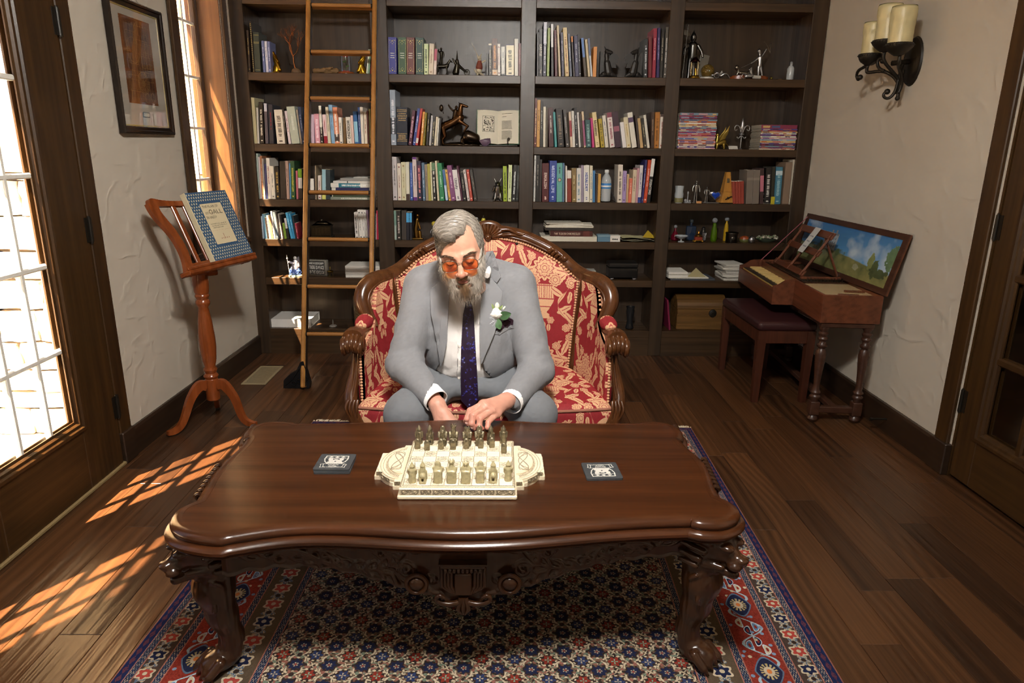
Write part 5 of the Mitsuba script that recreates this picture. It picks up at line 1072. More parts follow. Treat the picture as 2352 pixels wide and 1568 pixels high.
# ---------------------------------------------------------------- library ladder
ld = thing('library_ladder', 'tall honey oak rolling ladder leaning on the bookcase', 'ladder')
LA = math.atan(.31)
def tilt(m): return rot(m, [1, 0, 0], -math.degrees(LA), (0, 3.86, 0))
for x in (-1.172, -.772):
    part(ld, 'rail', tilt(bx(x-.0135, x+.0135, 3.86, 3.92, .02, 2.72, .007)), 'wood_ladder', smooth=30)
    part(ld, 'rail_side', tilt(bx(x+.0135, x+.015, 3.868, 3.915, .03, 2.72)), 'wood_case_z')  # thin dark sheet over the right face of the rail
for k, z in enumerate((.33, .602, .874, 1.146, 1.418, 1.69, 1.962, 2.234, 2.5)):
    zz = z/math.cos(LA)
    part(ld, 'rung', tilt(cat(bx(-1.157, -.787, 3.868, 3.912, zz-.012, zz+.006, .003), tube([[-1.157, 3.872, zz-.004], [-.787, 3.872, zz-.004]], .0115, 12))), 'wood_rung', smooth=40)
    part(ld, 'socket', tilt(cat(cyl([-1.158, 3.872, zz-.004], [-1.15, 3.872, zz-.004], .0125, 12), cyl([-.794, 3.872, zz-.004], [-.786, 3.872, zz-.004], .0125, 12))), 'iron', smooth=40)
for x in (-1.172, -.772):
    pf = [(-.125, 0), (.03, 0), (.036, .03), (.03, .06), (.005, .17), (-.012, .165), (-.04, .11), (-.085, .085), (-.12, .05)]
    sh = xf(rot(ext(sg.Polygon(pf).buffer(-.006).buffer(.006), -.02, .02), [1, 0, 0], 90), t=(x, 3.925, .002))
    orna = cat(*[ring((x-.06+i*.035, 3.90, .035+i*.016), .014, .005, 16, 6, 1) for i in range(3)], *[tube(smoothpath([[x-.115, 3.902, .02], [x-.07, 3.898, .06], [x-.02, 3.9, .13]], 12), .005, 6)])
    part(ld, 'wheel_shoe', cat(sh, orna, cyl([x-.03, 3.95, .03], [x+.0, 3.95, .03], .03, 18)), 'iron_gloss', smooth=40)
# ================================================================ persian rug (uv = metres across and along)
RW, RL = .9925, 3.25
def _rugf(p, n, uv):
    C = lambda c: mi.Color3f(*lin(c).tolist())
    s, t = uv.x, uv.y
    ds, dt = RW-dr.abs(s), dr.minimum(t, RL-t)
    d = dr.minimum(ds, dt); l = dr.select(ds < dt, t, s)
    navy, red, ivory, brown, blue, rose, gold = C('#1e2238'), C('#6e2c25'), C('#a89b86'), C('#2c2320'), C('#465567'), C('#86584e'), C('#8a7c5a')
    sp = noise(s*330, t*330); sp2 = noise(s*150+9, t*150)
    # field
    a, b = dr.abs(s)/.094+.5, t/.0762
    fx, fy = a-dr.round(a), (b-dr.round(b))*.82
    gx, gy = a-dr.floor(a)-.5, (b-dr.floor(b)-.5)*.82
    par = dr.abs((dr.floor(a)+dr.floor(b))-2*dr.floor((dr.floor(a)+dr.floor(b))*.5)) < .5
    r1, r2 = dr.sqrt(fx*fx+fy*fy), dr.sqrt(gx*gx+gy*gy)
    th1, th2 = dr.atan2(fy, fx), dr.atan2(gy, gx)
    f = dr.select(sp2 > .64, dr.select(sp > .5, C('#5a3a30'), C('#5f5848')), C('#2e2624'))
    net = (dr.abs(r1-.33-.05*dr.cos(th1*6)) < .036) | (dr.abs(dr.abs(gx)+dr.abs(gy)-.4-.03*dr.sin(th2*8)) < .03) | (dr.abs(r2-.24) < .028) & (dr.sin(th2*10) > -.2)
    f = dr.select(net & (sp > .22), ivory, f)
    lf = (dr.square((dr.abs(fx)-.34)/.11)+dr.square((dr.abs(fy)-.1)/.05) < 1) | (dr.square((dr.abs(fx)-.1)/.06)+dr.square((dr.abs(fy)-.31)/.07) < 1)
    f = dr.select(lf, dr.select(sp2 > .5, rose*.8, C('#5f6a5c')), f)
    f = dr.select(r1 < .2+.035*dr.cos(th1*8), navy, f); f = dr.select((r1 < .09) & (r1 > .035) & (dr.cos(th1*5) > -.1), ivory*.75, f); f = dr.select(r1 < .035, red, f)
    f = dr.select(r2 < .17+.04*dr.cos(th2*6), dr.select(par, red, C('#28314e')), f); f = dr.select((r2 < .1) & (dr.cos(th2*4) > .3), dr.select(par, C('#6f8a78'), ivory*.8), f)
    # floral bands
    def band(c, w, per, ground):
        q = d-c; u = l/per; k = u-dr.round(u); v = q/per; r = dr.sqrt(k*k+v*v); th = dr.atan2(v, k)
        k2 = u-dr.floor(u)-.5; r_ = dr.sqrt(k2*k2+v*v); th_ = dr.atan2(v, k2)
        o = ground
        o = dr.select((dr.abs(v-.16*dr.sin(u*2*math.pi)) < .035) & (sp > .2), gold, o)
        pk = cell_rand(dr.round(u), 3); o = dr.select(r < .34+.05*dr.cos(th*6), ivory, o); o = dr.select(r < .25+.05*dr.cos(th*6), dr.select(pk > .5, navy, C('#8a3a34')), o); o = dr.select(r < .09, ivory, o)
        o = dr.select(r_ < .23+.06*dr.cos(th_*5), dr.select(sp > .5, blue, ivory*.8), o); o = dr.select(r_ < .1, brown, o)
        return o
    def guard(c, o): return dr.select(dr.abs(d-c) < .013, dr.select(dr.abs(dr.abs(d-c)-.0115) < .0022, rose, dr.select((dr.sin(l*420+dr.sin(d*900)*2) > .25), dr.select(sp > .55, ivory*.7, blue*.8), navy*.9)), o)
    o = f
    o = dr.select(d < .392, band(.322, .035, .083, C('#4b4034')), o)
    # red main border: palmettes, curled leaves
    u = l/.29; k = u-dr.round(u); q = (d-.19)/.29
    m = red*(.85+.3*sp)
    vine = dr.abs(q-.13*dr.sin(u*4*math.pi)) < .012+.006*sp
    m = dr.select(vine, C('#8a9aa4'), m)
    pr1 = dr.square(k/.2)+dr.square(q/(.14*(1-dr.abs(k)*2.2)+1e-3)); m = dr.select(pr1 < 1, blue*1.2, m); m = dr.select(pr1 < .78, navy, m)
    r = dr.sqrt(dr.square(k*.8)+q*q); th = dr.atan2(q, k); m = dr.select((r < .085) & (dr.cos(th*14) > -.2), gold*1.2, m); m = dr.select(r < .05, ivory, m); m = dr.select(r < .024, C('#b06a3a'), m)
    for cx, cy, sx, col in ((.3, .085, 1, ivory), (.36, -.075, -1, C('#55708f')), (.42, .03, 1, navy)):
        kx = dr.abs(k)-cx; qy = q*dr.sign(k)-cy; bend = qy+kx*kx*4*sx
        e = dr.square(kx/.075)+dr.square(bend/.036); m = dr.select(e < 1, C('#a8b4ba'), m); m = dr.select(e < .62, col, m); m = dr.select((e < .14), red, m)
    fl = voronoi(l*34, d*34); m = dr.select((fl[0] < .2) & (fl[2] > .55) & (pr1 > 1.2), dr.select(fl[2] > .8, ivory, C('#6b7f96')), m)
    o = dr.select((d > .13) & (d < .25), m, o)
    o = dr.select(d < .118, band(.077, .035, .072, C('#3c322e')), o)
    for c in (.123, .262, .384, .042): o = guard(c, o)
    o = dr.select(d < .03, dr.select((dr.abs(d-.016) < .008-.008*dr.abs(l*28-dr.round(l*28))*2) & (sp > .2), C('#4a2c36'), C('#1a213e')), o)
    o = dr.select(d < .004, C('#6f4a40'), o)
    return o*(.88+.24*sp)
scene['rug_wool'] = {'type': 'diffuse', 'reflectance': proc(_rugf)}
RA = math.radians(-1.9); RX, RY = np.array([math.cos(RA), math.sin(RA), 0]), np.array([math.sin(RA), -math.cos(RA), 0]); RO = np.array([.012, 3.338, 0])
rug = thing('persian_rug', 'large patterned oriental rug with red and navy borders under the carved table', 'rug')
def rp(s, t, z): return RO+s*RX+t*RY+[0, 0, z]
ss, tt = np.linspace(-RW, RW, 40), np.linspace(0, RL, 60)
P = np.array([[rp(s, t, .011) for t in tt] for s in ss]); ru = np.array([[[s, t] for t in tt] for s in ss]).reshape(-1, 2)
part(rug, 'pile', grid(P, flip=True), 'rug_wool', smooth=True, uv=ru)
rim = [(-RW, 0), (RW, 0), (RW, RL), (-RW, RL)]
part(rug, 'edge_binding', cat(*[grid(np.array([[rp(*a, .011), rp(*a, .0002)], [rp(*b, .011), rp(*b, .0002)]])) for a, b in zip(rim, rim[1:]+rim[:1])]), 'vc_cloth', color=lin('#1a2140'))
rg = random.Random(4); fr_ = []
for i in range(420):
    s = -RW+(i+.5)/420*2*RW; a, L = rg.uniform(-.35, .35), rg.uniform(.03, .05)
    fr_.append(tube(np.array([rp(s, .004, .006), rp(s+a*L*.4, -L*.5, .006+rg.uniform(0, .004)), rp(s+a*L, -L, .003)]), [.0022, .0026, .001], 4))
part(rug, 'fringe', cat(fr_), 'vc_cloth', color=lin('#c8bda4'), kind='stuff', label='cream knotted fringe')

# ================================================================ carved coffee table
ct = thing('coffee_table', 'large dark carved wooden coffee table with lion head legs on the rug', 'table')
TZ = .49
def seg(pts, n): return smoothpath(np.array(pts, float), n)
OUT = np.vstack([seg([(-.665, 1.497), (-.549, 1.533), (-.422, 1.543), (-.266, 1.53), (-.108, 1.519), (.061, 1.53), (.251, 1.56), (.4, 1.577), (.508, 1.583)], 70),
    seg([(.512, 1.57), (.54, 1.566), (.571, 1.568), (.605, 1.59), (.621, 1.617), (.618, 1.647), (.602, 1.672)], 26),
    seg([(.592, 1.682), (.596, 1.76), (.609, 1.841), (.606, 1.937), (.588, 2.014), (.58, 2.08)], 36),
    seg([(.592, 2.095), (.603, 2.14), (.59, 2.19), (.55, 2.214), (.5, 2.21)], 22),
    seg([(.488, 2.2), (.3, 2.196), (.082, 2.212), (-.116, 2.222), (-.33, 2.208), (-.519, 2.19), (-.7, 2.182)], 60),
    seg([(-.712, 2.192), (-.77, 2.2), (-.815, 2.178), (-.828, 2.13), (-.815, 2.083)], 22),
    seg([(-.803, 2.07), (-.8, 1.998), (-.812, 1.865), (-.802, 1.737), (-.79, 1.655)], 36),
    seg([(-.8, 1.645), (-.82, 1.615), (-.812, 1.56), (-.775, 1.52), (-.72, 1.499), (-.675, 1.49)], 26)])
OUT3 = np.c_[OUT, np.full(len(OUT), 0.)]
part(ct, 'top', ext(sg.Polygon(OUT).buffer(0), TZ-.03, TZ), 'wood_table')
pf = [(-.012, -.062), (.018, -.062), (.024, -.056), (.021, -.053), (.029, -.05), (.035, -.043), (.035, -.036), (.03, -.03), (.022, -.027), (.0165, -.0255), (.0165, -.0235), (.0195, -.021), (.0205, -.0155), (.018, -.009), (.012, -.004), (.005, -.0012), (-.001, .0006), (-.012, .0006)]
part(ct, 'edge_moulding', sweep(pf, OUT3+[0, 0, TZ], closed=True), 'wood_table', smooth=38)
for x0, y0, x1, y1 in ((.585, 2.075, .604, 2.19), (-.81, 2.065, -.83, 2.18), (-.815, 1.70, -.83, 1.88), (.612, 1.75, .628, 1.93)):     # carved leaves on the end mouldings
    part(ct, 'edge_leaf', cat(*[tube(smoothpath([[x0+(x1-x0)*t, y0+(y1-y0)*t, TZ-.004], [x0+(x1-x0)*t+.016*np.sign(x0), y0+(y1-y0)*t+.008, TZ-.016], [x0+(x1-x0)*t+.02*np.sign(x0), y0+(y1-y0)*t+.022, TZ-.034]], 6), [.006, .008, .008, .007, .005, .003], 6) for t in np.linspace(0, 1, 8)]), 'wood_carve', smooth=60)
# relief of scrolls and leaves on the aprons
def strokes(rg):
    S = []                                             # (polyline (s, z), radius start, radius end) on the right half, s from the centre
    def add(pts, r0, r1, n=26): S.append((smoothpath(np.array(pts, float), n), np.linspace(r0, r1, n)))
    add([(.06, -.155), (.12, -.145), (.2, -.125), (.3, -.095), (.38, -.06), (.45, -.03), (.5, -.045)], .006, .008, 60)
    add([(.62, -.02), (.52, -.02), (.44, -.04), (.36, -.075), (.27, -.09), (.2, -.075), (.17, -.045), (.19, -.02), (.215, -.03)], .007, .006, 60)
    for c, r in (((.15, -.085), .026), ((.215, -.04), .02), ((.48, -.052), .018), ((.085, -.11), .012)):
        t = np.linspace(0, 4.2*math.pi, 44); add(np.c_[c[0]+r*(1-t/15)*np.cos(t), c[1]+r*(1-t/15)*np.sin(t)], .005, .004, 44); add([c, (c[0]+.001, c[1])], .011, .011, 3)
    for base, dirn in ((S[0][0], 1), (S[1][0], -1)):
        for i in range(4, 56, 4):
            p0 = base[i]; tg = base[i+3]-base[i]; tg /= np.linalg.norm(tg); nn = np.array([-tg[1], tg[0]])
            for sd in (1, -1):
                L = rg.uniform(.03, .05); q = p0+tg*L*.5+nn*sd*L*.55; e = p0+tg*L*1.1+nn*sd*L*.62
                add([p0, q, e], .0075, .002, 12)
    for i in range(9): x = .1+i*.055; add([(x, -.012), (x+.02, -.03), (x+.05, -.034)], .007, .002, 10)
    return S
rg = random.Random(9); SK = strokes(rg); SP = np.vstack([a for a, _ in SK]); SR = np.concatenate([b for _, b in SK]); KT = cKDTree(SP)
def relief(s, z):
    d, i = KT.query(np.c_[np.abs(s), z], k=6)
    h_ = np.sqrt(np.maximum(SR[i]**2-d**2*.8, 0)).max(1)
    return h_*1.25
def apron(curve, half, lowz, relief_on=True, nv=44, n=360):
    """curve: plan polyline; lowz(s) lower edge, s in metres from the middle"""
    d = np.concatenate([[0], np.cumsum(np.linalg.norm(np.diff(curve, axis=0), axis=1))]); s = np.linspace(0, d[-1], n); xy = np.c_[np.interp(s, d, curve[:, 0]), np.interp(s, d, curve[:, 1])]
    t = np.gradient(xy, axis=0); t /= np.linalg.norm(t, axis=1)[:, None]; nn = np.c_[t[:, 1], -t[:, 0]]; sc = s-d[-1]/2
    V = np.linspace(0, 1, nv); zl = lowz(sc); zt = TZ-.058
    Z = zt+(zl-zt)[:, None]*V[None]; hh = relief(np.repeat(sc*.6/half, nv), (Z-zt).ravel()*1.0).reshape(n, nv) if relief_on else 0*Z
    hh *= np.minimum(1, np.minimum(V, 1-V)[None]*14); hh += .004*np.exp(-((1-V)[None]*(zt-zl)[:, None]/.006)**2)
    F = np.concatenate([xy[:, None]+nn[:, None]*(hh[..., None]+.003), Z[..., None]], -1); B = np.concatenate([np.broadcast_to(xy[:, None]-nn[:, None]*.022, (n, nv, 2)), Z[..., None]], -1)
    return cat(grid(F, flip=True), grid(B), grid(np.stack([F[:, -1], B[:, -1]], 1), flip=True))
inset = np.array(sg.Polygon(OUT).buffer(-.03).exterior.coords)
def side(a, b):
    """inner line between two plan points, following the outline"""
    i, j = (np.argmin(np.linalg.norm(inset-np.array(q), axis=1)) for q in (a, b)); r1 = inset[i:j+1] if i <= j else np.vstack([inset[i:], inset[:j+1]]); r2 = inset[j:i+1][::-1] if j <= i else np.vstack([inset[j:], inset[:i+1]])[::-1]
    L = lambda r: np.linalg.norm(np.diff(r, axis=0), axis=1).sum(); r = r1 if L(r1) < L(r2) else r2
    return r
low = lambda s: .355-.085*np.exp(-(s/.27)**2)-.028*np.exp(-(s/.05)**2)+.004*np.cos(s*90)
fc = side((-.69, 1.54), (.53, 1.61)); 
part(ct, 'apron', apron(fc, .6, low), 'wood_carve', smooth=True, label='front apron carved with scrolling leaves')
part(ct, 'apron', apron(side((.58, 1.66), (.565, 2.13)), .3, lambda s: .36-.03*np.exp(-(s/.12)**2), True, 30, 150), 'wood_carve', smooth=True)
part(ct, 'apron', apron(side((.53, 2.18), (-.75, 2.16)), .6, low, True, 30, 200), 'wood_carve', smooth=True)
part(ct, 'apron', apron(side((-.79, 2.13), (-.77, 1.64)), .3, lambda s: .36-.03*np.exp(-(s/.12)**2), True, 30, 150), 'wood_carve', smooth=True)
cx, cy = -.09, 1.552; ca = [bxc(cx, cy-.012, .372, .118, .03, .012, .003), bxc(cx, cy-.016, .38, .124, .03, .006, .002), bxc(cx, cy-.006, .315, .05, .03, .07, .008)]
for i in (-1, 1):
    for k in range(4): ca.append(tube([[cx+i*(.03+k*.0085), cy-.014, .364], [cx+i*(.03+k*.0083), cy-.016, .31], [cx+i*(.02+k*.006), cy-.014, .286+k*.003]], .0046, 8))
    ca.append(tube(smoothpath([[cx+i*.006, cy-.012, .262], [cx+i*.04, cy-.016, .256], [cx+i*.07, cy-.016, .27], [cx+i*.062, cy-.018, .283], [cx+i*.05, cy-.018, .276]], 20), np.linspace(.009, .005, 20), 8))
    ca.append(ball((cx+i*.12, cy-.012, .318), .022, 2, (1, .7, .9))); ca.append(ring((cx+i*.12, cy-.018, .318), .026, .006, 22, 6, 1))
for k in range(9): ca.append(ball((cx-.044+k*.011, cy-.022, .36), .0055, 1, (1, 1, 1.4)))
for k in (-1, 0, 1): ca.append(tube([[cx+k*.006, cy-.014, .275], [cx+k*.014, cy-.016, .24], [cx+k*.004, cy-.012, .222]], [.007, .007, .003], 8))
part(ct, 'cartouche', cat(ca), 'wood_carve', smooth=50, label='fluted shield in the middle of the front apron')
# legs: lion head over a leafy knee, claw foot; local x = outward along the corner diagonal, y = sideways
def leg_sd(p):
    q = p.copy(); q[:, 1] = np.abs(q[:, 1])
    C = lambda a, b, r0, r1: sd_cap(q, a, b, r0, r1)
    d = C((-.005, 0, .42), (.0, 0, .34), .05, .052); d = smin(d, C((.0, 0, .34), (.012, 0, .26), .05, .048), .02); d = smin(d, C((.012, 0, .26), (.0, 0, .17), .047, .035), .03); d = smin(d, C((0, 0, .17), (-.02, 0, .09), .034, .028), .03); d = smin(d, C((-.02, 0, .09), (-.008, 0, .045), .028, .034), .02)
    q0, hp = q, np.array([.0, 0, .372]); q = (q-hp)/1.2+hp-[.012, 0, 0]; S_ = 1.2; D = d/S_                                     # head, enlarged
    d = D
    d = smin(d, sd_ell(q, (.018, 0, .385), (.05, .043, .042)), .012)                       # skull
    d = smin(d, C((.045, 0, .378), (.078, 0, .366), .024, .017), .01); d = smin(d, sd_ell(q, (.09, 0, .372), (.012, .015, .009)), .005)   # muzzle, nose
    d = smin(d, sd_ell(q, (.058, .021, .398), (.02, .014, .009)), .005); d = smin(d, sd_ell(q, (.078, .012, .357), (.016, .014, .011)), .005)  # brow, lips
    d = smin(d, C((.03, .0, .337), (.072, 0, .331), .02, .012), .008); d = smin(d, C((.02, .03, .345), (.056, .022, .347), .012, .006), .005)
    d = np.maximum(d, -sd_ell(q, (.076, .012, .3445), (.022, .022, .0065)))
    d = np.maximum(d, -sd_ell(q, (.072, .025, .386), (.007, .006, .004)))
    for a in ((.045, .010, .414, -.03), (.045, .026, .408, -.03), (.03, .04, .4, -.035), (.022, .047, .38, -.03), (.012, .047, .358, -.03), (.004, .046, .338, -.03)):
        d = smin(d, sd_cap(q, (a[0], a[1], a[2]), (a[3], a[1]+.008, a[2]+.006), .0075, .005), .003)
    q, d = q0, d*S_
    for i in range(5): d = smin(d, sd_cap(q, (.055-.008*i, .012+.01*i, .315-.004*i), (.03-.006*i, .018+.01*i, .285), .007, .003), .003)
    for c, r in (((.045, .02, .268), .018), ((.03, .034, .225), .015), ((.035, 0, .2), .013)):          # scrolls on the knee
        L = np.linalg.norm((q-np.array(c))[:, [1, 2]], axis=1); d = smin(d, np.sqrt((L-r)**2+(q[:, 0]-c[0])**2*1.2)-.0055, .004)
    for i in range(5): d = smin(d, sd_ell(q, (.03-.006*i, 0, .175-.018*i), (.009, .006, .007)), .003)
    d = smin(d, sd_ell(q, (.022, 0, .03), (.05, .036, .03)), .014)
    for y in (.011, .033): d = smin(d, C((.03, y, .042), (.062, y*1.1, .02), .014, .012), .005); d = smin(d, C((.066, y*1.1, .02), (.082, y*1.1, .008), .008, .002), .003)
    d += .0012*np.sin(np.arctan2(q[:, 1], q[:, 0]+.02)*16)*((q[:, 2] < .3) & (q[:, 2] > .07))
    return np.maximum(d, .001-p[:, 2])
LEG = nets(lambda p: np.maximum(leg_sd(p), p[:, 2]-.424), (-.08, -.1, -.004), (.15, .1, .43), .0036)
for (x, y), (dx, dy) in (((-.748, 1.60), (-.74, -.67)), ((.552, 1.632), (.66, -.75)), ((-.745, 2.115), (-.7, .7)), ((.525, 2.13), (.7, .7))):
    o_ = np.array([dx, dy, 0])/math.hypot(dx, dy); l_ = np.cross([0, 0, 1], o_)
    part(ct, 'leg', place(LEG, [x, y, .0112], o_, l_, [0, 0, 1]), 'wood_carve', smooth=True)

# ---------------------------------------------------------------- chess board
cb = thing('chess_board', 'cream carved chess board with rounded ends on the coffee table', 'chess board')
CBX0, CBX1, CBY0, CBY1, CZ = -.268, .046, 1.662, 1.98, .522
IV, INK = lin('#d9cbae'), lin('#6f6450')
half = lambda s, x0, r: sg.Polygon([(x0, 1.735)]+[(x0+s*.071*math.cos(a), 1.838+.112*math.sin(a)) for a in np.linspace(-math.pi/2*.98, math.pi/2*.98, 30)]+[(x0, 1.95)])
body = sg.box(CBX0, CBY0, CBX1, CBY1)
part(cb, 'box', bx(CBX0, CBX1, CBY0, CBY1, TZ+.0008, CZ, .003), 'vc_satin', color=IV); part(cb, 'plinth', bx(CBX0-.004, CBX1+.004, CBY0-.004, CBY1+.004, TZ+.0006, TZ+.012, .003), 'vc_satin', color=IV)
for s, x0 in ((-1, CBX0), (1, CBX1)):
    pl_ = sg.Polygon([(x0-s*.01, 1.722)]+[(x0+s*.08*math.cos(a), 1.842+.112*math.sin(a)) for a in np.linspace(-1.5, 1.5, 32)]+[(x0-s*.01, 1.96)]).union(sg.box(min(x0, x0+s*.022), 1.718, max(x0, x0+s*.022), 1.962)).union(sg.box(min(x0+s*.06, x0+s*.083), 1.778, max(x0+s*.06, x0+s*.083), 1.906))
    k = part(cb, 'end_wing', cat(ext(pl_, TZ+.011, CZ-.012), ext(pl_.buffer(.003), TZ+.0006, TZ+.012), ext(pl_.buffer(-.002), CZ-.013, CZ-.009)), 'vc_satin', color=IV, label='rounded carved end of the board')
    ins = sg.Polygon([(x0+s*.004, 1.765)]+[(x0+s*.004+s*.05*math.cos(a), 1.842+.078*math.sin(a)) for a in np.linspace(-1.55, 1.55, 26)]+[(x0+s*.004, 1.919)])
    part(cb, 'raised_panel', cat(ext(ins, CZ-.01, CZ-.005), ext(ins.buffer(-.004), CZ-.006, CZ-.0035)), 'vc_satin', color=IV)
    rgk = random.Random(2); kn = []
    for r_ in (.083, .1, .108):                                            # inked lines: rim bands and knotwork
        a = np.linspace(-1.4, 1.4, 46); kn.append(sg.LineString(np.c_[x0+s*(r_-.032)*np.cos(a), 1.842+r_*np.sin(a)]).buffer(.0006))
    for i in range(30): a = -1.35+i*.09; kn.append(sg.LineString([(x0+s*(.053+.008*(j % 2))*math.cos(a+j*.02), 1.842+(.085+.012*(j % 2))*math.sin(a+j*.02)) for j in range(4)]).buffer(.0005))
    m1 = ext(so.unary_union(kn), CZ-.0092, CZ-.0086)
    t = np.linspace(0, 2*math.pi, 90); kk = [sg.LineString(np.c_[x0+s*(.026+.014*np.sin(2*t+f)), 1.842+.056*np.cos(t)*(1-.1*np.sin(3*t))]).buffer(.0009) for f in (0, 1.6, 3.1)]
    part(cb, 'knotwork', cat(m1, ext(so.unary_union(kk), CZ-.0036, CZ-.003)), 'vc_satin', color=INK*1.6, kind='stuff')
SQX, SQY = (.298)/8, (.286)/8; SX0, SY0 = -.259, 1.679
def tile_print():
    L = []
    for qx in (0, 1):
        for qy in (0, 1):
            f = lambda pts: [((x if not qx else 1-x), (y if not qy else 1-y)) for x, y in pts]
            t = np.linspace(0, 3.6, 14); L += [sg.LineString(f(np.c_[.24+.1*(1-t/6)*np.cos(t), .24+.1*(1-t/6)*np.sin(t)])).buffer(.016), sg.LineString(f([(.5, .48), (.36, .4), (.34, .26)])).buffer(.018), sg.LineString(f([(.12, .42), (.2, .46), (.3, .42)])).buffer(.02), sg.LineString(f([(.42, .12), (.46, .2), (.42, .3)])).buffer(.02)]
    L += [sg.Polygon([(.04, .04), (.96, .04), (.96, .96), (.04, .96)]).exterior.buffer(.012)]
    return sa.scale(so.unary_union(L), SQX, SQY, origin=(0, 0)).simplify(.0001)
TP = ext(tile_print(), 0, .0005)
for i in range(8):
    for j in range(8):
        x, y = SX0+i*SQX, SY0+j*SQY; k = part(cb, 'square', bx(x+.0004, x+SQX-.0004, y+.0004, y+SQY-.0004, CZ-.001, CZ+.0022, .0006), 'vc_satin', color=lin('#e2d6bd') if (i+j) % 2 else lin('#dccfb4'))
        if (i+j) % 2 == 0: part(k, 'inlay', xf(TP, t=(x, y, CZ+.0021)), 'vc_satin', color=INK*1.1)
part(cb, 'ground', bx(SX0-.001, SX0+8*SQX+.001, SY0-.001, SY0+8*SQY+.001, CZ-.002, CZ+.0006), 'vc_satin', color=INK)
dots = []
for i in range(74): dots += [bxc(-.264+i*.0042, y, CZ, .0022, .004, .001) for y in (1.671, 1.974)]
for j in range(74):
    for x in (-.2645, .0428): dots.append(bxc(x, 1.674+j*.00405, CZ, .004, .002, .001))
part(cb, 'border_dots', cat(dots), 'vc_satin', color=INK*1.5, kind='stuff')
rg = random.Random(17)
def carved(w, h_, seed):
    r_ = random.Random(seed); t = np.linspace(0, 2*math.pi, 60); L = [sg.box(0, 0, w, h_).exterior.buffer(.0006)]
    for f in range(3): L.append(sg.LineString(np.c_[w/2+w*.45*np.cos(t+f*.1), h_/2+h_*.4*np.sin(t*(2+f)+f)]).buffer(.0007))
    for _ in range(8): x, y = r_.uniform(0, w), r_.uniform(0, h_); L.append(sg.Point(x, y).buffer(.001))
    return ext(so.unary_union(L).intersection(sg.box(-.001, -.001, w+.001, h_+.001)), 0, .0006)
x = CBX0+.005
for w in (.05, .028, .05, .028, .05, .028, .05):
    part(cb, 'side_panel', place(carved(w, .014, int(w*1000)+int(x*1e4)), [x, CBY0+.0002, TZ+.0145], [1, 0, 0], [0, 0, 1]), 'vc_satin', color=INK); x += w+.0036
for s, x0 in ((-1, CBX0), (1, CBX1)):
    for a in (-.95, -.5): 
        p0 = np.array([x0+s*.081*math.cos(a), 1.842+.112*math.sin(a)]); tt_ = np.array([-s*.081*math.sin(a), .112*math.cos(a)]); tt_ /= np.linalg.norm(tt_); q = .04 if a < -.6 else .034
        ex_ = np.array([*tt_, 0])*(1 if s > 0 else -1); part(cb, 'side_panel', place(carved(q, .011, 5+int(a*10)), [*(p0-np.array([*tt_])*(q/2)*(1 if s > 0 else -1)+np.array([s*.003, -.003])), TZ+.0125], ex_, [0, 0, 1]), 'vc_satin', color=INK)
    part(cb, 'side_panel', place(carved(.016, .011, 3), [min(x0+s*.063, x0+s*.079), 1.7777, TZ+.0125], [1, 0, 0], [0, 0, 1]), 'vc_satin', color=INK); part(cb, 'side_panel', place(carved(.015, .011, 4), [min(x0+s*.004, x0+s*.019), 1.7177, TZ+.0125], [1, 0, 0], [0, 0, 1]), 'vc_satin', color=INK)
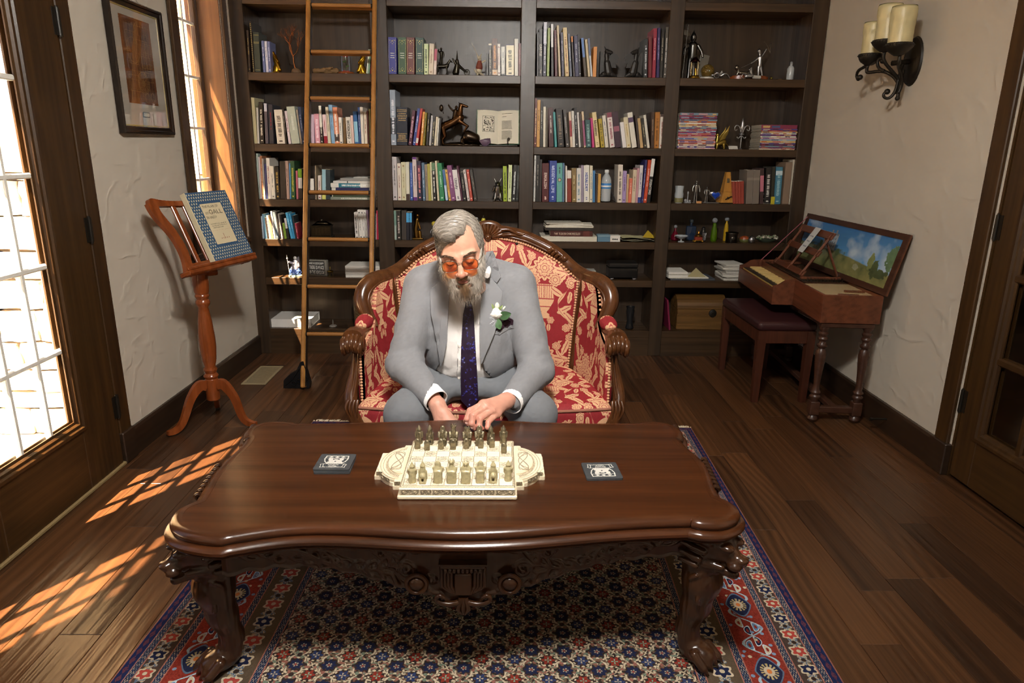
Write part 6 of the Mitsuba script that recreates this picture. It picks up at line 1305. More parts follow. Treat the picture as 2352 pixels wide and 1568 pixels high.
# chess pieces, facing -y (dark) or +y (light)
def piece_sd(kind):
    def f(p):
        q = p.copy(); q[:, 0] = np.abs(q[:, 0]); C = lambda a, b, r0, r1: sd_cap(q, a, b, r0, r1); c = lambda a, b, r0, r1: sd_cap(p, a, b, r0, r1)
        if kind == 'pawn':
            d = sd_box(q, (0, 0, .012), (.0085, .0058, .0125), .003); d = smin(d, sd_ell(q, (0, 0, .0245), (.0085, .0058, .009)), .003); return d+.0003*np.sin(p[:, 0]*2600)*np.sin(p[:, 2]*2300)
        hh = {'king': .068, 'queen': .062, 'bishop': .06, 'knight': .062, 'warder': .06}[kind]; z = hh-.017
        d = sd_ell(q, (0, -.001, z), (.0068, .0068, .0085))
        d = np.minimum(d, sd_ell(q, (0, -.0075, z-.001), (.0016, .002, .0028))); d = np.maximum(d, -sd_ell(q, (.0028, -.0068, z+.001), (.0014, .0012, .0011)))
        if kind in ('king', 'queen', 'bishop'):
            d = smin(d, sd_box(q, (0, .002, .018), (.0125 if kind != 'bishop' else .0115, .0105, .0185), .003), .002); d = smin(d, sd_ell(q, (0, .0, .036), (.0125, .0085, .013)), .006)
            d = smin(d, C((.006, -.009, .018), (.0065, -.0125, .002), .0045, .0045), .003); d = smin(d, C((.012, -.002, .04), (.0105, -.01, .028), .0042, .0036), .002)
            d = smin(d, sd_box(q, (0, -.009, .0205), (.0112, .006, .0026), .0014), .0015); d += .00035*np.sin(p[:, 0]*1500)*((p[:, 2] < .03)&(p[:, 1] < 0))
            if kind == 'king': d = np.minimum(d, sd_box(p, (0, -.0145, .0235), (.0115, .0016, .0016), .0012)); d = smin(d, C((.003, -.006, z-.006), (.002, -.0075, z-.016), .0032, .0012), .002)
            if kind == 'queen': d = np.minimum(d, c((.004, -.011, .03), (.0066, -.007, z-.004), .0026, .0024)); d = smin(d, C((.0075, 0, z+.002), (.0095, .003, .034), .003, .0035), .003)
            if kind in ('king', 'queen'):
                for a in range(6): d = smin(d, sd_cap(p, (.0062*math.cos(a*1.047), .0062*math.sin(a*1.047), z+.006), (.0082*math.cos(a*1.047), .0082*math.sin(a*1.047), z+.0145), .0022, .0013), .001)
                d = smin(d, sd_ell(q, (0, 0, z+.008), (.0072, .0072, .004)), .001)
            else: d = smin(d, np.maximum(sd_ell(q, (0, 0, z+.006), (.0085, .0055, .0135)), -(p[:, 2]-z-.003)), .001); d = np.minimum(d, c((-.0085, -.011, .012), (-.008, -.008, .048), .0014, .0018)) if False else np.minimum(d, c((.0, -.0125, .012), (.0, -.0095, .042), .0013, .0016))
        elif kind == 'knight':
            d = smin(d, sd_box(q, (0, 0, .003), (.009, .0125, .003), .002), .001); d = smin(d, C((0, -.007, .022), (0, .008, .022), .008, .008), .004); d = smin(d, C((.006, -.008, .018), (.006, -.009, .003), .0034, .0032), .002); d = smin(d, C((.006, .009, .018), (.006, .01, .003), .0034, .0032), .002)
            d = smin(d, C((0, -.009, .025), (0, -.0145, .03), .0055, .004), .003); d = smin(d, C((0, -.0155, .029), (0, -.018, .02), .0045, .003), .002); d = smin(d, sd_ell(q, (0, .001, .034), (.0085, .007, .013)), .004)
            d = smin(d, C((.0085, 0, .032), (.0092, -.002, .01), .0036, .003), .002); d = np.minimum(d, sd_box(p, (.0105, -.002, .026), (.0014, .006, .011), .0012)); d = smin(d, np.maximum(sd_cap(q, (0, 0, z+.004), (0, 0, z+.0165), .0078, .0012), -(p[:, 2]-z-.002)), .001)
        else:
            d = smin(d, sd_cap(q, (0, 0, .003), (0, 0, .034), .0105, .0088), .004); d = smin(d, C((.009, 0, .036), (.0095, -.004, .024), .0042, .0034), .003); d = smin(d, np.maximum(sd_cap(q, (0, 0, z+.004), (0, 0, z+.0165), .0078, .0012), -(p[:, 2]-z-.002)), .001)
            sh = np.maximum(sd_ell(p, (.001, -.0085, .028), (.0068, .003, .02)), p[:, 2]-.04); d = np.minimum(d, sh); d = np.minimum(d, c((-.0085, -.008, .012), (-.0075, -.0065, z+.012), .0012, .0012))
        return np.maximum(d, .0002-p[:, 2])
    return f
PM = {k: nets(piece_sd(k), (-.018, -.023, -.001), (.018, .017, .075), .0011) for k in ('king', 'queen', 'bishop', 'knight', 'warder')}; PM['pawn'] = nets(piece_sd('pawn'), (-.0105, -.008, -.001), (.0105, .008, .036), .0009)
ZT = CZ+.0023
def chess(kind, x, y, dark, label, group=None, a=0):
    m = PM[kind]; v = np.asarray(m.vertices); tone = meshkit.fbm(v*160+x*40, 2)[:, None]
    if dark: m2 = rot(m, [0, 0, 1], a); c = lin('#8a8068')*(.35+1.0*tone)
    else: m2 = rot(m, [0, 0, 1], 180+a); c = lin('#a79d78')*(.7+.6*tone)
    nm = {'warder': 'chess_rook'}.get(kind, 'chess_'+kind)
    return one(nm, label, 'chess piece', xf(m2, t=(x, y, ZT)), 'vc_pewter' if dark else 'vc_stone', group, smooth=True, color=c)

for kind, x, y, lb in (('warder', -.245, 1.952, 'dark standing rook with shield at the left end of the back row'), ('knight', -.212, 1.95, 'dark mounted knight beside the rook at the left end'), ('bishop', -.172, 1.944, 'dark bishop with tall pointed mitre left of the king'), ('king', -.139, 1.944, 'dark seated king with crown, tallest of the back row'), ('queen', -.097, 1.942, 'dark crowned queen under the fingertip of the man'), ('bishop', -.06, 1.946, "dark bishop in front of the man's middle fingers"), ('knight', -.025, 1.95, "dark mounted knight in front of the man's little finger"), ('warder', .014, 1.956, 'dark standing rook with shield at the right end of the back row')): chess(kind, x, y, True, lb)
wh = ['before the left rook', 'before the left knight, a little forward', 'before the dark bishop left of the king', 'before the dark king', 'before the dark queen', 'before the dark bishop right of the queen', 'before the right-hand dark knight', 'moved one square out, before the right rook']
for (x, y), w in zip(((-.246, 1.913), (-.216, 1.902), (-.175, 1.911), (-.138, 1.908), (-.099, 1.916), (-.055, 1.919), (-.021, 1.924), (.015, 1.884)), wh): chess('pawn', x, y, True, f'small dark tombstone shaped pawn {w}', 'dark chess pawns')
for kind, x, y, lb in (('warder', -.235, 1.696, 'pale stone rook at the left end of the front row'), ('knight', -.206, 1.696, 'pale stone knight with cloudy white patches, second of the front row'), ('bishop', -.165, 1.699, 'grey-green stone bishop, third of the front row'), ('king', -.128, 1.697, 'pale stone king with square throne back and crown'), ('queen', -.089, 1.697, 'pale stone queen with rounded shoulders beside the pale king'), ('bishop', -.05, 1.701, 'honey coloured stone bishop right of the pale queen'), ('knight', -.015, 1.7, 'pale knight with white veins near the right end of the front row'), ('warder', .026, 1.708, 'pale stone rook at the right end of the front row')): chess(kind, x, y, False, lb)

# ---------------------------------------------------------------- slate coasters with a castle crest
def crest():
    L = lambda pts, w=.0011: sg.LineString(pts).buffer(w, cap_style=2, join_style=2)
    sh = [(-.026, .03), (.026, .03), (.0275, .014), (.024, .0), (.017, -.01)]; arm = sh+[(-.017, -.01), (-.024, 0), (-.0275, .014)]
    out = [L([(-.017, -.01), (-.024, 0), (-.0275, .014), (-.026, .03), (.026, .03), (.0275, .014), (.024, 0), (.017, -.01)], .0014), L([(-.027, .0185), (.027, .0185)], .0008)]
    cas = sg.Polygon([(-.018, -.01), (-.018, .0175), (.018, .0175), (.018, -.01)]).difference(sg.Polygon([(-.008, .016), (-.008, .01), (-.004, .01), (-.004, .0125), (.004, .0125), (.004, .01), (.008, .01), (.008, .016)])).difference(sg.box(-.0018, -.001, .0018, .004))
    for x in (-.019, .019): cas = cas.difference(sg.Point(x, .003).buffer(.004))
    out.append(cas)
    for x in (-.014, 0, .014): out += [sa.scale(sg.Point(x, .0245).buffer(.0032), .6, 1), L([(x-.0045, .0225), (x-.002, .026), (x, .022), (x+.002, .026), (x+.0045, .0225)], .0008), L([(x-.003, .0215), (x+.003, .0215)], .0006)]
    out += [L([(-.024, -.012), (.024, -.012)], .0008), L([(-.022, -.029), (-.008, -.0285), (0, -.0305), (.008, -.0285), (.022, -.029)], .001), L([(-.024, -.012), (-.022, -.029)], .0008), L([(.024, -.012), (.022, -.029)], .0008), L([(-.024, -.012), (-.031, -.015), (-.0285, -.0215), (-.0285, -.0315), (-.022, -.029)], .0008), L([(.024, -.012), (.031, -.015), (.0285, -.0215), (.0285, -.0315), (.022, -.029)], .0008)]
    return ext(so.unary_union(out), 0, .0004)
CR = crest()
tx1, tx2 = text('Elanguire', .0052, .0004, True), text('Castle', .0052, .0004, True)
CR = cat(CR, xf(tx1, s=(.8, 1, 1), t=(0, -.0195, 0)), xf(tx2, s=(.9, 1, 1), t=(0, -.0268, 0)))
def coaster(x, y, z, a, label, print_up):
    c = thing('coaster', label, 'coaster'); pl_ = sg.box(-.053, -.053, .053, .053).buffer(-.006).buffer(.006, 4); r_ = np.random.RandomState(int(z*1e5)+int(a))
    m = ext(pl_.segmentize(.004), 0, .0062); v = np.asarray(m.vertices).copy(); e = np.maximum(np.abs(v[:, 0]), np.abs(v[:, 1])) > .048; v[e, :2] *= 1-.02*meshkit.noise(v[e]*300+a)[:, None]
    part(c, 'slab', xf(rot(TM(v, m.faces), [0, 0, 1], a), t=(x, y, z)), 'vc_slate', color=lin('#33373a')*(.8+.5*meshkit.fbm(v*90+a, 2)[:, None]))
    if print_up: part(c, 'crest', xf(rot(xf(CR, s=(1.25, 1.25, 1)), [0, 0, 1], a), t=(x, y, z+.006)), 'vc_matte', color=lin('#b9b6ae'), label='engraved crest of a castle with three lilies and a name ribbon')
coaster(-.484, 1.86, TZ+.0008, 1.5, 'lower of two stacked slate coasters left of the chess board', False)
coaster(-.485, 1.864, TZ+.0074, -.5, 'upper slate coaster of the stack left of the chess board, crest upright', True)
coaster(.302, 1.826, TZ+.0008, 183, 'single slate coaster right of the chess board, crest upside down', True)
# ================================================================ things on the walls and floor at the sides
# framed print on the left wall
pf_ = thing('framed_print', 'brown antique technical drawing in a dark frame on the left wall', 'framed picture')
def LW(m): return place(m, [XL(3.47)+.001, 3.47, 1.74], [0, -1, 0], [0, 0, 1], [1, 0, 0]) if False else place(m, [XL(3.47)+.002, 3.47, 1.74], [0, 1, 0], [0, 0, 1], [1, 0, 0])
FW, FH = .245, .29
def frame_mesh(w, h_, pf):
    P = [[[sx*(w-a), sy*(h_-a), b] for a, b in pf] for sx, sy in ((-1, -1), (1, -1), (1, 1), (-1, 1))]
    return grid(np.array(P), closed_u=True, closed_v=True)
part(pf_, 'frame', LW(frame_mesh(FW, FH, [(0, 0), (0, .022), (.006, .028), (.014, .026), (.018, .02), (.03, .017), (.034, .012), (.036, .01), (.036, 0)])), 'vc_gloss', color=lin('#17110e'))
part(pf_, 'mat_board', LW(bx(-FW+.03, FW-.03, -FH+.03, FH-.03, .002, .009)), 'vc_matte', color=lin('#a79f92'))
part(pf_, 'bevel', LW(frame_mesh(FW-.034, FH-.034, [(0, .009), (0, .0125), (.004, .0125), (.006, .009)])), 'vc_satin', color=lin('#9b8a52'))  # yellowish light on the inner edge is put into this colour
AX0, AX1, AY0, AY1 = -.145, .13, -.155, .22
nx, ny = 110, 150; X, Y = np.meshgrid(np.linspace(AX0, AX1, nx), np.linspace(AY0, AY1, ny), indexing='ij'); P = np.stack([X, Y, np.full_like(X, .0098)], -1); pp = P.reshape(-1, 3)
f1, f2 = meshkit.fbm(pp*14, 3), meshkit.fbm(pp*50+7, 3); edge = np.minimum(np.minimum(pp[:, 0]-AX0, AX1-pp[:, 0]), np.minimum(pp[:, 1]-AY0, AY1-pp[:, 1]))
tcol = np.clip(.15+.9*(f1-.35)+.3*(f2-.5)+.35*np.clip(1-edge/.03, 0, 1), 0, 1)[:, None]; colA = lin('#35170f')*(1-tcol)+lin('#7d4d26')*tcol
part(pf_, 'print', LW(grid(P)), 'vc_matte', smooth=True, color=colA, label='brown drawing sheet')
LL = lambda pts, w=.0009: sg.LineString(pts).buffer(w)
dr_ = [sg.Point(.01, -.06).buffer(.05).exterior.buffer(.001), sg.Point(.01, -.06).buffer(.042).exterior.buffer(.0007), sg.Point(.01, -.06).buffer(.012).exterior.buffer(.001), sg.Point(.03, -.125).buffer(.022).exterior.buffer(.001), sg.Point(.085, -.12).buffer(.02).exterior.buffer(.001), sg.Point(-.05, .08).buffer(.055).exterior.buffer(.0008)]
dr_ += [LL([(.01, -.06), (.01+.05*math.cos(a), -.06+.05*math.sin(a))], .0006) for a in np.arange(10)*math.pi/5]
for (a, b, c, d) in ((.02, .01, .1, .06), (.03, -.05, .1, -.01), (-.1, .02, -.02, .16), (-.02, .13, .09, .19), (-.12, -.1, -.03, -.03), (.04, .08, .12, .12), (.06, .0, .09, .16)): dr_.append(sg.box(a, b, c, d).exterior.buffer(.0008))
for i in range(9): dr_.append(LL([(-.11+i*.025, -.135), (-.11+i*.025, .2)], .0004)); dr_.append(LL([(-.13, -.13+i*.04), (.115, -.13+i*.04)], .0004))
part(pf_, 'line_work', LW(ext(so.unary_union(dr_), .0098, .0103)), 'vc_matte', color=lin('#8a6a3e')*.8, kind='stuff')
part(pf_, 'caption_plate', LW(cat(bx(-.035, .03, -.215, -.19, .009, .0105), bx(-.031, .026, -.212, -.193, .0105, .011))), 'vc_matte', color=lin('#3a342c')); part(pf_, 'caption_card', LW(bx(-.029, .024, -.2105, -.1945, .011, .0114)), 'vc_matte', color=lin('#b0a898'))
part(pf_, 'glass', LW(TM([[-FW+.03, -FH+.03, .015], [FW-.03, -FH+.03, .015], [FW-.03, FH-.03, .015], [-FW+.03, FH-.03, .015]], [[0, 1, 2], [0, 2, 3]])), 'pane_glass')
part(pf_, 'wire', LW(tube([[-.03, .29, .006], [.02, .32, .004], [.07, .29, .006]], .0008, 5)), 'iron')
# outlets
def outlet(name, label, x, y, z, s):
    t = thing(name, label, 'outlet'); q = lambda m: place(m, [x, y, z], [0, s, 0], [0, 0, 1], [s, 0, 0])
    part(t, 'cover_plate', q(bx(-.037, .037, -.06, .06, 0, .005, .002)), 'vc_satin', color=lin('#c9c2b4'))
    part(t, 'receptacle', q(bx(-.0165, .0165, -.034, .034, .004, .008, .002)), 'vc_satin', color=lin('#d6d0c4'))
    part(t, 'slot', q(cat([bxc(dx, dz, .0083, .002, .008, .001) for dx in (-.006, .006) for dz in (-.018, .02)]+[cyl([0, dz-.01, .0078], [0, dz-.01, .0086], .0025, 8) for dz in (-.018, .02)])), 'iron', kind='stuff')
outlet('wall_outlet', 'cream electrical outlet low on the left wall behind the music stand', XL(3.77)+.001, 3.77, .316, 1)
outlet('wall_outlet', 'cream electrical outlet low on the right wall behind the harpsichord leg', XR(3.66)-.001, 3.66, .315, -1)
# floor register
vt = thing('floor_vent', 'tan metal floor register in front of the ladder bay', 'floor vent')
part(vt, 'frame', cat(bx(-1.575, -1.425, 3.97, 3.985, 0.0004, .006, .001), bx(-1.575, -1.425, 4.315, 4.33, .0004, .006, .001), bx(-1.575, -1.56, 3.985, 4.315, .0004, .006, .001), bx(-1.44, -1.425, 3.985, 4.315, .0004, .006, .001)), 'vc_satin', color=lin('#8d7f62'))
for i in range(26): part(vt, 'louver', bx(-1.561, -1.439, 3.99+i*.0125, 3.9985+i*.0125, .0004, .0045), 'vc_satin', color=lin('#7d7056'))
# music stand with a book
ms = thing('music_stand', 'cherry wood tripod music stand with lyre shaped desk by the left wall', 'music stand')
PX, PY = -1.48, 3.36
prof = [(.0, .135), (.03, .135), (.033, .14), (.033, .245), (.028, .25), (.036, .262), (.036, .268), (.026, .28), (.033, .296), (.033, .302), (.026, .315), (.034, .35), (.04, .42), (.039, .48), (.033, .55), (.026, .60), (.024, .625), (.034, .64), (.035, .652), (.027, .665), (.03, .672), (.034, .68), (.034, .685), (.03, .692), (.034, .70), (.0375, .74), (.0365, .79), (.02, .80), (0, .80)]
part(ms, 'post', lathe(prof, 32, (PX, PY, 0)), 'wood_cherry', smooth=50)
for fx, fy in ((-1.64, 3.185), (-1.262, 3.305), (-1.56, 3.585)):
    d = np.array([fx-PX, fy-PY]); L = np.linalg.norm(d); d /= L
    cl_ = np.array([(.028, .215), (.06, .225), (.1, .19), (.13, .14), (L-.06, .045), (L-.02, .022), (L+.01, .022)]); wd = np.array([.05, .05, .04, .036, .032, .028, .02])
    c2 = smoothpath(cl_, 40); w2 = np.interp(np.linspace(0, 1, 40), np.linspace(0, 1, 7), wd)/2; t2 = np.gradient(c2, axis=0); t2 /= np.linalg.norm(t2, axis=1)[:, None]; n2 = np.c_[-t2[:, 1], t2[:, 0]]
    up, dn = c2+n2*w2[:, None], c2-n2*w2[:, None]; up[:, 1] = np.maximum(up[:, 1], .003); dn[:, 1] = np.maximum(dn[:, 1], .0015)
    m = ext(sg.Polygon(np.vstack([up, dn[::-1]])).buffer(0), -.012, .012)
    part(ms, 'leg', place(m, [PX, PY, 0], [*d, 0], [0, 0, 1], [d[1], -d[0], 0]), 'wood_cherry', smooth=40)
e_ = np.array([.257, .966, 0]); n_ = np.array([.966, -.257, 0]); th_ = math.radians(22.5); u_ = -n_*math.sin(th_)+np.array([0, 0, 1])*math.cos(th_); w_ = np.cross(e_, u_)
DO = np.array([-1.412, 3.42, .815])
def desk(m): return place(m, DO, e_, u_, w_)          # local x along the ledge, y up the desk, z out of its face
part(ms, 'ledge', desk(bx(-.262, .262, -.012, .012, -.012, .055, .006)), 'wood_cherry', smooth=40); part(ms, 'ledge_lip', desk(bx(-.262, .262, .01, .024, .043, .055, .004)), 'wood_cherry', smooth=40)
for s in (-1, 1):
    c2 = smoothpath([(s*.215, -.005), (s*.19, .06), (s*.185, .14), (s*.205, .22), (s*.24, .30), (s*.243, .35)], 30); w2 = np.interp(np.linspace(0, 1, 30), [0, .5, .85, 1], [.022, .022, .026, .03]); t2 = np.gradient(c2, axis=0); t2 /= np.linalg.norm(t2, axis=1)[:, None]; n2 = np.c_[-t2[:, 1], t2[:, 0]]
    part(ms, 'side_rail', desk(ext(sg.Polygon(np.vstack([c2+n2*w2[:, None], (c2-n2*w2[:, None])[::-1]])).buffer(0), -.011, .011)), 'wood_cherry', smooth=40)
top_ = smoothpath([(-.262, .352), (-.25, .372), (-.2, .365), (-.08, .35), (.08, .35), (.2, .365), (.25, .372), (.262, .352)], 40); bot_ = smoothpath([(-.25, .335), (-.15, .33), (0, .322), (.15, .33), (.25, .335)], 40)
part(ms, 'top_rail', desk(ext(sg.Polygon(np.vstack([top_, bot_[::-1]])).buffer(0), -.012, .012)), 'wood_cherry', smooth=40)
part(ms, 'bottom_rail', desk(bx(-.215, .215, .0, .045, -.011, .011, .003)), 'wood_cherry')
for x in (-.115, -.04, .04, .115): part(ms, 'slat', desk(bx(x-.014, x+.014, .03, .34, -.006, .006, .003)), 'wood_cherry')
part(ms, 'tilt_bracket', cat(cyl(DO-w_*.012-np.array([0, 0, .02]), [PX, PY, .79], .016, 12), cyl(DO-w_*.02-e_*.05, DO-w_*.02+e_*.05, .012, 12)), 'wood_cherry', smooth=40)
bk = thing('book_on_stand', 'blue patterned hardback with a cream title panel resting on the music stand', 'book')
BW, BH, BT = .31, .362, .03; bx0 = -.052
def bkp(m): return desk(xf(m, t=(bx0, .0245-.0115, .0125)))
part(bk, 'page_block', bkp(bx(.004, BW-.004, .004, BH-.004, .003, BT-.003)), 'vc_matte', color=lin('#c9bd9c'))
part(bk, 'back_cover', bkp(bx(0, BW, 0, BH, 0, .003, .001)), 'vc_matte', color=lin('#b8ad90')); part(bk, 'spine', bkp(bx(-.002, .0035, 0, BH, 0, BT, .0015)), 'vc_matte', color=lin('#c0b596'))
part(bk, 'front_cover', bkp(bx(0, BW, 0, BH, BT-.003, BT, .001)), 'vc_matte', color=lin('#2f4a68'))
mt_ = []
pitch = .0172; hexa = lambda x, y, r: sg.Polygon([(x+r*math.cos(a), y+r*1.15*math.sin(a)) for a in np.arange(6)*math.pi/3+math.pi/6])
for j in range(24):
    for i in range(19):
        x, y = .007+i*pitch+(pitch/2 if j % 2 else 0), .009+j*pitch*.9
        if x < BW-.004 and y < BH-.004 and not (.064 < x < .232 and .085 < y < .305): mt_.append(hexa(x, y, .0047).difference(sg.Point(x, y).buffer(.0012)))
part(bk, 'cover_dots', bkp(ext(so.unary_union(mt_), BT-.0004, BT+.0003)), 'vc_matte', color=lin('#b9b59c'), kind='stuff', label='cream woven dots')
part(bk, 'title_panel', bkp(bx(.068, .228, .09, .30, BT-.001, BT+.0005)), 'vc_matte', color=lin('#cbbd9b'))
tp = []
def tl(s, h_, y, w, x=.077, bold=False): m = text(s, h_, .0004, bold, False); v = np.asarray(m.vertices); ww = np.ptp(v[:, 0]); return xf(m, s=(w/ww, 1, 1), t=(x, y, BT+.0004))
tp = [tl('THE PLAN OF', .0125, .278, .118), tl('ST', .012, .2445, .026, .082), tl('GALL', .0225, .2445, .098, .111), tl('IN BRIEF', .0125, .222, .076), tl('by Lorna Price, based on', .0055, .192, .118, .086), tl('the work by Walter Horn', .0055, .182, .112, .09), tl('and Ernest Born', .0055, .172, .076, .094)]
part(bk, 'title', bkp(cat(tp)), 'vc_matte', color=lin('#463c2e'), kind='stuff', label='printed title on the cream panel')
part(bk, 'ornament', bkp(cat(bx(.075, .221, .16, .1606, BT+.0004, BT+.0008), bx(.145, .148, .112, .142, BT+.0004, BT+.0008), *[bx(.12+i*.014, .126+i*.014, .115, .12, BT+.0004, BT+.0008) for i in range(5)])), 'vc_matte', color=lin('#a0765e'), kind='stuff')

# iron candle sconce on the right wall
sc_ = thing('wall_sconce', 'wrought iron wall sconce with three cream candles on the right wall', 'wall lamp')
wx = XR(3.6)
part(sc_, 'back_plate', xf(xf(lathe([(.0, .022), (.03, .02), (.06, .014), (.068, .008), (.075, .01), (.08, 0)], 36), R([0, 1, 0], -90)), s=(1, 1, 1.45), t=(wx-.001, 3.60, 1.84)), 'iron', smooth=50)
rg = random.Random(31)
for (x, y, z, h_, r) in ((1.875, 3.455, 1.895, .165, .053), (1.885, 3.60, 1.93, .165, .053), (1.89, 3.745, 1.885, .155, .046)):
    a = np.arange(36)*2*np.pi/36; zz = np.linspace(0, 1, 14); drip = .75-.13*np.abs(np.sin(a*2.5+x*9))-.2*np.maximum(0, np.sin(a*4+y*30))**6
    P = np.array([[[x+(r+(.0035 if t > drip[i] else 0)-.004*(t > .97))*math.cos(q), y+(r+(.0035 if t > drip[i] else 0)-.004*(t > .97))*math.sin(q), z+h_*t] for t in zz] for i, q in enumerate(a)])
    m = grid(P, closed_u=True); top = np.array([[x, y, z+h_-.012]]); v = np.vstack([m.vertices, top]); k = len(v)-1; f = np.vstack([m.faces, [[k, i*14+13, ((i+1) % 36)*14+13] for i in range(36)]])
    part(sc_, 'candle', TM(v, f), 'vc_satin', smooth=True, color=lin('#bdb084')*(.86+.28*meshkit.fbm(v*30, 2)[:, None]), label='cream candle with wax drips')
    part(sc_, 'drip_pan', lathe([(0, -.05), (.02, -.048), (.045, -.03), (r+.008, -.012), (r+.01, .002), (r+.006, .006), (r, .004), (0, .0)], 30, (x, y, z)), 'iron', smooth=50)
    part(sc_, 'bead_rim', cat([ball((x+(r+.01)*math.cos(b), y+(r+.01)*math.sin(b), z-.003), .0035, 1) for b in np.arange(30)*2*np.pi/30]), 'iron', smooth=True, kind='stuff')
for y0, z0 in ((3.455, 1.845), (3.60, 1.88), (3.745, 1.835)):
    pth = smoothpath([[1.885, y0, z0], [1.888, y0+(.004), z0-.03], [1.93, (y0+3.6)/2, 1.80], [1.985, 3.60+(y0-3.6)*.12, 1.74], [1.98, 3.60+(y0-3.6)*.06, 1.69]], 40); part(sc_, 'arm', tube(pth, .0085, 8), 'iron', smooth=True)
for pts in ([[1.985, 3.6, 1.84], [1.975, 3.6, 1.75], [1.965, 3.61, 1.685], [1.94, 3.62, 1.668], [1.925, 3.625, 1.685], [1.94, 3.622, 1.70]], [[1.89, 3.745, 1.84], [1.885, 3.79, 1.83], [1.88, 3.83, 1.815], [1.885, 3.845, 1.79], [1.888, 3.83, 1.775], [1.888, 3.815, 1.785]], [[1.93, 3.66, 1.80], [1.915, 3.69, 1.82], [1.91, 3.70, 1.85], [1.915, 3.685, 1.865], [1.92, 3.67, 1.85]]):
    p_ = smoothpath(pts, 34); part(sc_, 'scroll', cat(tube(p_, np.linspace(.0085, .007, 34), 8), ball(p_[-1], .014, 2)), 'iron', smooth=True)
part(sc_, 'finial', cat(cyl([1.99, 3.6, 1.80], [1.985, 3.6, 1.672], .009, 10), ball((1.985, 3.6, 1.668), .012, 2)), 'iron', smooth=True)
part(sc_, 'mount', cyl([1.93, 3.6, 1.83], [wx-.01, 3.6, 1.84], .012, 10), 'iron', smooth=40)

# small square harpsichord on a turned stand, lid open against the right wall
hp_ = thing('clavichord', 'small reddish wood keyboard instrument, painted lid open against the right wall', 'harpsichord')
HA, HC, HO = np.array([.075, .997, 0]), np.array([.997, -.075, 0]), np.array([1.652, 3.40, 0])
def hpl(m): return place(m, HO, HC, HA, [0, 0, 1])     # local x across to the wall, y along, z up
HZ0, HZ1, HL, HD = .555, .703, 1.185, .30
for nm, m in (('end_board', bx(0, HD, 0, .014, HZ0, HZ1, .002)), ('end_board', bx(0, HD, HL-.014, HL, HZ0, HZ1, .002)), ('front_board', bx(0, .014, .013, .43, HZ0, HZ1, .002)), ('front_board', bx(.0, .014, HL-.06, HL-.013, HZ0, HZ1, .002)), ('back_board', bx(HD-.014, HD, .013, HL-.013, HZ0, HZ1, .002)), ('bottom_board', bx(.01, HD-.01, .01, HL-.01, HZ0, HZ0+.014))):
    part(hp_, nm, hpl(m), 'wood_harp')
KB0, KB1 = .43, HL-.01
ck = lambda y0: place(ext(sg.Polygon([(-.118, HZ0), (.012, HZ0), (.012, HZ1), (-.028, HZ1), (-.05, HZ1-.006), (-.085, HZ1-.03), (-.118, HZ1-.04)]), 0, .014), [0, y0+.014, 0], [1, 0, 0], [0, 0, 1], [0, -1, 0])
part(hp_, 'key_cheek', hpl(ck(KB0)), 'wood_harp'); part(hp_, 'key_cheek', hpl(ck(KB1-.014)), 'wood_harp')
part(hp_, 'key_rail', hpl(bx(-.118, -.106, KB0+.013, KB1-.013, HZ0, HZ1-.055, .002)), 'wood_harp'); part(hp_, 'key_bed', hpl(bx(-.108, .014, KB0+.013, KB1-.013, HZ0, HZ0+.03)), 'wood_harp_dark'); part(hp_, 'name_board', hpl(bx(.014, .022, KB0+.01, KB1-.01, HZ0+.03, HZ1-.004, .001)), 'wood_harp')
nk = 33; kw = (KB1-KB0-.06)/nk; y0 = KB0+.03; ZK = HZ1-.05
for i in range(nk):
    y = y0+i*kw; part(hp_, 'natural_key', hpl(bx(-.098, .016, y+.0006, y+kw-.0006, ZK-.012, ZK, .0012)), 'vc_satin', color=lin('#1d1915'))
    part(hp_, 'key_front', hpl(bx(-.1, -.097, y+.001, y+kw-.001, ZK-.015, ZK-.002)), 'vc_satin', color=lin('#a98a4c'))
    if i % 7 not in (2, 6) and i < nk-1: part(hp_, 'sharp_key', hpl(bx(-.06, .016, y+kw*.64, y+kw*1.36, ZK-.002, ZK+.009, .0016)), 'vc_satin', color=lin('#c2a568'))
part(hp_, 'soundboard', hpl(bx(.014, HD-.014, .014, .40, HZ1-.022, HZ1-.016)), 'vc_satin', color=lin('#b39c74'))
part(hp_, 'pin_block', hpl(bx(.05, HD-.014, .40, HL-.014, HZ1-.03, HZ1-.012)), 'wood_harp_dark')
for x, y, l in ((.1, .06, .1), (.17, .16, .1)): part(hp_, 'soundboard_bar', hpl(rot(bx(x, x+l, y, y+.022, HZ1-.016, HZ1-.006, .002), [0, 0, 1], -8, (x, y, 0))), 'wood_harp')
st_ = []
for i in range(22): st_.append(tube([[.03+i*.011, .03, HZ1-.008], [.05+i*.0095, HL-.03, HZ1-.004]], .0004, 3))
part(hp_, 'strings', hpl(cat(st_)), 'vc_metal', color=lin('#a08c50'), kind='stuff')
part(hp_, 'tuning_pins', hpl(cat([cyl([.07+(i % 11)*.019, .42+.02*(i//11), HZ1-.014], [.07+(i % 11)*.019, .42+.02*(i//11), HZ1+.012], .002, 6) for i in range(33)])), 'iron', kind='stuff')
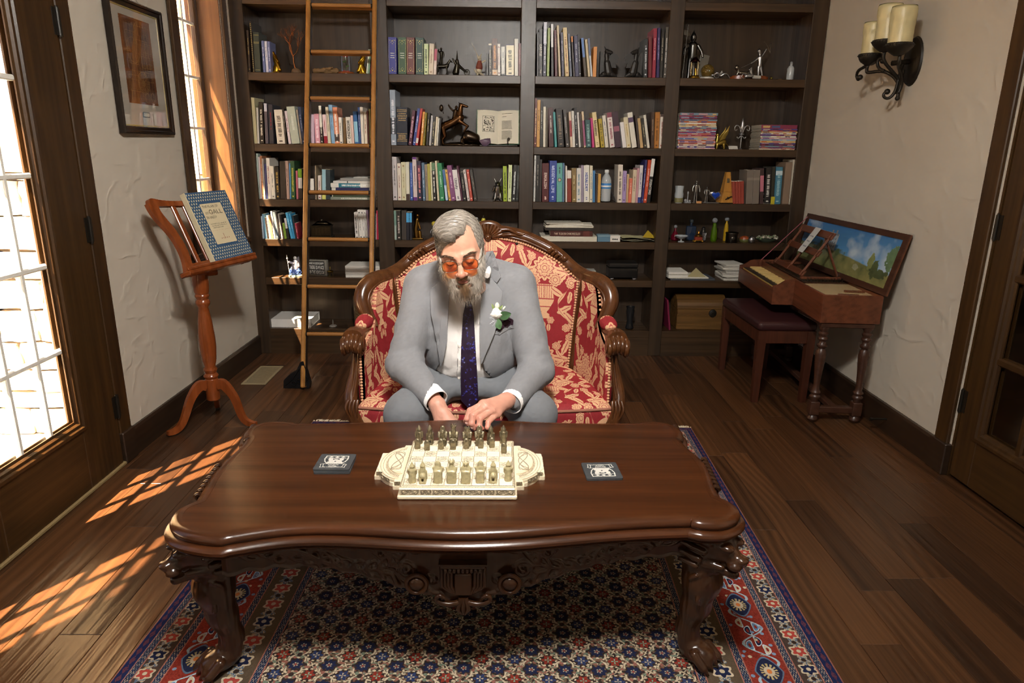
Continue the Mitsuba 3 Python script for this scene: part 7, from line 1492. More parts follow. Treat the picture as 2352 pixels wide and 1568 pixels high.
# lid with a painted landscape
Bn, Bf, Tn = np.array([1.952, 3.35, .706]), np.array([1.966, 4.545, .706]), np.array([2.020, 3.335, 1.016]); Tf = Bf+Tn-Bn
lx = (Bf-Bn); lu = (Tn-Bn); 
def lid_pt(a, b): return (Bn*(1-a)+Bf*a)*(1-b)+(Tn*(1-a)+Tf*a)*b
nl = np.cross(lu, lx); nl /= np.linalg.norm(nl); nl = nl if nl[0] < 0 else -nl
def lid_slab(a0, a1, b0, b1, t0, t1):
    C = [lid_pt(a, b)+nl*t for t in (t0, t1) for a, b in ((a0, b0), (a1, b0), (a1, b1), (a0, b1))]
    return TM(C, [[0, 2, 1], [0, 3, 2], [4, 5, 6], [4, 6, 7], [0, 1, 5], [0, 5, 4], [1, 2, 6], [1, 6, 5], [2, 3, 7], [2, 7, 6], [3, 0, 4], [3, 4, 7]])
part(hp_, 'lid', lid_slab(0, 1, 0, 1, 0, .008), 'wood_harp')
for q in ((0, 1, 0, .1), (0, 1, .9, 1), (0, .035, .1, .9), (.965, 1, .1, .9)): part(hp_, 'lid_moulding', lid_slab(*q, .008, .013), 'wood_harp_dark')
nx, ny = 260, 84; A, B = np.meshgrid(np.linspace(.035, .965, nx), np.linspace(.1, .9, ny), indexing='ij')
P = np.array([[lid_pt(A[i, j], B[i, j])+nl*.0085 for j in range(ny)] for i in range(nx)])
U = ((.965-A)/.93).ravel(); V = ((B-.1)/.8).ravel()            # picture coordinates: u from the far (left in view) end to the near end
q3 = np.c_[U*4, V*1.3, 0*U]; n1, n2, n3 = meshkit.fbm(q3*1.6+3, 4), meshkit.fbm(q3*5+9, 3), meshkit.fbm(q3*[14, 14, 1]+5, 3)
mixc = lambda a, b, t: a*(1-t[:, None])+b*t[:, None]
cl_ = np.clip((n1-.42)*3.2+.5*(n2-.5)+.5*np.exp(-((U-.72)/.16)**2-((V-.62)/.2)**2), 0, 1)
pc = mixc(np.tile(lin('#2a5f93'), (len(U), 1)), np.tile(lin('#5b93bd'), (len(U), 1)), np.clip(1.1-V, 0, 1)); pc = mixc(pc, np.tile(lin('#b9c4cc'), (len(U), 1)), cl_*.85)
hz = .44-.3*np.clip(U-.42, 0, 1)+.02*(n2-.5); gr = np.clip((hz-V)/.02, 0, 1)
gcol = mixc(np.tile(lin('#4c5632'), (len(U), 1)), np.tile(lin('#7d7a4a'), (len(U), 1)), np.clip(n2*1.3-.2+.4*(U-.5), 0, 1)); gcol = mixc(gcol, np.tile(lin('#6d7168'), (len(U), 1)), .7*np.exp(-((U-.2)/.2)**2-((V-.4)/.16)**2)); pc = mixc(pc, gcol, gr)
hv = np.clip((.47+.05*n3-V-.0*U)/.03, 0, 1)*(np.abs(U-.34) < .22); pc = mixc(pc, np.tile(lin('#4c5a42'), (len(U), 1)), hv*np.clip((n3-.3)*3, 0, 1)*.8*(V > .36))
def blk(u0, u1, v0, v1, c): 
    m = (U > u0) & (U < u1) & (V > v0) & (V < v1); pc[m] = lin(c)*(.85+.3*n3[m][:, None])
blk(.27, .42, .42, .76, '#8a8d90'); blk(.31, .42, .42, .8, '#9aa0a4'); blk(.28, .41, .76, .81, '#6f757c'); blk(.33, .345, .8, .87, '#8a8a8a'); blk(.375, .39, .8, .88, '#8a8a8a')
for i in range(6):
    for j in range(3): blk(.285+i*.021, .293+i*.021, .48+j*.09, .53+j*.09, '#5a6670')
def treeb(u, v, w, h_, c, sd):
    d = ((U-u)/w)**2+((V-v)/h_)**2+1.3*(n3-.5); m = d < .8; pc[m] = lin(c)*(.6+.8*n2[m][:, None])
for a in ((.86, .3, .035, .22, '#3f4d2c', 1), (.81, .42, .028, .2, '#6f7a4a', 2), (.97, .62, .05, .3, '#4f6a4c', 3), (.9, .24, .09, .12, '#39462a', 4), (.46, .42, .025, .1, '#4a5a3a', 5), (.69, .22, .03, .08, '#8a8c70', 6), (.03, .62, .05, .14, '#3c5a78', 7), (.25, .5, .02, .1, '#4a5a3a', 8)): treeb(*a)
part(hp_, 'lid_painting', grid(P, flip=True), 'vc_matte', smooth=True, color=np.clip(pc, 0, 1), label='painted landscape with a mansion under a cloudy sky')
part(hp_, 'lid_cord', tube([lid_pt(.985, .93)+nl*.012, (HO+HC*.02+HA*(HL-.02))*[1, 1, 0]+[0, 0, HZ1]], .003, 6), 'vc_cloth', color=lin('#8a4a52'), label='faded pink cord')
# music desk on the instrument
dk = lambda y, t: HO+HC*(.05+.15*t)+HA*y+np.array([0, 0, HZ1+.012+.235*t])
for y in (.50, .72, .96): part(hp_, 'desk_upright', tube([dk(y, 0), dk(y, 1)], .009, 4, squash=(1, 1)), 'wood_harp')
for t, th2 in ((.06, .018), (.55, .02), (.97, .022)): 
    a, b = dk(.47, t), dk(1.0, t); ud = (dk(.5, 1)-dk(.5, 0)); ud /= np.linalg.norm(ud); fw = np.cross(HA, ud); fw = fw if fw[0] < 0 else -fw
    part(hp_, 'desk_rail', place(bx(0, np.linalg.norm(b-a), -th2, th2, 0, .012, .003), a+fw*.006, (b-a)/np.linalg.norm(b-a), ud, fw if np.dot(np.cross(HA, ud), fw) > 0 else -fw), 'wood_harp')
part(hp_, 'desk_brace', tube([dk(.55, .9), HO+HC*.26+HA*.5+np.array([0, 0, HZ1+.01])], .007, 6), 'wood_harp'); part(hp_, 'desk_foot', hpl(bx(.035, .26, .44, .465, HZ1, HZ1+.014, .003)), 'wood_harp'); part(hp_, 'desk_foot', hpl(bx(.035, .26, 1.0, 1.025, HZ1, HZ1+.014, .003)), 'wood_harp')
nt = thing('note_card', 'white handwritten note hung on the music desk of the keyboard instrument', 'card'); a = dk(.64, .9)+fw*.02
nn_ = HA*-1; part(nt, 'card', place(bx(0, .085, -.13, .04, 0, .001), a+HA*.09, nn_, ud, np.cross(nn_, ud)), 'vc_matte', color=lin('#bfbcb4'))
rg = random.Random(14); sm = []
for r_, (s0, s1) in enumerate(((.012, .07), (.02, .065), (.018, .07))):
    x = s0
    while x < s1: w = rg.uniform(.004, .01); sm.append(bx(x, x+w, -.025-r_*.034, -.019-r_*.034, .001, .0014) if False else tube([[x, -.022-r_*.034, .0012], [x+w*.5, -.016-r_*.034, .0012], [x+w, -.024-r_*.034, .0012]], .0008, 4)); x += w+.003
part(nt, 'handwriting', place(cat(sm), a+HA*.09, nn_, ud, np.cross(nn_, ud)), 'vc_matte', color=lin('#4a4a5a'), kind='stuff')
# stand
stp = [(.0, .012), (.022, .012), (.028, .022), (.026, .034), (.018, .042)]
legp = [(.018, .115), (.02, .13), (.027, .14), (.027, .148), (.02, .156), (.026, .166), (.026, .172), (.018, .182), (.016, .21), (.02, .28), (.026, .345), (.028, .375), (.024, .40), (.015, .412), (.025, .42), (.027, .43), (.018, .44), (.017, .452), (.025, .46), (.025, .468), (.018, .476), (.024, .486), (.026, .494), (.018, .502), (.02, .512), (.026, .52), (.026, .53)]
for y in (.035, 1.13):
    for x in (.04, .262):
        c = HO+HC*x+HA*y; part(hp_, 'leg', cat(lathe(legp, 24, (c[0], c[1], 0)), place(bxc(0, 0, .08, .05, .05, .075, .004), [c[0], c[1], 0], HC, HA, [0, 0, 1]), lathe([(0, .002), (.018, .004), (.028, .018), (.024, .034), (.014, .044)], 22, (c[0], c[1], 0))), 'wood_harp_dark', smooth=45)
    part(hp_, 'end_stretcher', hpl(bx(.06, .245, y-.018, y+.018, .055, .09, .004)), 'wood_harp_dark'); part(hp_, 'stand_rail', hpl(bx(.015, .285, y-.025, y+.025, .528, HZ0, .004)), 'wood_harp_dark')
part(hp_, 'long_stretcher', hpl(bx(.132, .172, .05, 1.115, .058, .086, .004)), 'wood_harp_dark'); part(hp_, 'stand_rail', hpl(bx(.02, .05, .05, 1.115, .53, HZ0, .004)), 'wood_harp_dark'); part(hp_, 'stand_rail', hpl(bx(.25, .28, .05, 1.115, .53, HZ0, .004)), 'wood_harp_dark')

# bench
bn = thing('piano_bench', 'dark red leather topped bench in front of the keyboard instrument', 'bench')
def pillow(x0, x1, y0, y1, z0, z1, r, n=14):
    c, h_ = np.array([(x0+x1)/2, (y0+y1)/2]), np.array([(x1-x0)/2, (y1-y0)/2]); F = nets(lambda p: sd_box(p, (*c, (z0+z1)/2), (h_[0], h_[1], (z1-z0)/2), r)-.004*np.exp(-((p[:, 0]-c[0])/h_[0])**2*1.5-((p[:, 1]-c[1])/h_[1])**2*1.5)*(p[:, 2] > (z0+z1)/2), (x0-.02, y0-.02, z0-.02), (x1+.02, y1+.02, z1+.03), .008); return F
part(bn, 'cushion', pillow(1.455, 1.795, 3.70, 4.37, .428, .482, .022), 'vc_leather', smooth=True, color=lin('#2b1416'))
part(bn, 'apron', cat(bx(1.468, 1.782, 3.712, 3.732, .355, .43, .003), bx(1.468, 1.782, 4.338, 4.358, .355, .43, .003), bx(1.468, 1.486, 3.73, 4.34, .355, .43, .003), bx(1.764, 1.782, 3.73, 4.34, .355, .43, .003)), 'wood_bench')
for x, sx in ((1.485, -1), (1.765, 1)):
    for y, sy in ((3.728, -1), (4.342, 1)):
        q = lambda k, z, g: [x+sx*g, y+sy*g, z]; P = [[[x+a*w+sx*o_, y+b*w+sy*o_, z] for a, b in ((-1, -1), (1, -1), (1, 1), (-1, 1))] for z, w, o_ in ((.0006, .017, .0), (.43, .024, 0))]
        m = grid(np.array(P), closed_v=True, flip=True); part(bn, 'leg', TM(m.vertices, np.vstack([m.faces, [[0, 2, 1], [0, 3, 2], [4, 5, 6], [4, 6, 7]]])), 'wood_bench')
# ================================================================ armchair
CX = -.055
def _damf(p, n, uv):
    C = lambda c: mi.Color3f(*lin(c).tolist())
    red, gold, dk = C('#84262b'), C('#c79c78'), C('#9a4a44')
    w, h_ = .26, .40
    col = dr.floor(uv.x/w+.5); x = dr.abs(uv.x/w-col); b = uv.y/h_+.5*dr.abs(col-2*dr.floor(col*.5)); b = b-dr.floor(b)
    X, Y = x*w, b*h_                                           # metres from the motif axis / up the repeat
    g = mi.Float(0); ln = mi.Float(0)
    def ell(cx, cy, rx, ry, a):
        c, s = math.cos(a), math.sin(a); u, v = X-cx, Y-cy; return dr.square((u*c+v*s)/rx)+dr.square((v*c-u*s)/ry)
    def put(m, l=None):
        nonlocal g, ln
        g = dr.select(m, 1.0, g); ln = dr.select(m, 0.0 if l is None else dr.select(l, 1.0, 0.0), ln)
    def flower(cx, cy, r, k, ph=0.0):
        u, v = X-cx, Y-cy; d = dr.sqrt(u*u+v*v); th = dr.atan2(v, u)+ph; e = d/(r*(.78+.22*dr.abs(dr.cos(th*k*.5))))
        put(e < 1, (dr.abs(e-.72) < .05) | (dr.abs(dr.sin(th*k*.5)) < .09) & (e > .3) & (e < .9) | (dr.abs(e-.34) < .05))
    # leaves
    for cx, cy, rx, ry, a in ((.062, .235, .045, .016, .7), (.075, .275, .04, .015, -.2), (.05, .185, .036, .014, -.6), (.1, .33, .04, .013, 1.2), (.115, .06, .038, .013, -.9), (.09, .105, .034, .013, .5), (.112, .16, .026, .010, 1.4)):
        e = ell(cx, cy, rx, ry*1.0, a); sp = dr.sin((X*.6+Y)*260)*.16; put(e < 1+sp, dr.abs(ell(cx, cy, rx, ry*.16, a)) < .8)
    # ribbons
    sx = .088+.026*dr.sin(Y*2*math.pi/.2+.8); put((dr.abs(X-sx) < .005+.004*dr.sin(Y*90)) & (Y > .02) & (Y < .36), dr.abs(X-sx) < .0012)
    flower(.0, .285, .056, 12); flower(.0, .285, .03, 8, .3); flower(.048, .235, .03, 9); flower(.118, .375, .022, 7); flower(.118, .225, .026, 8); flower(.06, .335, .02, 7); flower(.03, .055, .017, 6); flower(.1, .02, .02, 7)
    # vase
    t = (Y-.09)/.125; vw = .02+.024*dr.square(dr.sin(dr.clip(t, 0, 1)*3.1))+.018*smoothstep(.75, 1.0, t)-.008*smoothstep(.0, .12, .12-t)
    put((X < vw) & (t > 0) & (t < 1), (dr.sin(X*640) > .72) & (t > .5) | (dr.abs(t-.48) < .025) | (dr.abs(t-.2) < .02) | (dr.abs(t-.95) < .02))
    put((X < .012+.012*smoothstep(.0, .3, (.09-Y)/.03)) & (Y > .062) & (Y <= .09))
    for cx in (.0, .022): put(ell(cx, .03-cx*.4, .009, .017, 0) < 1, dr.abs(X-cx) < .0014)
    rib = .82+.25*noise(uv.x*900, uv.y*900)
    return mix(red, gold, g)*(1-ln)*rib+dk*ln*rib
scene['damask'] = pr(proc(_damf), .65, spec=.2)
ac = thing('armchair', 'wide winged armchair in red and gold damask with carved walnut frame', 'armchair')
mir = lambda p: np.array(p, float)*[-1, 1, 1]
def CP(pts): return np.array(pts, float)+[CX, 0, 0]
def both(nm, fn, mat='wood_chair', **kw):
    for s in (1, -1): part(ac, nm, fn(s), mat, **kw)
S3 = lambda s, pts: CP(np.array(pts, float)*[s, 1, 1])
RAILH = [(0, 3.135, 1.045), (.07, 3.135, 1.036), (.15, 3.13, 1.02), (.24, 3.12, .985), (.32, 3.10, .94), (.385, 3.06, .885), (.44, 2.99, .86)]
EARH = [(.44, 2.99, .86), (.49, 2.92, .85), (.525, 2.875, .815), (.527, 2.85, .765), (.505, 2.84, .715), (.492, 2.83, .68)]
cr = smoothpath(CP([mir(q) for q in RAILH[:0:-1]]+RAILH), 90)
rail_pf = [(-.022, -.03), (.022, -.03), (.03, -.02), (.024, -.012), (.032, .0), (.026, .012), (.03, .02), (.016, .03), (-.016, .03), (-.026, .016), (-.024, -.01)]
def rail(path, pf, sc=1.0, upv=(0, 1, 0)):
    return sweep(np.array(pf)*sc, path, up=upv)
part(ac, 'crest_rail', tube(cr, .030, 14, squash=(1, 1.05)), 'wood_chair', smooth=60)
part(ac, 'crest_moulding', cat(tube(cr+[0, -.026, -.014], .0075, 8), tube(cr+[0, -.022, .014], .006, 8)), 'wood_chair', smooth=60)
both('wing_rail', lambda s: tube(smoothpath(S3(s, EARH), 40), np.interp(np.linspace(0, 1, 40), [0, .3, .6, 1], [.03, .036, .034, .026]), 14), smooth=60)
both('wing_moulding', lambda s: tube(smoothpath(S3(s, EARH), 40)+np.array([-s*.028, -.014, -.008]), .007, 8), smooth=60)
# carved shell and leaves on the crest
sh = [tube(smoothpath([[CX+math.sin(a)*.008, 3.105, 1.02], [CX+math.sin(a)*.04, 3.095, 1.02+.03*math.cos(a)], [CX+math.sin(a)*.062, 3.10, 1.025+.052*math.cos(a)]], 9), np.linspace(.004, .0095, 9), 7) for a in np.linspace(-1.45, 1.45, 11)]
sh.append(ball((CX, 3.095, 1.018), .014, 2)); sh.append(xf(ball((0, 0, 0), 1, 3), s=(.075, .018, .056), t=(CX, 3.125, 1.035)))
for s in (-1, 1):
    sh.append(tube(smoothpath([[CX+s*.06, 3.10, 1.05], [CX+s*.1, 3.1, 1.05], [CX+s*.14, 3.1, 1.03], [CX+s*.165, 3.1, 1.035]], 14), np.linspace(.01, .004, 14), 7)); sh.append(tube(smoothpath([[CX+s*.065, 3.10, 1.025], [CX+s*.11, 3.095, 1.03], [CX+s*.15, 3.1, 1.012]], 14), np.linspace(.009, .004, 14), 7))
part(ac, 'shell_carving', cat(sh), 'wood_chair', smooth=60, label='carved shell on the crest')
both('leaf_carving', lambda s: cat(*[tube(smoothpath(S3(s, [(.275+i*.016, 3.075, .958-i*.012), (.29+i*.014, 3.06, .972-i*.012), (.31+i*.014, 3.07, .95-i*.012)]), 9), np.linspace(.011, .005, 9), 7) for i in range(5)], ball(S3(s, [(.345, 3.06, .93)])[0], .016, 2)), smooth=60)
both('back_post', lambda s: tube(smoothpath(S3(s, [(.428, 2.975, .875), (.42, 2.98, .78), (.41, 2.995, .66), (.40, 3.01, .52), (.392, 3.02, .40)]), 30), .02, 10), smooth=60)
# arms, scrolls, supports
ARM = [(.505, 2.86, .672), (.512, 2.78, .672), (.52, 2.70, .68), (.522, 2.64, .69), (.52, 2.59, .69), (.52, 2.562, .672), (.52, 2.562, .648), (.52, 2.58, .634), (.52, 2.60, .642)]
both('arm', lambda s: tube(smoothpath(S3(s, ARM[:5]), 26), np.interp(np.linspace(0, 1, 26), [0, .5, 1], [.026, .03, .032]), 12, squash=(.8, 1.2)), smooth=60)
def scroll(s):
    o = []
    for k in range(-2, 3): o.append(tube(smoothpath(S3(s, [(q[0]+k*.0165*s*0+k*.0165, q[1]-.0*abs(k), q[2]-.003*k*k) for q in ARM[3:]]), 26), np.linspace(.0125, .009, 26), 9))
    o.append(cyl(S3(s, [(.474, 2.59, .655)])[0], S3(s, [(.566, 2.59, .655)])[0], .026, 16)); return cat(o)
both('arm_scroll', scroll, smooth=60)
both('arm_support', lambda s: tube(smoothpath(S3(s, [(.515, 2.61, .65), (.512, 2.63, .60), (.524, 2.61, .52), (.535, 2.575, .45), (.52, 2.545, .38), (.50, 2.54, .33)]), 34), np.interp(np.linspace(0, 1, 34), [0, .3, .7, 1], [.02, .022, .027, .03]), 12), smooth=60)
both('support_groove', lambda s: cat(*[tube(smoothpath(S3(s, [(.512+k, 2.588, .62), (.522+k, 2.58, .52), (.533+k, 2.55, .45)]), 20), .0045, 6) for k in (-.012, .004)], *[tube(smoothpath(S3(s, [(.528+k*.012, 2.545, .44), (.532+k*.014, 2.525, .41), (.52+k*.008, 2.52, .37)]), 10), np.linspace(.008, .003, 10), 6) for k in (-2, -1, 0, 1)]), smooth=60)
both('front_leg', lambda s: tube(smoothpath(S3(s, [(.50, 2.54, .34), (.512, 2.525, .25), (.50, 2.535, .14), (.495, 2.53, .06), (.505, 2.515, .025)]), 26), np.interp(np.linspace(0, 1, 26), [0, .3, .8, 1], [.036, .034, .02, .024]), 12), smooth=60)
both('back_leg', lambda s: tube(smoothpath(S3(s, [(.40, 3.04, .42), (.40, 3.06, .25), (.41, 3.09, .03)]), 16), np.linspace(.03, .022, 16), 10), smooth=60)
fr_ = smoothpath(CP([(-.50, 2.54, .30), (-.3, 2.505, .285), (0, 2.49, .275), (.3, 2.505, .285), (.50, 2.54, .30)]), 50); part(ac, 'seat_rail', tube(fr_, .034, 10, squash=(1, 1.3)), 'wood_chair', smooth=60)
both('seat_rail', lambda s: tube(smoothpath(S3(s, [(.50, 2.56, .30), (.52, 2.75, .30), (.46, 2.95, .31), (.40, 3.04, .32)]), 20), .03, 8), smooth=60)
# upholstery
def panel(nm, P, UVc, thick, flip=False):
    """padded panel: front surface P (nu, nv, 3) with cloth coordinates, and a back face"""
    P = np.asarray(P); nu, nv = P.shape[:2]
    n = np.cross(np.gradient(P, axis=0), np.gradient(P, axis=1)); n /= np.maximum(np.linalg.norm(n, axis=2, keepdims=True), 1e-9); n = -n if flip else n
    a, b = np.linspace(0, 1, nu)[:, None], np.linspace(0, 1, nv)[None]; puff = (np.minimum(1, np.minimum(a, 1-a)*9)*np.minimum(1, np.minimum(b, 1-b)*9))**.5
    F = P+n*(.022*puff[..., None]); B = P-n*thick
    m = cat(grid(F, flip=flip), grid(B, flip=not flip), *[grid(np.stack([F[sl], B[sl]], 1)) for sl in ((0, slice(None)), (-1, slice(None)), (slice(None), 0), (slice(None), -1))])
    u = np.asarray(UVc).reshape(-1, 2); e = [np.repeat(np.asarray(UVc)[sl], 2, axis=0) for sl in ((0, slice(None)), (-1, slice(None)), (slice(None), 0), (slice(None), -1))]
    part(ac, nm, m, 'damask', smooth=True, uv=np.vstack([u, u]+e)); return F
rx = np.array(RAILH); rz = PchipInterpolator(rx[:, 0], rx[:, 2]); ry = PchipInterpolator(rx[:, 0], rx[:, 1])
U = np.linspace(-1, 1, 60); V = np.linspace(0, 1, 40); P = np.zeros((60, 40, 3)); UVc = np.zeros((60, 40, 2))
for i, u in enumerate(U):
    for j, v in enumerate(V):
        x = u*(.368+.036*v); zt_ = float(rz(abs(x)))-.028; z = .40+(zt_-.40)*v
        y = 3.03+.085*(1-u*u)+(.0*v)-.0*v+.02*v*(1-u*u)-.055*math.sin(math.pi*v)*(1-u**4)*.6
        P[i, j] = [CX+x, y-.012, z]; UVc[i, j] = [x, z]
FB = panel('back_cushion', P, UVc, .03)
def wingP(s):
    nu, nv = 40, 30; P = np.zeros((nu, nv, 3)); Q = np.zeros((nu, nv, 2))
    WX = PchipInterpolator([0, .12, .25, .4, .7, 1], [.432, .468, .497, .502, .505, .512])
    top = PchipInterpolator([0, .12, .25, .33, .42, .7, 1], [.852, .846, .822, .775, .70, .66, .645])
    for i in range(nu):
        u = i/(nu-1); bot = np.array([.425+.085*u**.8, 3.0-.42*u]); tp = np.array([float(WX(u)), 2.985-.385*u])
        for j in range(nv):
            v = j/(nv-1); z = .405+(float(top(u))-.405)*v; q = bot*(1-v)+tp*v; P[i, j] = [CX+s*(q[0]-.012), q[1], z]; Q[i, j] = [.13+u*.46, z]
    return P, Q
for s in (1, -1):
    P, Q = wingP(s); Fw = panel('side_cushion', P, Q, .02, flip=s > 0)
    loop = np.vstack([Fw[::-1, -1], Fw[0, ::-1]]) ; lp2 = np.vstack([Fw[:, -1], Fw[-1, ::-1]])
    for k, e in enumerate((Fw[:, -1], Fw[-1], Fw[0])):
        d = np.linalg.norm(np.diff(e, axis=0), axis=1).sum(); n_ = max(int(d/.011), 4); q = np.stack([np.interp(np.linspace(0, 1, n_), np.linspace(0, 1, len(e)), e[:, a]) for a in range(3)], 1)+[-s*.006, -.004, 0]
        part(ac, 'gimp_trim', cat([ball(c_, .0058, 1) for c_ in q]), 'vc_cloth', smooth=True, color=lin('#b98a68'), kind='stuff')
for e in (FB[:, -1], FB[0], FB[-1]):
    d = np.linalg.norm(np.diff(e, axis=0), axis=1).sum(); n_ = int(d/.012); q = np.stack([np.interp(np.linspace(0, 1, n_), np.linspace(0, 1, len(e)), e[:, a]) for a in range(3)], 1)+[0, -.01, 0]
    part(ac, 'gimp_trim', cat([ball(c_, .006, 1) for c_ in q]), 'vc_cloth', smooth=True, color=lin('#b98a68'), kind='stuff')
# nail heads
for x in (-.33, -.24, -.13, .13, .24, .33): part(ac, 'nail_head', ball((CX+x, float(ry(abs(x)))-.03, float(rz(abs(x)))-.036), .0075, 1), 'iron', smooth=True)
# seat cushion, arm pads
def seat_sd(p):
    x, y = p[:, 0]-CX, p[:, 1]; f = np.clip((3.0-y)/.5, 0, 1); hw = .385+.135*f**.7; yf = 2.485+.05*(x/.5)**2
    d2 = np.maximum(np.abs(x)-hw, np.maximum(yf-y, y-3.03)); top = .437+.012*np.cos(x*2.4)*np.cos((y-2.8)*3)-.012*np.clip((2.62-y)/.1, 0, 1)
    a, b = d2+.04, np.maximum(p[:, 2]-top, .315-p[:, 2])+.04
    return np.sqrt(np.maximum(a, 0)**2+np.maximum(b, 0)**2)+np.minimum(np.maximum(a, b), 0)-.04
m = nets(seat_sd, (CX-.58, 2.43, .29), (CX+.58, 3.07, .48), .011); v = np.asarray(m.vertices)
fr2 = np.clip((2.56-v[:, 1])/.07, 0, 1); uvs = np.c_[v[:, 0]-CX, 3.1-v[:, 1]+fr2*(.44-v[:, 2])]; uvs[:, 1] = -uvs[:, 1]+.8
part(ac, 'seat_cushion', m, 'damask', smooth=True, uv=uvs)
t = np.linspace(-.52, .52, 50); wl = np.array([[CX+x, 2.489+.05*(x/.5)**2, .412-.0*x] for x in t]); part(ac, 'seat_welt', tube(wl, .0062, 8), 'vc_cloth', smooth=True, color=lin('#8a5a48'))
for s in (1, -1):
    mp = nets(lambda p: sd_ell(p, (CX+s*.51, 2.78, .70), (.036, .085, .03)), (CX+s*.51-.05, 2.68, .655), (CX+s*.51+.05, 2.88, .745), .006); v = np.asarray(mp.vertices); part(ac, 'arm_pad', mp, 'damask', smooth=True, uv=np.c_[v[:, 0]-CX-s*.51, v[:, 1]+.02])
# outside back and sides
P = np.array([[[CX+x, float(3.03+.085*(1-(x/.42)**2))+.05, z] for z in (.32, float(rz(abs(x)))-.01)] for x in np.linspace(-.41, .41, 30)]); part(ac, 'outside_back', cat(grid(P), grid(P+[0, .006, 0], flip=True)), 'vc_cloth', color=lin('#6a2226'))
# ================================================================ seated man
pm = thing('person', 'bearded man in a grey suit and tinted glasses leaning forward in the armchair', 'person')
ES, EE, EW = np.array([-.30, 2.64, .878]), np.array([-.365, 2.50, .605]), np.array([-.243, 2.345, .532])      # his right arm
FS, FE, FW2 = np.array([.066, 2.645, .886]), np.array([.142, 2.49, .588]), np.array([.052, 2.312, .538])       # his left arm
def torso_sd(p):
    d = sd_ell(p, (-.108, 2.80, .53), (.20, .17, .13))
    d = smin(d, sd_ell(p, (-.112, 2.665, .635), (.188, .172, .16)), .08)
    d = smin(d, sd_ell(p, (-.115, 2.67, .80), (.20, .142, .17)), .10)
    d = smin(d, sd_cap(p, (-.285, 2.665, .872), (.055, 2.67, .88), .07, .07), .07)
    d = smin(d, sd_ell(p, (-.118, 2.66, .915), (.13, .085, .05)), .05)
    return smin(d, sd_cap(p, (-.12, 2.63, .94), (-.128, 2.56, .985), .064, .06), .05)
def arm_sd(p, S, E, W, g=0.0):
    u = sd_cap(p, S, E, .074+g, .064+g); f = sd_cap(p, E, W, .064+g, .046+g)
    return smin(u, f, .03)
def folds(p):
    f = 0
    for S, E, W in ((ES, EE, EW), (FS, FE, FW2)):
        r = np.linalg.norm(p-E, axis=1); ax = (W-S)/np.linalg.norm(W-S); t = (p-E)@ax
        f = f+.0045*np.sin(t*150+12*meshkit.noise(p*16))*np.exp(-(r/.085)**2)
        a2 = (E-S)/np.linalg.norm(E-S); t2 = (p-S)@a2; lat = np.cross(a2, [0, 1, 0]); q = (p-S)@lat
        f = f+.003*np.sin(t2*60+q*45+8*meshkit.noise(p*9))*np.exp(-((t2-.2)/.1)**2)*(np.linalg.norm(p-(S+a2*np.clip(t2, 0, .3)[:, None]), axis=1) < .12)
    return f+.006*(meshkit.noise(p*[11, 11, 17])-.5)
def jacket_full(p):
    t = torso_sd(p)-.014
    d = smin(t, np.minimum(arm_sd(p, ES, EE, EW), arm_sd(p, FS, FE, FW2)), .022)
    return d+folds(p)
# --- front opening, lapels and everything that lies on the chest is drawn in x, z and laid on the surface
OPEN = sg.Polygon([(-.20, 1.02), (-.192, .88), (-.2, .70), (-.214, .63), (-.248, .565), (-.262, .50), (-.262, .36), (.08, .36), (.06, .50), (.02, .523), (-.03, .545), (-.058, .585), (-.07, .64), (-.073, .75), (-.069, .88), (-.062, 1.02)])
OPEN = OPEN.segmentize(.01).buffer(.012).buffer(-.012)
def yfront(f, xz, y0=2.34, y1=2.72, n=64):
    xz = np.asarray(xz, float); ys = np.linspace(y0, y1, n); out = np.full(len(xz), y1); prev = None; done = np.zeros(len(xz), bool)
    for i, y in enumerate(ys):
        d = f(np.c_[xz[:, 0], np.full(len(xz), y), xz[:, 1]])
        if prev is not None:
            h = (~done) & (d < 0) & (prev >= 0); out[h] = y-(y1-y0)/(n-1)*(-d[h])/np.maximum(prev[h]-d[h], 1e-9); done |= h
        prev = d
    return out
def lay(poly, f, off, th, size=.012, hang=None, bend=None):
    """a sheet cut to poly (x, z) lying on the front of f: off = gap, th = thickness"""
    ms = []
    for g in getattr(poly, 'geoms', [poly]):
        m = trimesh.creation.extrude_polygon(g.segmentize(size), 1.0, engine='earcut'); v, fc = trimesh.remesh.subdivide_to_size(m.vertices*[1, 1, size], m.faces, size*1.3, max_iter=8)
        hgt = v[:, 2]/size; key = np.round(v[:, :2], 5); uq, inv = np.unique(key, axis=0, return_inverse=True); y = yfront(f, uq)[inv.ravel()]
        if hang is not None: y = hang(v[:, :2], y)
        b = 0 if bend is None else bend(v[:, :2])
        ms.append(TM(np.c_[v[:, 0], y-off-th*hgt-b, v[:, 1]], fc[:, ::-1]))
    return cat(ms)
JB = ((-.50, 2.22, .40), (.28, 2.86, 1.03))
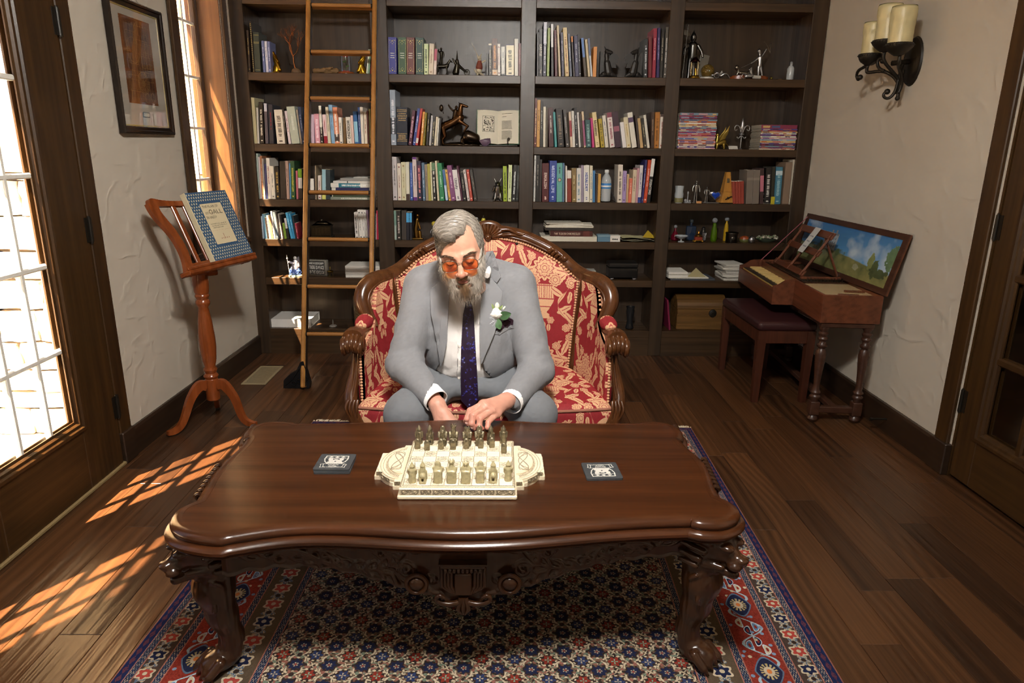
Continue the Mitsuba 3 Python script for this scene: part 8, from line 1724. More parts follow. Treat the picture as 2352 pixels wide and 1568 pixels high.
# jacket
jm = nets(jacket_full, (-.47, 2.24, .42), (.25, 2.88, 1.03), .0098)
pr_ = ext(OPEN, 0, 1); pv = np.asarray(pr_.vertices); prism = TM(np.c_[pv[:, 0], 2.2+pv[:, 2]*.42, pv[:, 1]], pr_.faces[:, ::-1])
def boolean(a, b, op):
    A, B = tomani(a), tomani(b)
    if A.status() != m3.Error.NoError or B.status() != m3.Error.NoError or A.volume() == 0: return None
    r = (A-B) if op == '-' else (A+B) if op == '+' else (A ^ B); return frommani(r) if r.num_tri() > 0 else None
SUIT = lin('#76777a')
cut = lambda S, W: None
def keep(m, test):
    v, f = np.asarray(m.vertices), np.asarray(m.faces); k = test(v)[f].all(1); g = f[k]; u, inv = np.unique(g, return_inverse=True); return TM(v[u], inv.reshape(-1, 3))
j2 = boolean(jm, prism, '-'); CLOG = [j2 is not None]
if j2 is None: j2 = jm
suitc = lambda m: SUIT*(.93+.14*meshkit.noise(np.asarray(m.vertices)*[420, 420, 420])[:, None])
part(pm, 'jacket', j2, 'vc_cloth', smooth=True, color=suitc(j2))
JF = lambda p: jacket_full(p)
LAP_R = sg.Polygon([(-.192, .945), (-.205, .952), (-.222, .945), (-.228, .915), (-.262, .885), (-.258, .80), (-.242, .72), (-.23, .655), (-.225, .60), (-.214, .63), (-.2, .70), (-.192, .88)])
LAP_L = sg.Polygon([(-.066, .95), (-.045, .945), (-.015, .91), (.008, .884), (.0, .80), (-.022, .73), (-.048, .67), (-.068, .62), (-.07, .64), (-.073, .75), (-.069, .88)])
COL_R = sg.Polygon([(-.19, .955), (-.236, .925), (-.243, .945), (-.235, .985), (-.215, 1.01), (-.2, 1.0)])
COL_L = sg.Polygon([(-.064, .955), (-.012, .916), (.002, .935), (-.012, .975), (-.03, 1.01), (-.055, 1.005)])
for P_ in (LAP_R, LAP_L): m = lay(P_.buffer(.002), JF, .002, .010, .012, bend=lambda q: .008*np.exp(-((q[:, 1]-.78)/.14)**2)); part(pm, 'lapel', m, 'vc_cloth', smooth=40, color=SUIT*1.08)
for P_ in (COL_R, COL_L): m = lay(P_.buffer(.001), JF, .002, .009, .012); part(pm, 'jacket_collar', m, 'vc_cloth', smooth=40, color=SUIT*.9)
ccol = [tube(smoothpath([[-.222, 2.57, .955], [-.205, 2.64, .975], [-.12, 2.69, .985], [-.035, 2.64, .978], [-.02, 2.57, .96]], 30), np.full(30, .014), 8)]
part(pm, 'jacket_collar', cat(ccol), 'vc_cloth', smooth=60, color=SUIT*.94)
for s_, pts in ((1, [(-.225, .60), (-.252, .545)]),): pass
part(pm, 'breast_pocket', lay(sg.Polygon([(-.03, .728), (.0, .722), (.055, .745), (.053, .762), (.0, .74), (-.028, .745)]), JF, .001, .003, .01), 'vc_cloth', smooth=40, color=SUIT*.9)
part(pm, 'buttonhole', lay(sg.LineString([(.02, .545), (.024, .562)]).buffer(.0018), JF, .0004, .0012, .006), 'vc_cloth', color=SUIT*.45)
# pocket square
part(pm, 'pocket_square', lay(sg.Polygon([(-.022, .742), (.0, .737), (.05, .757), (.052, .775), (.03, .785), (.012, .768), (-.012, .775), (-.026, .765)]), JF, .001, .006, .01, bend=lambda q: .004*np.sin(q[:, 0]*260)), 'vc_cloth', smooth=40, color=lin('#2a1220'))
# shirt with placket and buttons
SF = lambda p: torso_sd(p)-.004+.0035*np.sin(p[:, 2]*70+9*meshkit.noise(p*14))*np.clip((.7-p[:, 2])/.12, 0, 1)*np.clip((p[:, 2]-.5)/.05, 0, 1)+.003*(meshkit.noise(p*[20, 20, 9])-.5)
sm_ = nets(SF, (-.34, 2.40, .47), (.12, 2.75, 1.0), .010); part(pm, 'shirt', sm_, 'vc_cloth', smooth=True, color=lin('#d9d4cf'))
part(pm, 'placket', lay(sg.Polygon([(-.152, .88), (-.128, .88), (-.132, .70), (-.140, .52), (-.165, .52), (-.158, .70)]), SF, .0005, .0025, .012), 'vc_cloth', smooth=40, color=lin('#dcd7d2'))
for z in (.68, .60, .545): part(pm, 'shirt_button', xf(rot(lathe([(.0055, 0), (.0055, .002), (.0045, .003), (0, .0028)], 14), [1, 0, 0], 90), t=(-.150-.006*(z < .6), float(yfront(SF, [(-.15, z)])[0])-.003, z)), 'vc_gloss', smooth=40, color=lin('#d8d2c8'))
SCR = sg.Polygon([(-.195, .945), (-.188, .905), (-.142, .878), (-.120, .905), (-.14, .94)]); SCL = sg.Polygon([(-.048, .95), (-.052, .91), (-.094, .878), (-.116, .905), (-.10, .94)])
for P_ in (SCR, SCL): part(pm, 'shirt_collar', lay(P_, SF, .004, .003, .01, bend=lambda q: .012*np.clip((q[:, 1]-.88)/.06, 0, 1)), 'vc_cloth', smooth=40, color=lin('#ded9d4'))
part(pm, 'shirt_collar', tube(smoothpath([[-.192, 2.50, .945], [-.19, 2.58, .97], [-.12, 2.635, .985], [-.052, 2.58, .972], [-.048, 2.50, .95]], 30), .011, 8), 'vc_cloth', smooth=60, color=lin('#ded9d4'))
# tie
TIE = sg.Polygon([(-.132, .898), (-.102, .898), (-.098, .885), (-.108, .858), (-.098, .80), (-.092, .70), (-.086, .60), (-.082, .52), (-.080, .47), (-.112, .43), (-.146, .465), (-.147, .52), (-.147, .60), (-.144, .70), (-.138, .80), (-.125, .858), (-.135, .885)])
zz = np.linspace(.90, .42, 60); yc = yfront(SF, np.c_[np.full(60, -.115), zz]); yh = np.minimum.accumulate(yc)
hang = lambda q, y: np.interp(-q[:, 1], -zz, yh)+.25*(q[:, 0]+.115)**2*4
tm_ = lay(TIE, SF, .006, .0045, .009, hang=hang, bend=lambda q: .006*np.exp(-((q[:, 1]-.885)/.012)**2)+.003*np.cos((q[:, 0]+.115)*70))
part(pm, 'tie', tm_, 'vc_satin', smooth=40, color=lin('#211528'))
rg = random.Random(23); fl_ = []
tb_ = TIE.buffer(-.002)
for i in range(110):
    x, z = rg.uniform(-.147, -.08), rg.uniform(.435, .893); k = rg.random()
    if k < .42:
        r_ = rg.uniform(.0028, .0046); g = so.unary_union([sa.rotate(sa.scale(sg.Point(x, z+r_*.55).buffer(r_*.42, 3), .7, 1), a, origin=(x, z)) for a in range(0, 360, 60)]); c = rg.choice(['#3c3f92', '#3c3f92', '#464694', '#666b98'])
    else:
        a = rg.uniform(0, 6.3); q = [(x+t*.009*math.cos(a)+.003*math.sin(t*4)*math.sin(a), z+t*.009*math.sin(a)-.003*math.sin(t*4)*math.cos(a)) for t in np.linspace(0, 1, 6)]; g = so.unary_union([sg.LineString(q).buffer(.0007, 2), sa.rotate(sa.scale(sg.Point(*q[2]).buffer(.002, 3), .5, 1.3), math.degrees(a))]); c = '#34367f'
    g = g.intersection(tb_)
    if not g.is_empty: fl_.append((g, c))
for c in ('#34367f', '#3c3f92', '#464694', '#666b98'):
    gs = so.unary_union([g for g, cc in fl_ if cc == c]); gs = sg.MultiPolygon([g for g in getattr(gs, 'geoms', [gs]) if isinstance(g, sg.Polygon) and g.area > 2e-7])
    part(pm, 'tie_flowers', lay(gs, SF, .0104, .0004, .02, hang=hang, bend=lambda q: .006*np.exp(-((q[:, 1]-.885)/.012)**2)+.003*np.cos((q[:, 0]+.115)*70)), 'vc_satin', color=lin(c), kind='stuff', label='small embroidered flowers on the tie')
# trousers, shoes
KR, KL = np.array([-.338, 2.368, .455]), np.array([.128, 2.372, .452])
def trouser_sd(p):
    d = smin(sd_ell(p, (-.108, 2.80, .52), (.205, .17, .115)), sd_ell(p, (-.108, 2.60, .50), (.15, .12, .065)), .06)
    for H, K, A in ((np.array([-.21, 2.78, .495]), KR, np.array([-.325, 2.44, .10])), (np.array([-.005, 2.78, .495]), KL, np.array([.12, 2.445, .10]))):
        t = smin(sd_cap(p, H, K, .105, .082), sd_cap(p, K, A, .078, .058), .04); d = smin(d, t, .045)
    return d+.006*(meshkit.noise(p*[12, 9, 12])-.5)+.003*np.sin(p[:, 1]*60+p[:, 0]*30)*np.clip((p[:, 1]-2.45)/.1, 0, 1)*np.clip((2.65-p[:, 1])/.1, 0, 1)
tr = nets(trouser_sd, (-.46, 2.24, .07), (.25, 2.98, .66), .0125); part(pm, 'trousers', tr, 'vc_cloth', smooth=True, color=lin('#66696d')*(.94+.12*meshkit.noise(np.asarray(tr.vertices)*420)[:, None]))
for x in (-.325, .12):
    part(pm, 'shoe', nets(lambda p: np.maximum(smin(sd_ell(p, (x, 2.36, .045), (.045, .11, .04)), sd_ell(p, (x, 2.45, .065), (.042, .055, .05)), .03), .0125-p[:, 2]), (x-.06, 2.23, .0), (x+.06, 2.52, .13), .008), 'vc_gloss', smooth=True, color=lin('#15110f'))
# cuffs
for E, W in ((EE, EW), (FE, FW2)):
    d = (W-E)/np.linalg.norm(W-E); q = [W-d*.02, W+d*.012, W+d*.03]
    t_, u2, b2 = frames(np.array(q)); a = np.arange(26)*2*np.pi/26; P = np.array([[c_+r*(np.cos(k)*u2[0]+np.sin(k)*b2[0]) for k in a] for c_, r in ((q[0], .044), (q[1], .0445), (q[2], .0455), (q[2]+d*.0005, .0425), (q[1], .041))])
    part(pm, 'shirt_cuff', grid(P, closed_v=True, flip=True), 'vc_cloth', smooth=45, color=lin('#e4e2df'))
for i in range(3): 
    d = (EE-EW)/np.linalg.norm(EE-EW); part(pm, 'sleeve_button', ball(EW+d*(.012+.017*i)+np.array([-.028, -.02, -.036]), .0065, 1), 'vc_gloss', smooth=True, color=lin('#2a2a2c'))
# --- boutonniere
bo = part(pm, 'boutonniere', *(lambda c0: (cat([xf(xf(ball((0, 0, 0), r_, 2, (1, .42, 1)), rotm(rx, 0, rz)), t=c0+np.array(o_)) for r_, rx, rz, o_ in ((.016, 20, 0, (0, 0, 0)), (.015, -30, 30, (.009, -.006, .004)), (.015, -30, -30, (-.009, -.006, .004)), (.014, 40, 20, (.006, -.008, -.009)), (.014, 40, -20, (-.007, -.008, -.008)), (.012, 0, 50, (.004, -.013, .003)), (.011, 10, -50, (-.004, -.014, .002)), (.009, 0, 0, (0, -.018, 0)), (.013, -20, 0, (.0, -.004, .013)), (.0125, 60, 0, (.012, -.004, -.004)), (.0125, 60, 0, (-.013, -.004, -.004)))]), 'vc_cloth'))(np.array([-.014, float(yfront(JF, [(-.014, .805)])[0])-.018, .803])), smooth=True, color=lin('#e9e6dc'), label='white rose boutonniere with green leaves')
c0 = np.array([-.014, float(yfront(JF, [(-.014, .805)])[0])-.014, .803])
part(bo, 'bud', cat(xf(ball((0, 0, 0), .0105, 2, (.8, .8, 1.25)), t=c0+[.004, -.002, .03]), xf(ball((0, 0, 0), .006, 2, (.6, .6, 1.4)), rotm(0, 35, 0), t=c0+[.03, 0, .022])), 'vc_cloth', smooth=True, color=lin('#dfe0c8'))
def leafm(c, L, w, ang, til):
    P = np.array([[[x*w*math.sin(math.pi*min(1, t*.97+.03))**.8, -.006*math.sin(t*3)-.25*abs(x)*w*.6, t*L] for x in np.linspace(-1, 1, 7)] for t in np.linspace(0, 1, 14)])
    m = cat(grid(P), grid(P+[0, .0012, 0], flip=True)); return xf(xf(m, rotm(til, 0, 0)), rotm(0, ang, 0), t=c)
part(bo, 'leaf', leafm(c0+[.008, -.004, -.012], .052, .017, 72, 8), 'vc_satin', smooth=True, color=lin('#3c5a3a')); part(bo, 'leaf', leafm(c0+[.0, -.006, -.016], .046, .015, 158, 10), 'vc_satin', smooth=True, color=lin('#4a6848')); part(bo, 'leaf', leafm(c0+[-.004, -.002, .012], .03, .005, -25, 0), 'vc_satin', smooth=True, color=lin('#7a8a54')); part(bo, 'leaf', leafm(c0+[.006, -.002, .012], .03, .005, 42, 0), 'vc_satin', smooth=True, color=lin('#7a8a54'))
rb = []
for pts in ([(-.006, -.012, -.02), (-.03, -.014, -.012), (-.055, -.008, -.022), (-.035, -.012, -.035), (-.008, -.012, -.026)], [(-.006, -.012, -.024), (-.024, -.02, -.034), (-.03, -.02, -.045), (-.014, -.018, -.044), (-.004, -.012, -.03)], [(-.01, -.012, -.022), (-.04, -.016, -.028), (-.062, -.008, -.03)]):
    q = smoothpath(c0+np.array(pts), 20); rb.append(tube(q, .0062, 6, squash=(.16, 1)))
part(bo, 'ribbon', cat(rb), 'vc_cloth', smooth=True, color=lin('#d4d4d6'))

# --- head: built looking along -y, then tilted and set on the neck
HR = rotm(17, -8.5, -2); EYE = np.array([-.139, 2.345, 1.0285]); SC = 1.02; HO_ = EYE-HR@(SC*np.array([0, -.088, 0]))
def hw(v): return np.asarray(v)@HR.T*SC+HO_
def hl(p): return (np.asarray(p)-HO_)@HR/SC
def head_core(q, g=0.0):
    a = np.c_[np.abs(q[:, 0]), q[:, 1:]]
    d = sd_ell(q, (0, .014, .036), (.077+g, .099+g, .088+g))
    d = smin(d, sd_ell(q, (0, -.03, -.035), (.064+g, .062+g, .085+g)), .04)
    d = smin(d, sd_ell(q, (0, -.042, -.085), (.052+g, .05+g, .04+g)), .03)
    d = smin(d, sd_ell(a, (.04, -.05, -.042), (.03+g, .034+g, .036+g)), .02)
    return d
def head_sd(q):
    a = np.c_[np.abs(q[:, 0]), q[:, 1:]]; C = lambda p0, p1, r0, r1: sd_cap(a, p0, p1, r0, r1)
    d = head_core(q)
    d = smin(d, C((.012, -.088, .016), (.05, -.074, .017), .010, .008), .014)
    d = smax(d, -sd_ell(a, (.032, -.105, -.004), (.021, .02, .013)), .014)
    d = smin(d, sd_ell(a, (.032, -.081, -.004), (.0165, .0145, .0125)), .004)                 # lids over the eyes, cast down
    d = smin(d, C((.031, -.0945, -.0095), (.036, -.0935, -.0098), .0022, .002), .003)
    d = smin(d, C((0, -.09, .008), (0, -.114, -.036), .0085, .0105), .012); d = smin(d, sd_ell(a, (0, -.114, -.0415), (.0125, .0125, .011)), .008); d = smin(d, sd_ell(a, (.0125, -.102, -.045), (.0085, .0105, .008)), .006)
    d = smax(d, -sd_ell(a, (.0065, -.107, -.0525), (.0035, .005, .003)), .003)
    d = smin(d, C((.022, -.088, -.05), (.03, -.078, -.075), .006, .006), .012)                # nasolabial fold
    d = smin(d, sd_ell(a, (0, -.0925, -.0695), (.021, .007, .0042)), .004); d = smin(d, sd_ell(a, (0, -.0915, -.079), (.0175, .0075, .0052)), .004); d = smax(d, -sd_ell(a, (0, -.1, -.0742), (.023, .006, .0012)), .002)
    d = smin(d, sd_ell(a, (0, -.08, -.108), (.02, .017, .016)), .015)
    e = sd_ell(a, (.079, .012, -.004), (.0075, .019, .031), R([0, 0, 1], -18)[:3, :3]@R([1, 0, 0], -10)[:3, :3]); e = smax(e, -sd_ell(a, (.0865, .008, .0), (.006, .010, .018)), .004); e = smin(e, sd_ell(a, (.079, .0, -.004), (.004, .004, .008)), .003)
    d = smin(d, e, .006)
    d = smin(d, C((.0, .03, -.07), (.0, .055, -.20), .058, .06), .03)                           # neck
    return d+.0008*(meshkit.noise(q*120)-.5)
hm = nets(head_sd, (-.1, -.14, -.19), (.1, .125, .14), .0026)
qh = np.asarray(hm.vertices)
def skin(q, red=0.0):
    c = np.tile(lin('#bf9078'), (len(q), 1)); n = meshkit.fbm(q*40, 3)[:, None]
    return c*(.88+.24*n)*(1+np.c_[.10*red, -.14*red, -.14*red] if np.ndim(red) else 1)
G = lambda c, r: np.exp(-(((qh-np.array(c))/np.array(r))**2).sum(1))
redm = 1.1*G((0, -.115, -.042), (.018, .02, .016))+.8*(G((.045, -.07, -.035), (.025, .03, .022))+G((-.045, -.07, -.035), (.025, .03, .022)))+.3*G((0, -.08, .05), (.05, .04, .04))+1.2*(G((.085, .01, 0), (.012, .03, .04))+G((-.085, .01, 0), (.012, .03, .04)))
ch = skin(qh, redm); lipm = np.clip(G((0, -.096, -.0745), (.021, .012, .009))*1.3, 0, 1)[:, None]; ch = ch*(1-lipm)+lin('#a0605a')*lipm
lash = np.clip((G((.034, -.098, -.0098), (.014, .008, .0022))+G((-.034, -.098, -.0098), (.014, .008, .0022)))*1.6, 0, .95)[:, None]; ch = ch*(1-lash)+lin('#2a1a16')*lash
scalp = np.clip((qh[:, 2]-.07)/.02, 0, 1)[:, None]*np.clip((qh[:, 1]+.05)/.03, 0, 1)[:, None]; ch = ch*(1-.3*scalp)
# --- hands
def hand_sd(p, wr, arm, mcp, pip, dip, tip, th):
    d = sd_cap(p, arm, wr, .031, .028)
    d = smin(d, sd_cap(p, wr, (mcp[0]+mcp[1])/2, .024, .0165), .012)
    for a, b in ((0, 1), (1, 2), (2, 3)): d = smin(d, sd_cap(p, mcp[a], mcp[b], .0135, .013), .012)
    for m_ in mcp: d = smin(d, sd_cap(p, wr, m_, .021, .0125), .014)
    for i in range(4):
        r = (.0105, .011, .0105, .0092)[i]
        f = smin(sd_cap(p, mcp[i], pip[i], r*1.12, r*1.02), sd_cap(p, pip[i], dip[i], r*1.02, r*.92), .004); f = smin(f, sd_cap(p, dip[i], tip[i], r*.92, r*.8), .004)
        d = smin(d, f, .005)
    t = smin(smin(sd_cap(p, th[0], th[1], .017, .0135), sd_cap(p, th[1], th[2], .013, .0115), .006), sd_cap(p, th[2], th[3], .0115, .0095), .004)
    return smin(d, t, .007)+.0006*(meshkit.noise(p*150)-.5)
A_ = lambda l: [np.array(q, float) for q in l]
LH = dict(wr=np.array([.022, 2.262, .546]), arm=FW2-(FW2-FE)*.12, mcp=A_([(-.055, 2.19, .562), (-.044, 2.179, .556), (-.026, 2.178, .544), (-.008, 2.186, .528)]), pip=A_([(-.098, 2.158, .551), (-.087, 2.135, .543), (-.064, 2.131, .533), (-.036, 2.137, .518)]), dip=A_([(-.108, 2.143, .527), (-.091, 2.122, .519), (-.066, 2.119, .512), (-.038, 2.124, .505)]), tip=A_([(-.104, 2.146, .508), (-.082, 2.127, .501), (-.058, 2.126, .500), (-.032, 2.132, .4995)]), th=A_([(.0, 2.238, .535), (-.05, 2.196, .528), (-.088, 2.17, .522), (-.112, 2.156, .515)]))
RH = dict(wr=np.array([-.222, 2.312, .512]), arm=EW-(EW-EE)*.12, mcp=A_([(-.158, 2.268, .452), (-.176, 2.260, .440), (-.196, 2.260, .434), (-.215, 2.268, .437)]), pip=A_([(-.150, 2.262, .404), (-.168, 2.256, .392), (-.190, 2.256, .388), (-.212, 2.264, .396)]), dip=A_([(-.152, 2.272, .378), (-.168, 2.268, .365), (-.188, 2.268, .362), (-.209, 2.274, .372)]), tip=A_([(-.156, 2.284, .362), (-.171, 2.281, .348), (-.189, 2.281, .346), (-.207, 2.284, .358)]), th=A_([(-.195, 2.29, .49), (-.158, 2.285, .455), (-.143, 2.28, .425), (-.138, 2.28, .398)]))
hml = nets(lambda p: hand_sd(p, **LH), (-.135, 2.10, .488), (.085, 2.36, .60), .0024); hmr = nets(lambda p: hand_sd(p, **RH), (-.29, 2.23, .33), (-.11, 2.40, .57), .0027)
hw_m = TM(hw(qh), hm.faces)
core = m3.Manifold.batch_boolean([tomani(hull(*b)) for b in (((-.12, 2.66, .90, .05), hw((0, .05, -.13)).tolist()+[.045]), ((-.25, 2.67, .85, .04), (.02, 2.67, .86, .04), (-.11, 2.67, .62, .09), (-.11, 2.80, .53, .09)), ((*ES, .04), (*EE, .036)), ((*EE, .036), (*(EW-(EW-EE)*.1), .026)), ((*FS, .04), (*FE, .036)), ((*FE, .036), (*(FW2-(FW2-FE)*.1), .026)),
        ((-.2, 2.78, .5, .06), (*KR, .045)), ((*KR, .045), (-.325, 2.44, .09, .03)), ((0, 2.78, .5, .06), (*KL, .045)), ((*KL, .045), (.12, 2.445, .09, .03)), ((-.29, 2.66, .87, .04), (.06, 2.66, .88, .04)))], m3.OpType.Add)
try:
    B_ = core
    for mm in (hw_m, hml, hmr):
        X_ = tomani(mm)
        if X_.status() != m3.Error.NoError: raise ValueError
        B_ = B_+X_
    bodym = frommani(B_)
except Exception:
    bodym = cat(frommani(core), hw_m, hml, hmr)
vb = np.asarray(bodym.vertices); tree_ = cKDTree(hw_m.vertices); dd, ii = tree_.query(vb); cb_ = skin(vb); near = dd < .004; cb_[near] = ch[ii[near]]
hand_m = ((vb[:, 2] < .60) & (vb[:, 1] < 2.40) & (vb[:, 2] > .33))
kn = np.zeros(len(vb))
for H in (LH, RH):
    for k in ('mcp', 'pip', 'dip', 'tip'):
        for q in H[k]: kn += np.exp(-(np.linalg.norm(vb-q, axis=1)/.013)**2)
cb_[hand_m] = (lin('#c08c78')*(.9+.2*meshkit.fbm(vb*60, 2)[:, None])*(1-np.clip(kn, 0, 1)[:, None]*np.array([.0, .16, .14])))[hand_m]
part(pm, 'body', bodym, 'vc_skin', smooth=True, color=np.clip(cb_, 0, 1))
# fingernails
for H in (LH,):
    for i in (0, 1): 
        d = H['tip'][i]-H['dip'][i]; d /= np.linalg.norm(d); part(pm, 'fingernail', xf(ball((0, 0, 0), .0055, 2, (.9, .35, 1.1)), t=(H['tip'][i]+H['dip'][i])/2+np.array([-.003, -.0078, -.002])), 'vc_satin', smooth=True, color=lin('#cfa598'))
# --- beard, hair: a shell with strands combed over it
def beard_sd(q):
    a = np.c_[np.abs(q[:, 0]), q[:, 1:]]
    d = np.minimum(head_core(q, .006), 9); d = smin(d, sd_ell(q, (0, -.058, -.118), (.05, .04, .042)), .03)
    line = -.028-.052*np.exp(-((a[:, 0])/.036)**2)*0+np.interp(a[:, 0], [0, .02, .034, .05, .062, .08], [-.058, -.056, -.062, -.052, -.012, .03])-.0*q[:, 1]; line = line+.028
    back = q[:, 1]-np.interp(a[:, 0], [0, .05, .08], [-.01, -.01, .004])
    d = smax(d, q[:, 2]-line, .008); d = smax(d, back, .01)
    d = smax(d, -sd_ell(q, (0, -.1, -.0755), (.0215, .022, .0088)), .004); d = smax(d, -sd_ell(a, (.021, -.095, -.094), (.008, .018, .0085)), .006); d = smax(d, -sd_ell(q, (0, -.108, -.04), (.02, .03, .018)), .005)
    return d+.004*(meshkit.noise(q*[110, 110, 45])-.5)
bm = nets(beard_sd, (-.1, -.125, -.175), (.1, .03, .03), .0035); qb = np.asarray(bm.vertices)
def beardc(q):
    br_ = np.clip(1.25*np.exp(-((q[:, 0]/.026)**2+((q[:, 2]+.105)/.04)**2))+.8*np.exp(-((q[:, 0]/.03)**2+((q[:, 2]+.062)/.012)**2)), 0, 1)[:, None]
    n = meshkit.noise(q*[260, 260, 60])[:, None]; return np.clip((lin('#b0a89c')*(1-br_)+lin('#6a5138')*br_)*(.55+.9*n), 0, 1)
be = part(pm, 'beard', TM(hw(qb), bm.faces), 'vc_cloth', smooth=True, color=beardc(qb)*.8, label='full grey beard, brown around the mouth')
def strands(roots, dirs, L, r, seg=4, bend=(0, 0, 0), nsd=3):
    """thin tapered hairs in head coordinates"""
    n = len(roots); t = np.linspace(0, 1, seg+1); P = roots[:, None]+dirs[:, None]*(t[None, :, None]*L[:, None, None])+np.asarray(bend)[None, None]*(t[None, :, None]**2)*L[:, None, None]
    a = np.arange(nsd)*2*np.pi/nsd; u = np.cross(dirs, [0.3, .2, .9]); u /= np.linalg.norm(u, axis=1, keepdims=True)+1e-9; b = np.cross(dirs, u)
    rr = (r*(1-t*.75))[None, :, None, None]; V = P[:, :, None]+rr*(np.cos(a)[None, None, :, None]*u[:, None, None]+np.sin(a)[None, None, :, None]*b[:, None, None])
    V = V.reshape(-1, 3); i, j, k = np.meshgrid(np.arange(n), np.arange(seg), np.arange(nsd), indexing='ij'); base_ = i*(seg+1)*nsd; q = lambda jj, kk: (base_+jj*nsd+kk % nsd).ravel()
    f = np.vstack([np.stack([q(j, k), q(j, k+1), q(j+1, k+1)], 1), np.stack([q(j, k), q(j+1, k+1), q(j+1, k)], 1)]); return V, f, np.repeat(np.arange(n), (seg+1)*nsd)
rs = np.random.RandomState(5); nb = bm.vertex_normals if hasattr(bm, 'vertex_normals') else None; nb = np.asarray(nb)
sel = rs.choice(len(qb), 2600); sel = sel[(qb[sel, 1] < .0)]; dn = nb[sel]*.55+np.array([0, -.12, -.9])+rs.randn(len(sel), 3)*.28; dn /= np.linalg.norm(dn, axis=1, keepdims=True); L = .008+.013*rs.rand(len(sel))*(1+.6*(qb[sel, 2] < -.1))
V, F, I = strands(qb[sel]-nb[sel]*.002, dn, L, .00042, bend=(0, 0, -.3)); cs = beardc(qb[sel])*(.8+.7*rs.rand(len(sel), 1))
part(be, 'strands', TM(hw(V), F), 'vc_cloth', smooth=True, color=np.clip(cs[I], 0, 1), kind='stuff')
def hair_sd(q):
    a = np.abs(q[:, 0]); d = head_core(q, .0075)
    d = smin(d, sd_ell(q, (-.022, -.03, .098), (.05, .062, .030)), .03)
    front = np.interp(q[:, 0], [-.09, -.072, -.06, -.045, -.02, .012, .03, .04, .05, .062, .075, .09], [-.03, -.052, -.078, -.092, -.098, -.088, -.06, -.03, -.028, -.045, -.04, -.03])
    low = np.interp(q[:, 1], [-.1, -.078, -.06, -.04, -.01, .03, .11], [.082, .066, .03, .005, .012, -.03, -.05]); low = np.where(q[:, 0] > 0, np.interp(q[:, 1], [-.1, -.06, -.045, -.03, -.01, .03, .11], [.10, .08, .02, -.0, .014, -.03, -.05]), low)
    d = smax(d, front-q[:, 1], .008); d = smax(d, low-q[:, 2], .008)
    return d+.0022*np.sin((q[:, 1]*.9+q[:, 2]*.35+.12*q[:, 0])*420+6*meshkit.noise(q*30))*np.clip((q[:, 2]-.05)/.03, 0, 1)
hq = nets(hair_sd, (-.1, -.115, -.06), (.1, .13, .145), .0028); qq = np.asarray(hq.vertices)
def hairc(q): n = meshkit.noise(np.c_[q[:, 0]*22, q[:, 1]*330, q[:, 2]*120])[:, None]; g = np.clip((q[:, 1]+.02)/.08, 0, 1)[:, None]; return np.clip((lin('#8f877c')*(1-.45*g)+lin('#5a5148')*.45*g)*(.5+1.0*n), 0, 1)
ha = part(pm, 'hair', TM(hw(qq), hq.faces), 'vc_satin', smooth=True, color=hairc(qq)*.85, label='short grey hair combed across from a side parting')
nh = np.asarray(hq.vertex_normals); out_ = (hair_sd(qq+nh*.004) > .002)
sel = rs.choice(np.nonzero(out_ & (qq[:, 2] > .0))[0], 2600); q0 = qq[sel].copy()
top_m = (q0[:, 2] > .055) & (q0[:, 0] < .04); flow = np.where(top_m[:, None], np.array([-.85, -.38, -.12]), np.array([0, .25, -.9])); path = [q0+nh[sel]*.0006]
for k in range(7):
    p_ = path[-1]; e = 1e-3; g = np.stack([(hair_sd(p_+np.eye(3)[a]*e)-hair_sd(p_-np.eye(3)[a]*e)) for a in range(3)], 1); g /= np.linalg.norm(g, axis=1, keepdims=True)+1e-9
    f_ = flow+.12*rs.randn(len(sel), 3); f_ -= g*(f_*g).sum(1, keepdims=True); f_ /= np.linalg.norm(f_, axis=1, keepdims=True)+1e-9; st = np.where(top_m, .0052, .0016)[:, None]
    p2 = p_+f_*st; p2 -= g*(hair_sd(p2)-.0012)[:, None]*.9; path.append(p2)
P = np.stack(path, 1); n_, sg_ = P.shape[:2]; tv = np.gradient(P, axis=1); tv /= np.linalg.norm(tv, axis=2, keepdims=True)+1e-9; u = np.cross(tv, [.2, .1, .97]); u /= np.linalg.norm(u, axis=2, keepdims=True)+1e-9; b = np.cross(tv, u)
a = np.arange(3)*2*np.pi/3; rr = (.0005*(1-np.linspace(0, 1, sg_)*.6))[None, :, None, None]; V = (P[:, :, None]+rr*(np.cos(a)[None, None, :, None]*u[:, :, None]+np.sin(a)[None, None, :, None]*b[:, :, None])).reshape(-1, 3)
i, j, k = np.meshgrid(np.arange(n_), np.arange(sg_-1), np.arange(3), indexing='ij'); bs = i*sg_*3; q = lambda jj, kk: (bs+jj*3+kk % 3).ravel(); F = np.vstack([np.stack([q(j, k), q(j, k+1), q(j+1, k+1)], 1), np.stack([q(j, k), q(j+1, k+1), q(j+1, k)], 1)])
cs = lin('#9c9488')*(.35+1.15*rs.rand(n_, 1)**1.2); part(ha, 'strands', TM(hw(V), F), 'vc_satin', smooth=True, color=np.clip(np.repeat(cs, sg_*3, axis=0), 0, 1), kind='stuff')
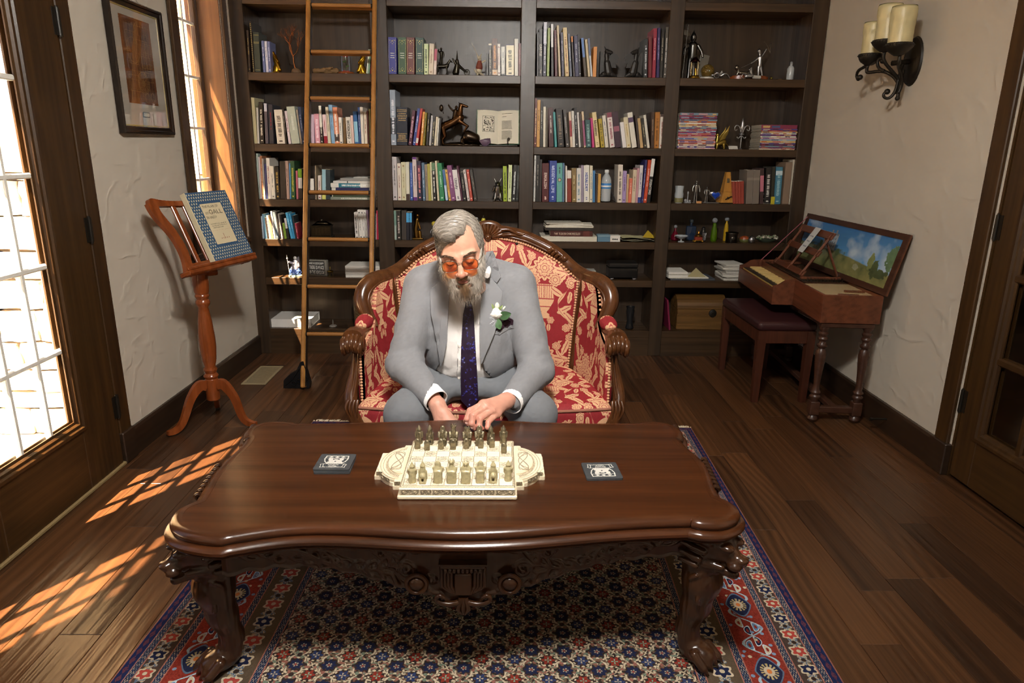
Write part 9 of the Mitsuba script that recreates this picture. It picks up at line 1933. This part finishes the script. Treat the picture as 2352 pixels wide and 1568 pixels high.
for s in (1, -1):
    r0 = np.c_[s*rs.uniform(.014, .056, 130), np.zeros(130), np.zeros(130)]; r0[:, 2] = .0165+.006*np.sin((np.abs(r0[:, 0])-.014)/.042*2.6)+rs.uniform(-.003, .003, 130); r0[:, 1] = yfront(lambda p: head_sd(p), r0[:, [0, 2]], -.14, -.03, 80)-.0002
    d_ = np.c_[np.full(130, s*.85), np.full(130, -.35), rs.uniform(-.1, .5, 130)]; d_ /= np.linalg.norm(d_, axis=1, keepdims=True); V, F, I = strands(r0, d_, .008+.005*rs.rand(130), .00055, 3); part(pm, 'eyebrow', TM(hw(V), F), 'vc_cloth', smooth=True, color=np.clip((lin('#5f4c3c')*(.7+.6*rs.rand(130, 1)))[I], 0, 1), kind='stuff')
# --- glasses
def lensloop(s):
    t = np.linspace(0, 2*np.pi, 41)[:-1]; ce, si = np.cos(t), np.sin(t); x = s*(.0345+.0265*np.sign(ce)*np.abs(ce)**.72); z = -.009+.0205*np.sign(si)*np.abs(si)**.78-.0025*(ce*1.0)*(si < 0)
    y = -.107+.16*x*x*4*.9; return np.c_[x, y, z]
gl = None
for s in (-1, 1):
    lp = lensloop(s); m = tube(hw(lp), .00125*SC, 7, closed=True)
    if gl is None: gl = part(pm, 'eyeglasses', cat(m, tube(hw(smoothpath([[-.0085, -.1075, -.001], [0, -.1115, .003], [.0085, -.1075, -.001]], 9)), .0011, 7), *[tube(hw(smoothpath([[s2*.0605, -.094, -.004], [s2*.0695, -.088, -.003], [s2*.079, -.05, .004], [s2*.0835, .0, .012], [s2*.0845, .012, .008], [s2*.084, .024, -.008]], 22)), .0011, 7) for s2 in (-1, 1)], *[tube(hw(smoothpath([[s2*.0085, -.107, -.012], [s2*.0105, -.1015, -.016], [s2*.0115, -.1, -.022]], 7)), .0009, 6) for s2 in (-1, 1)], tube(hw(lensloop(1)), .00125*SC, 7, closed=True)), 'vc_metal', smooth=True, color=lin('#8a7f70'), label='thin metal framed glasses with orange lenses')
    c = lp.mean(0); part(gl, 'lens', TM(hw(np.vstack([lp, c])), [[i, (i+1) % 40, 40] if s < 0 else [(i+1) % 40, i, 40] for i in range(40)]), 'orange_glass', smooth=True, label='orange tinted lens')
scene['orange_glass'] = {'type': 'thindielectric', 'int_ior': 1.4, 'specular_transmittance': {'type': 'rgb', 'value': [.72, .27, .07]}}
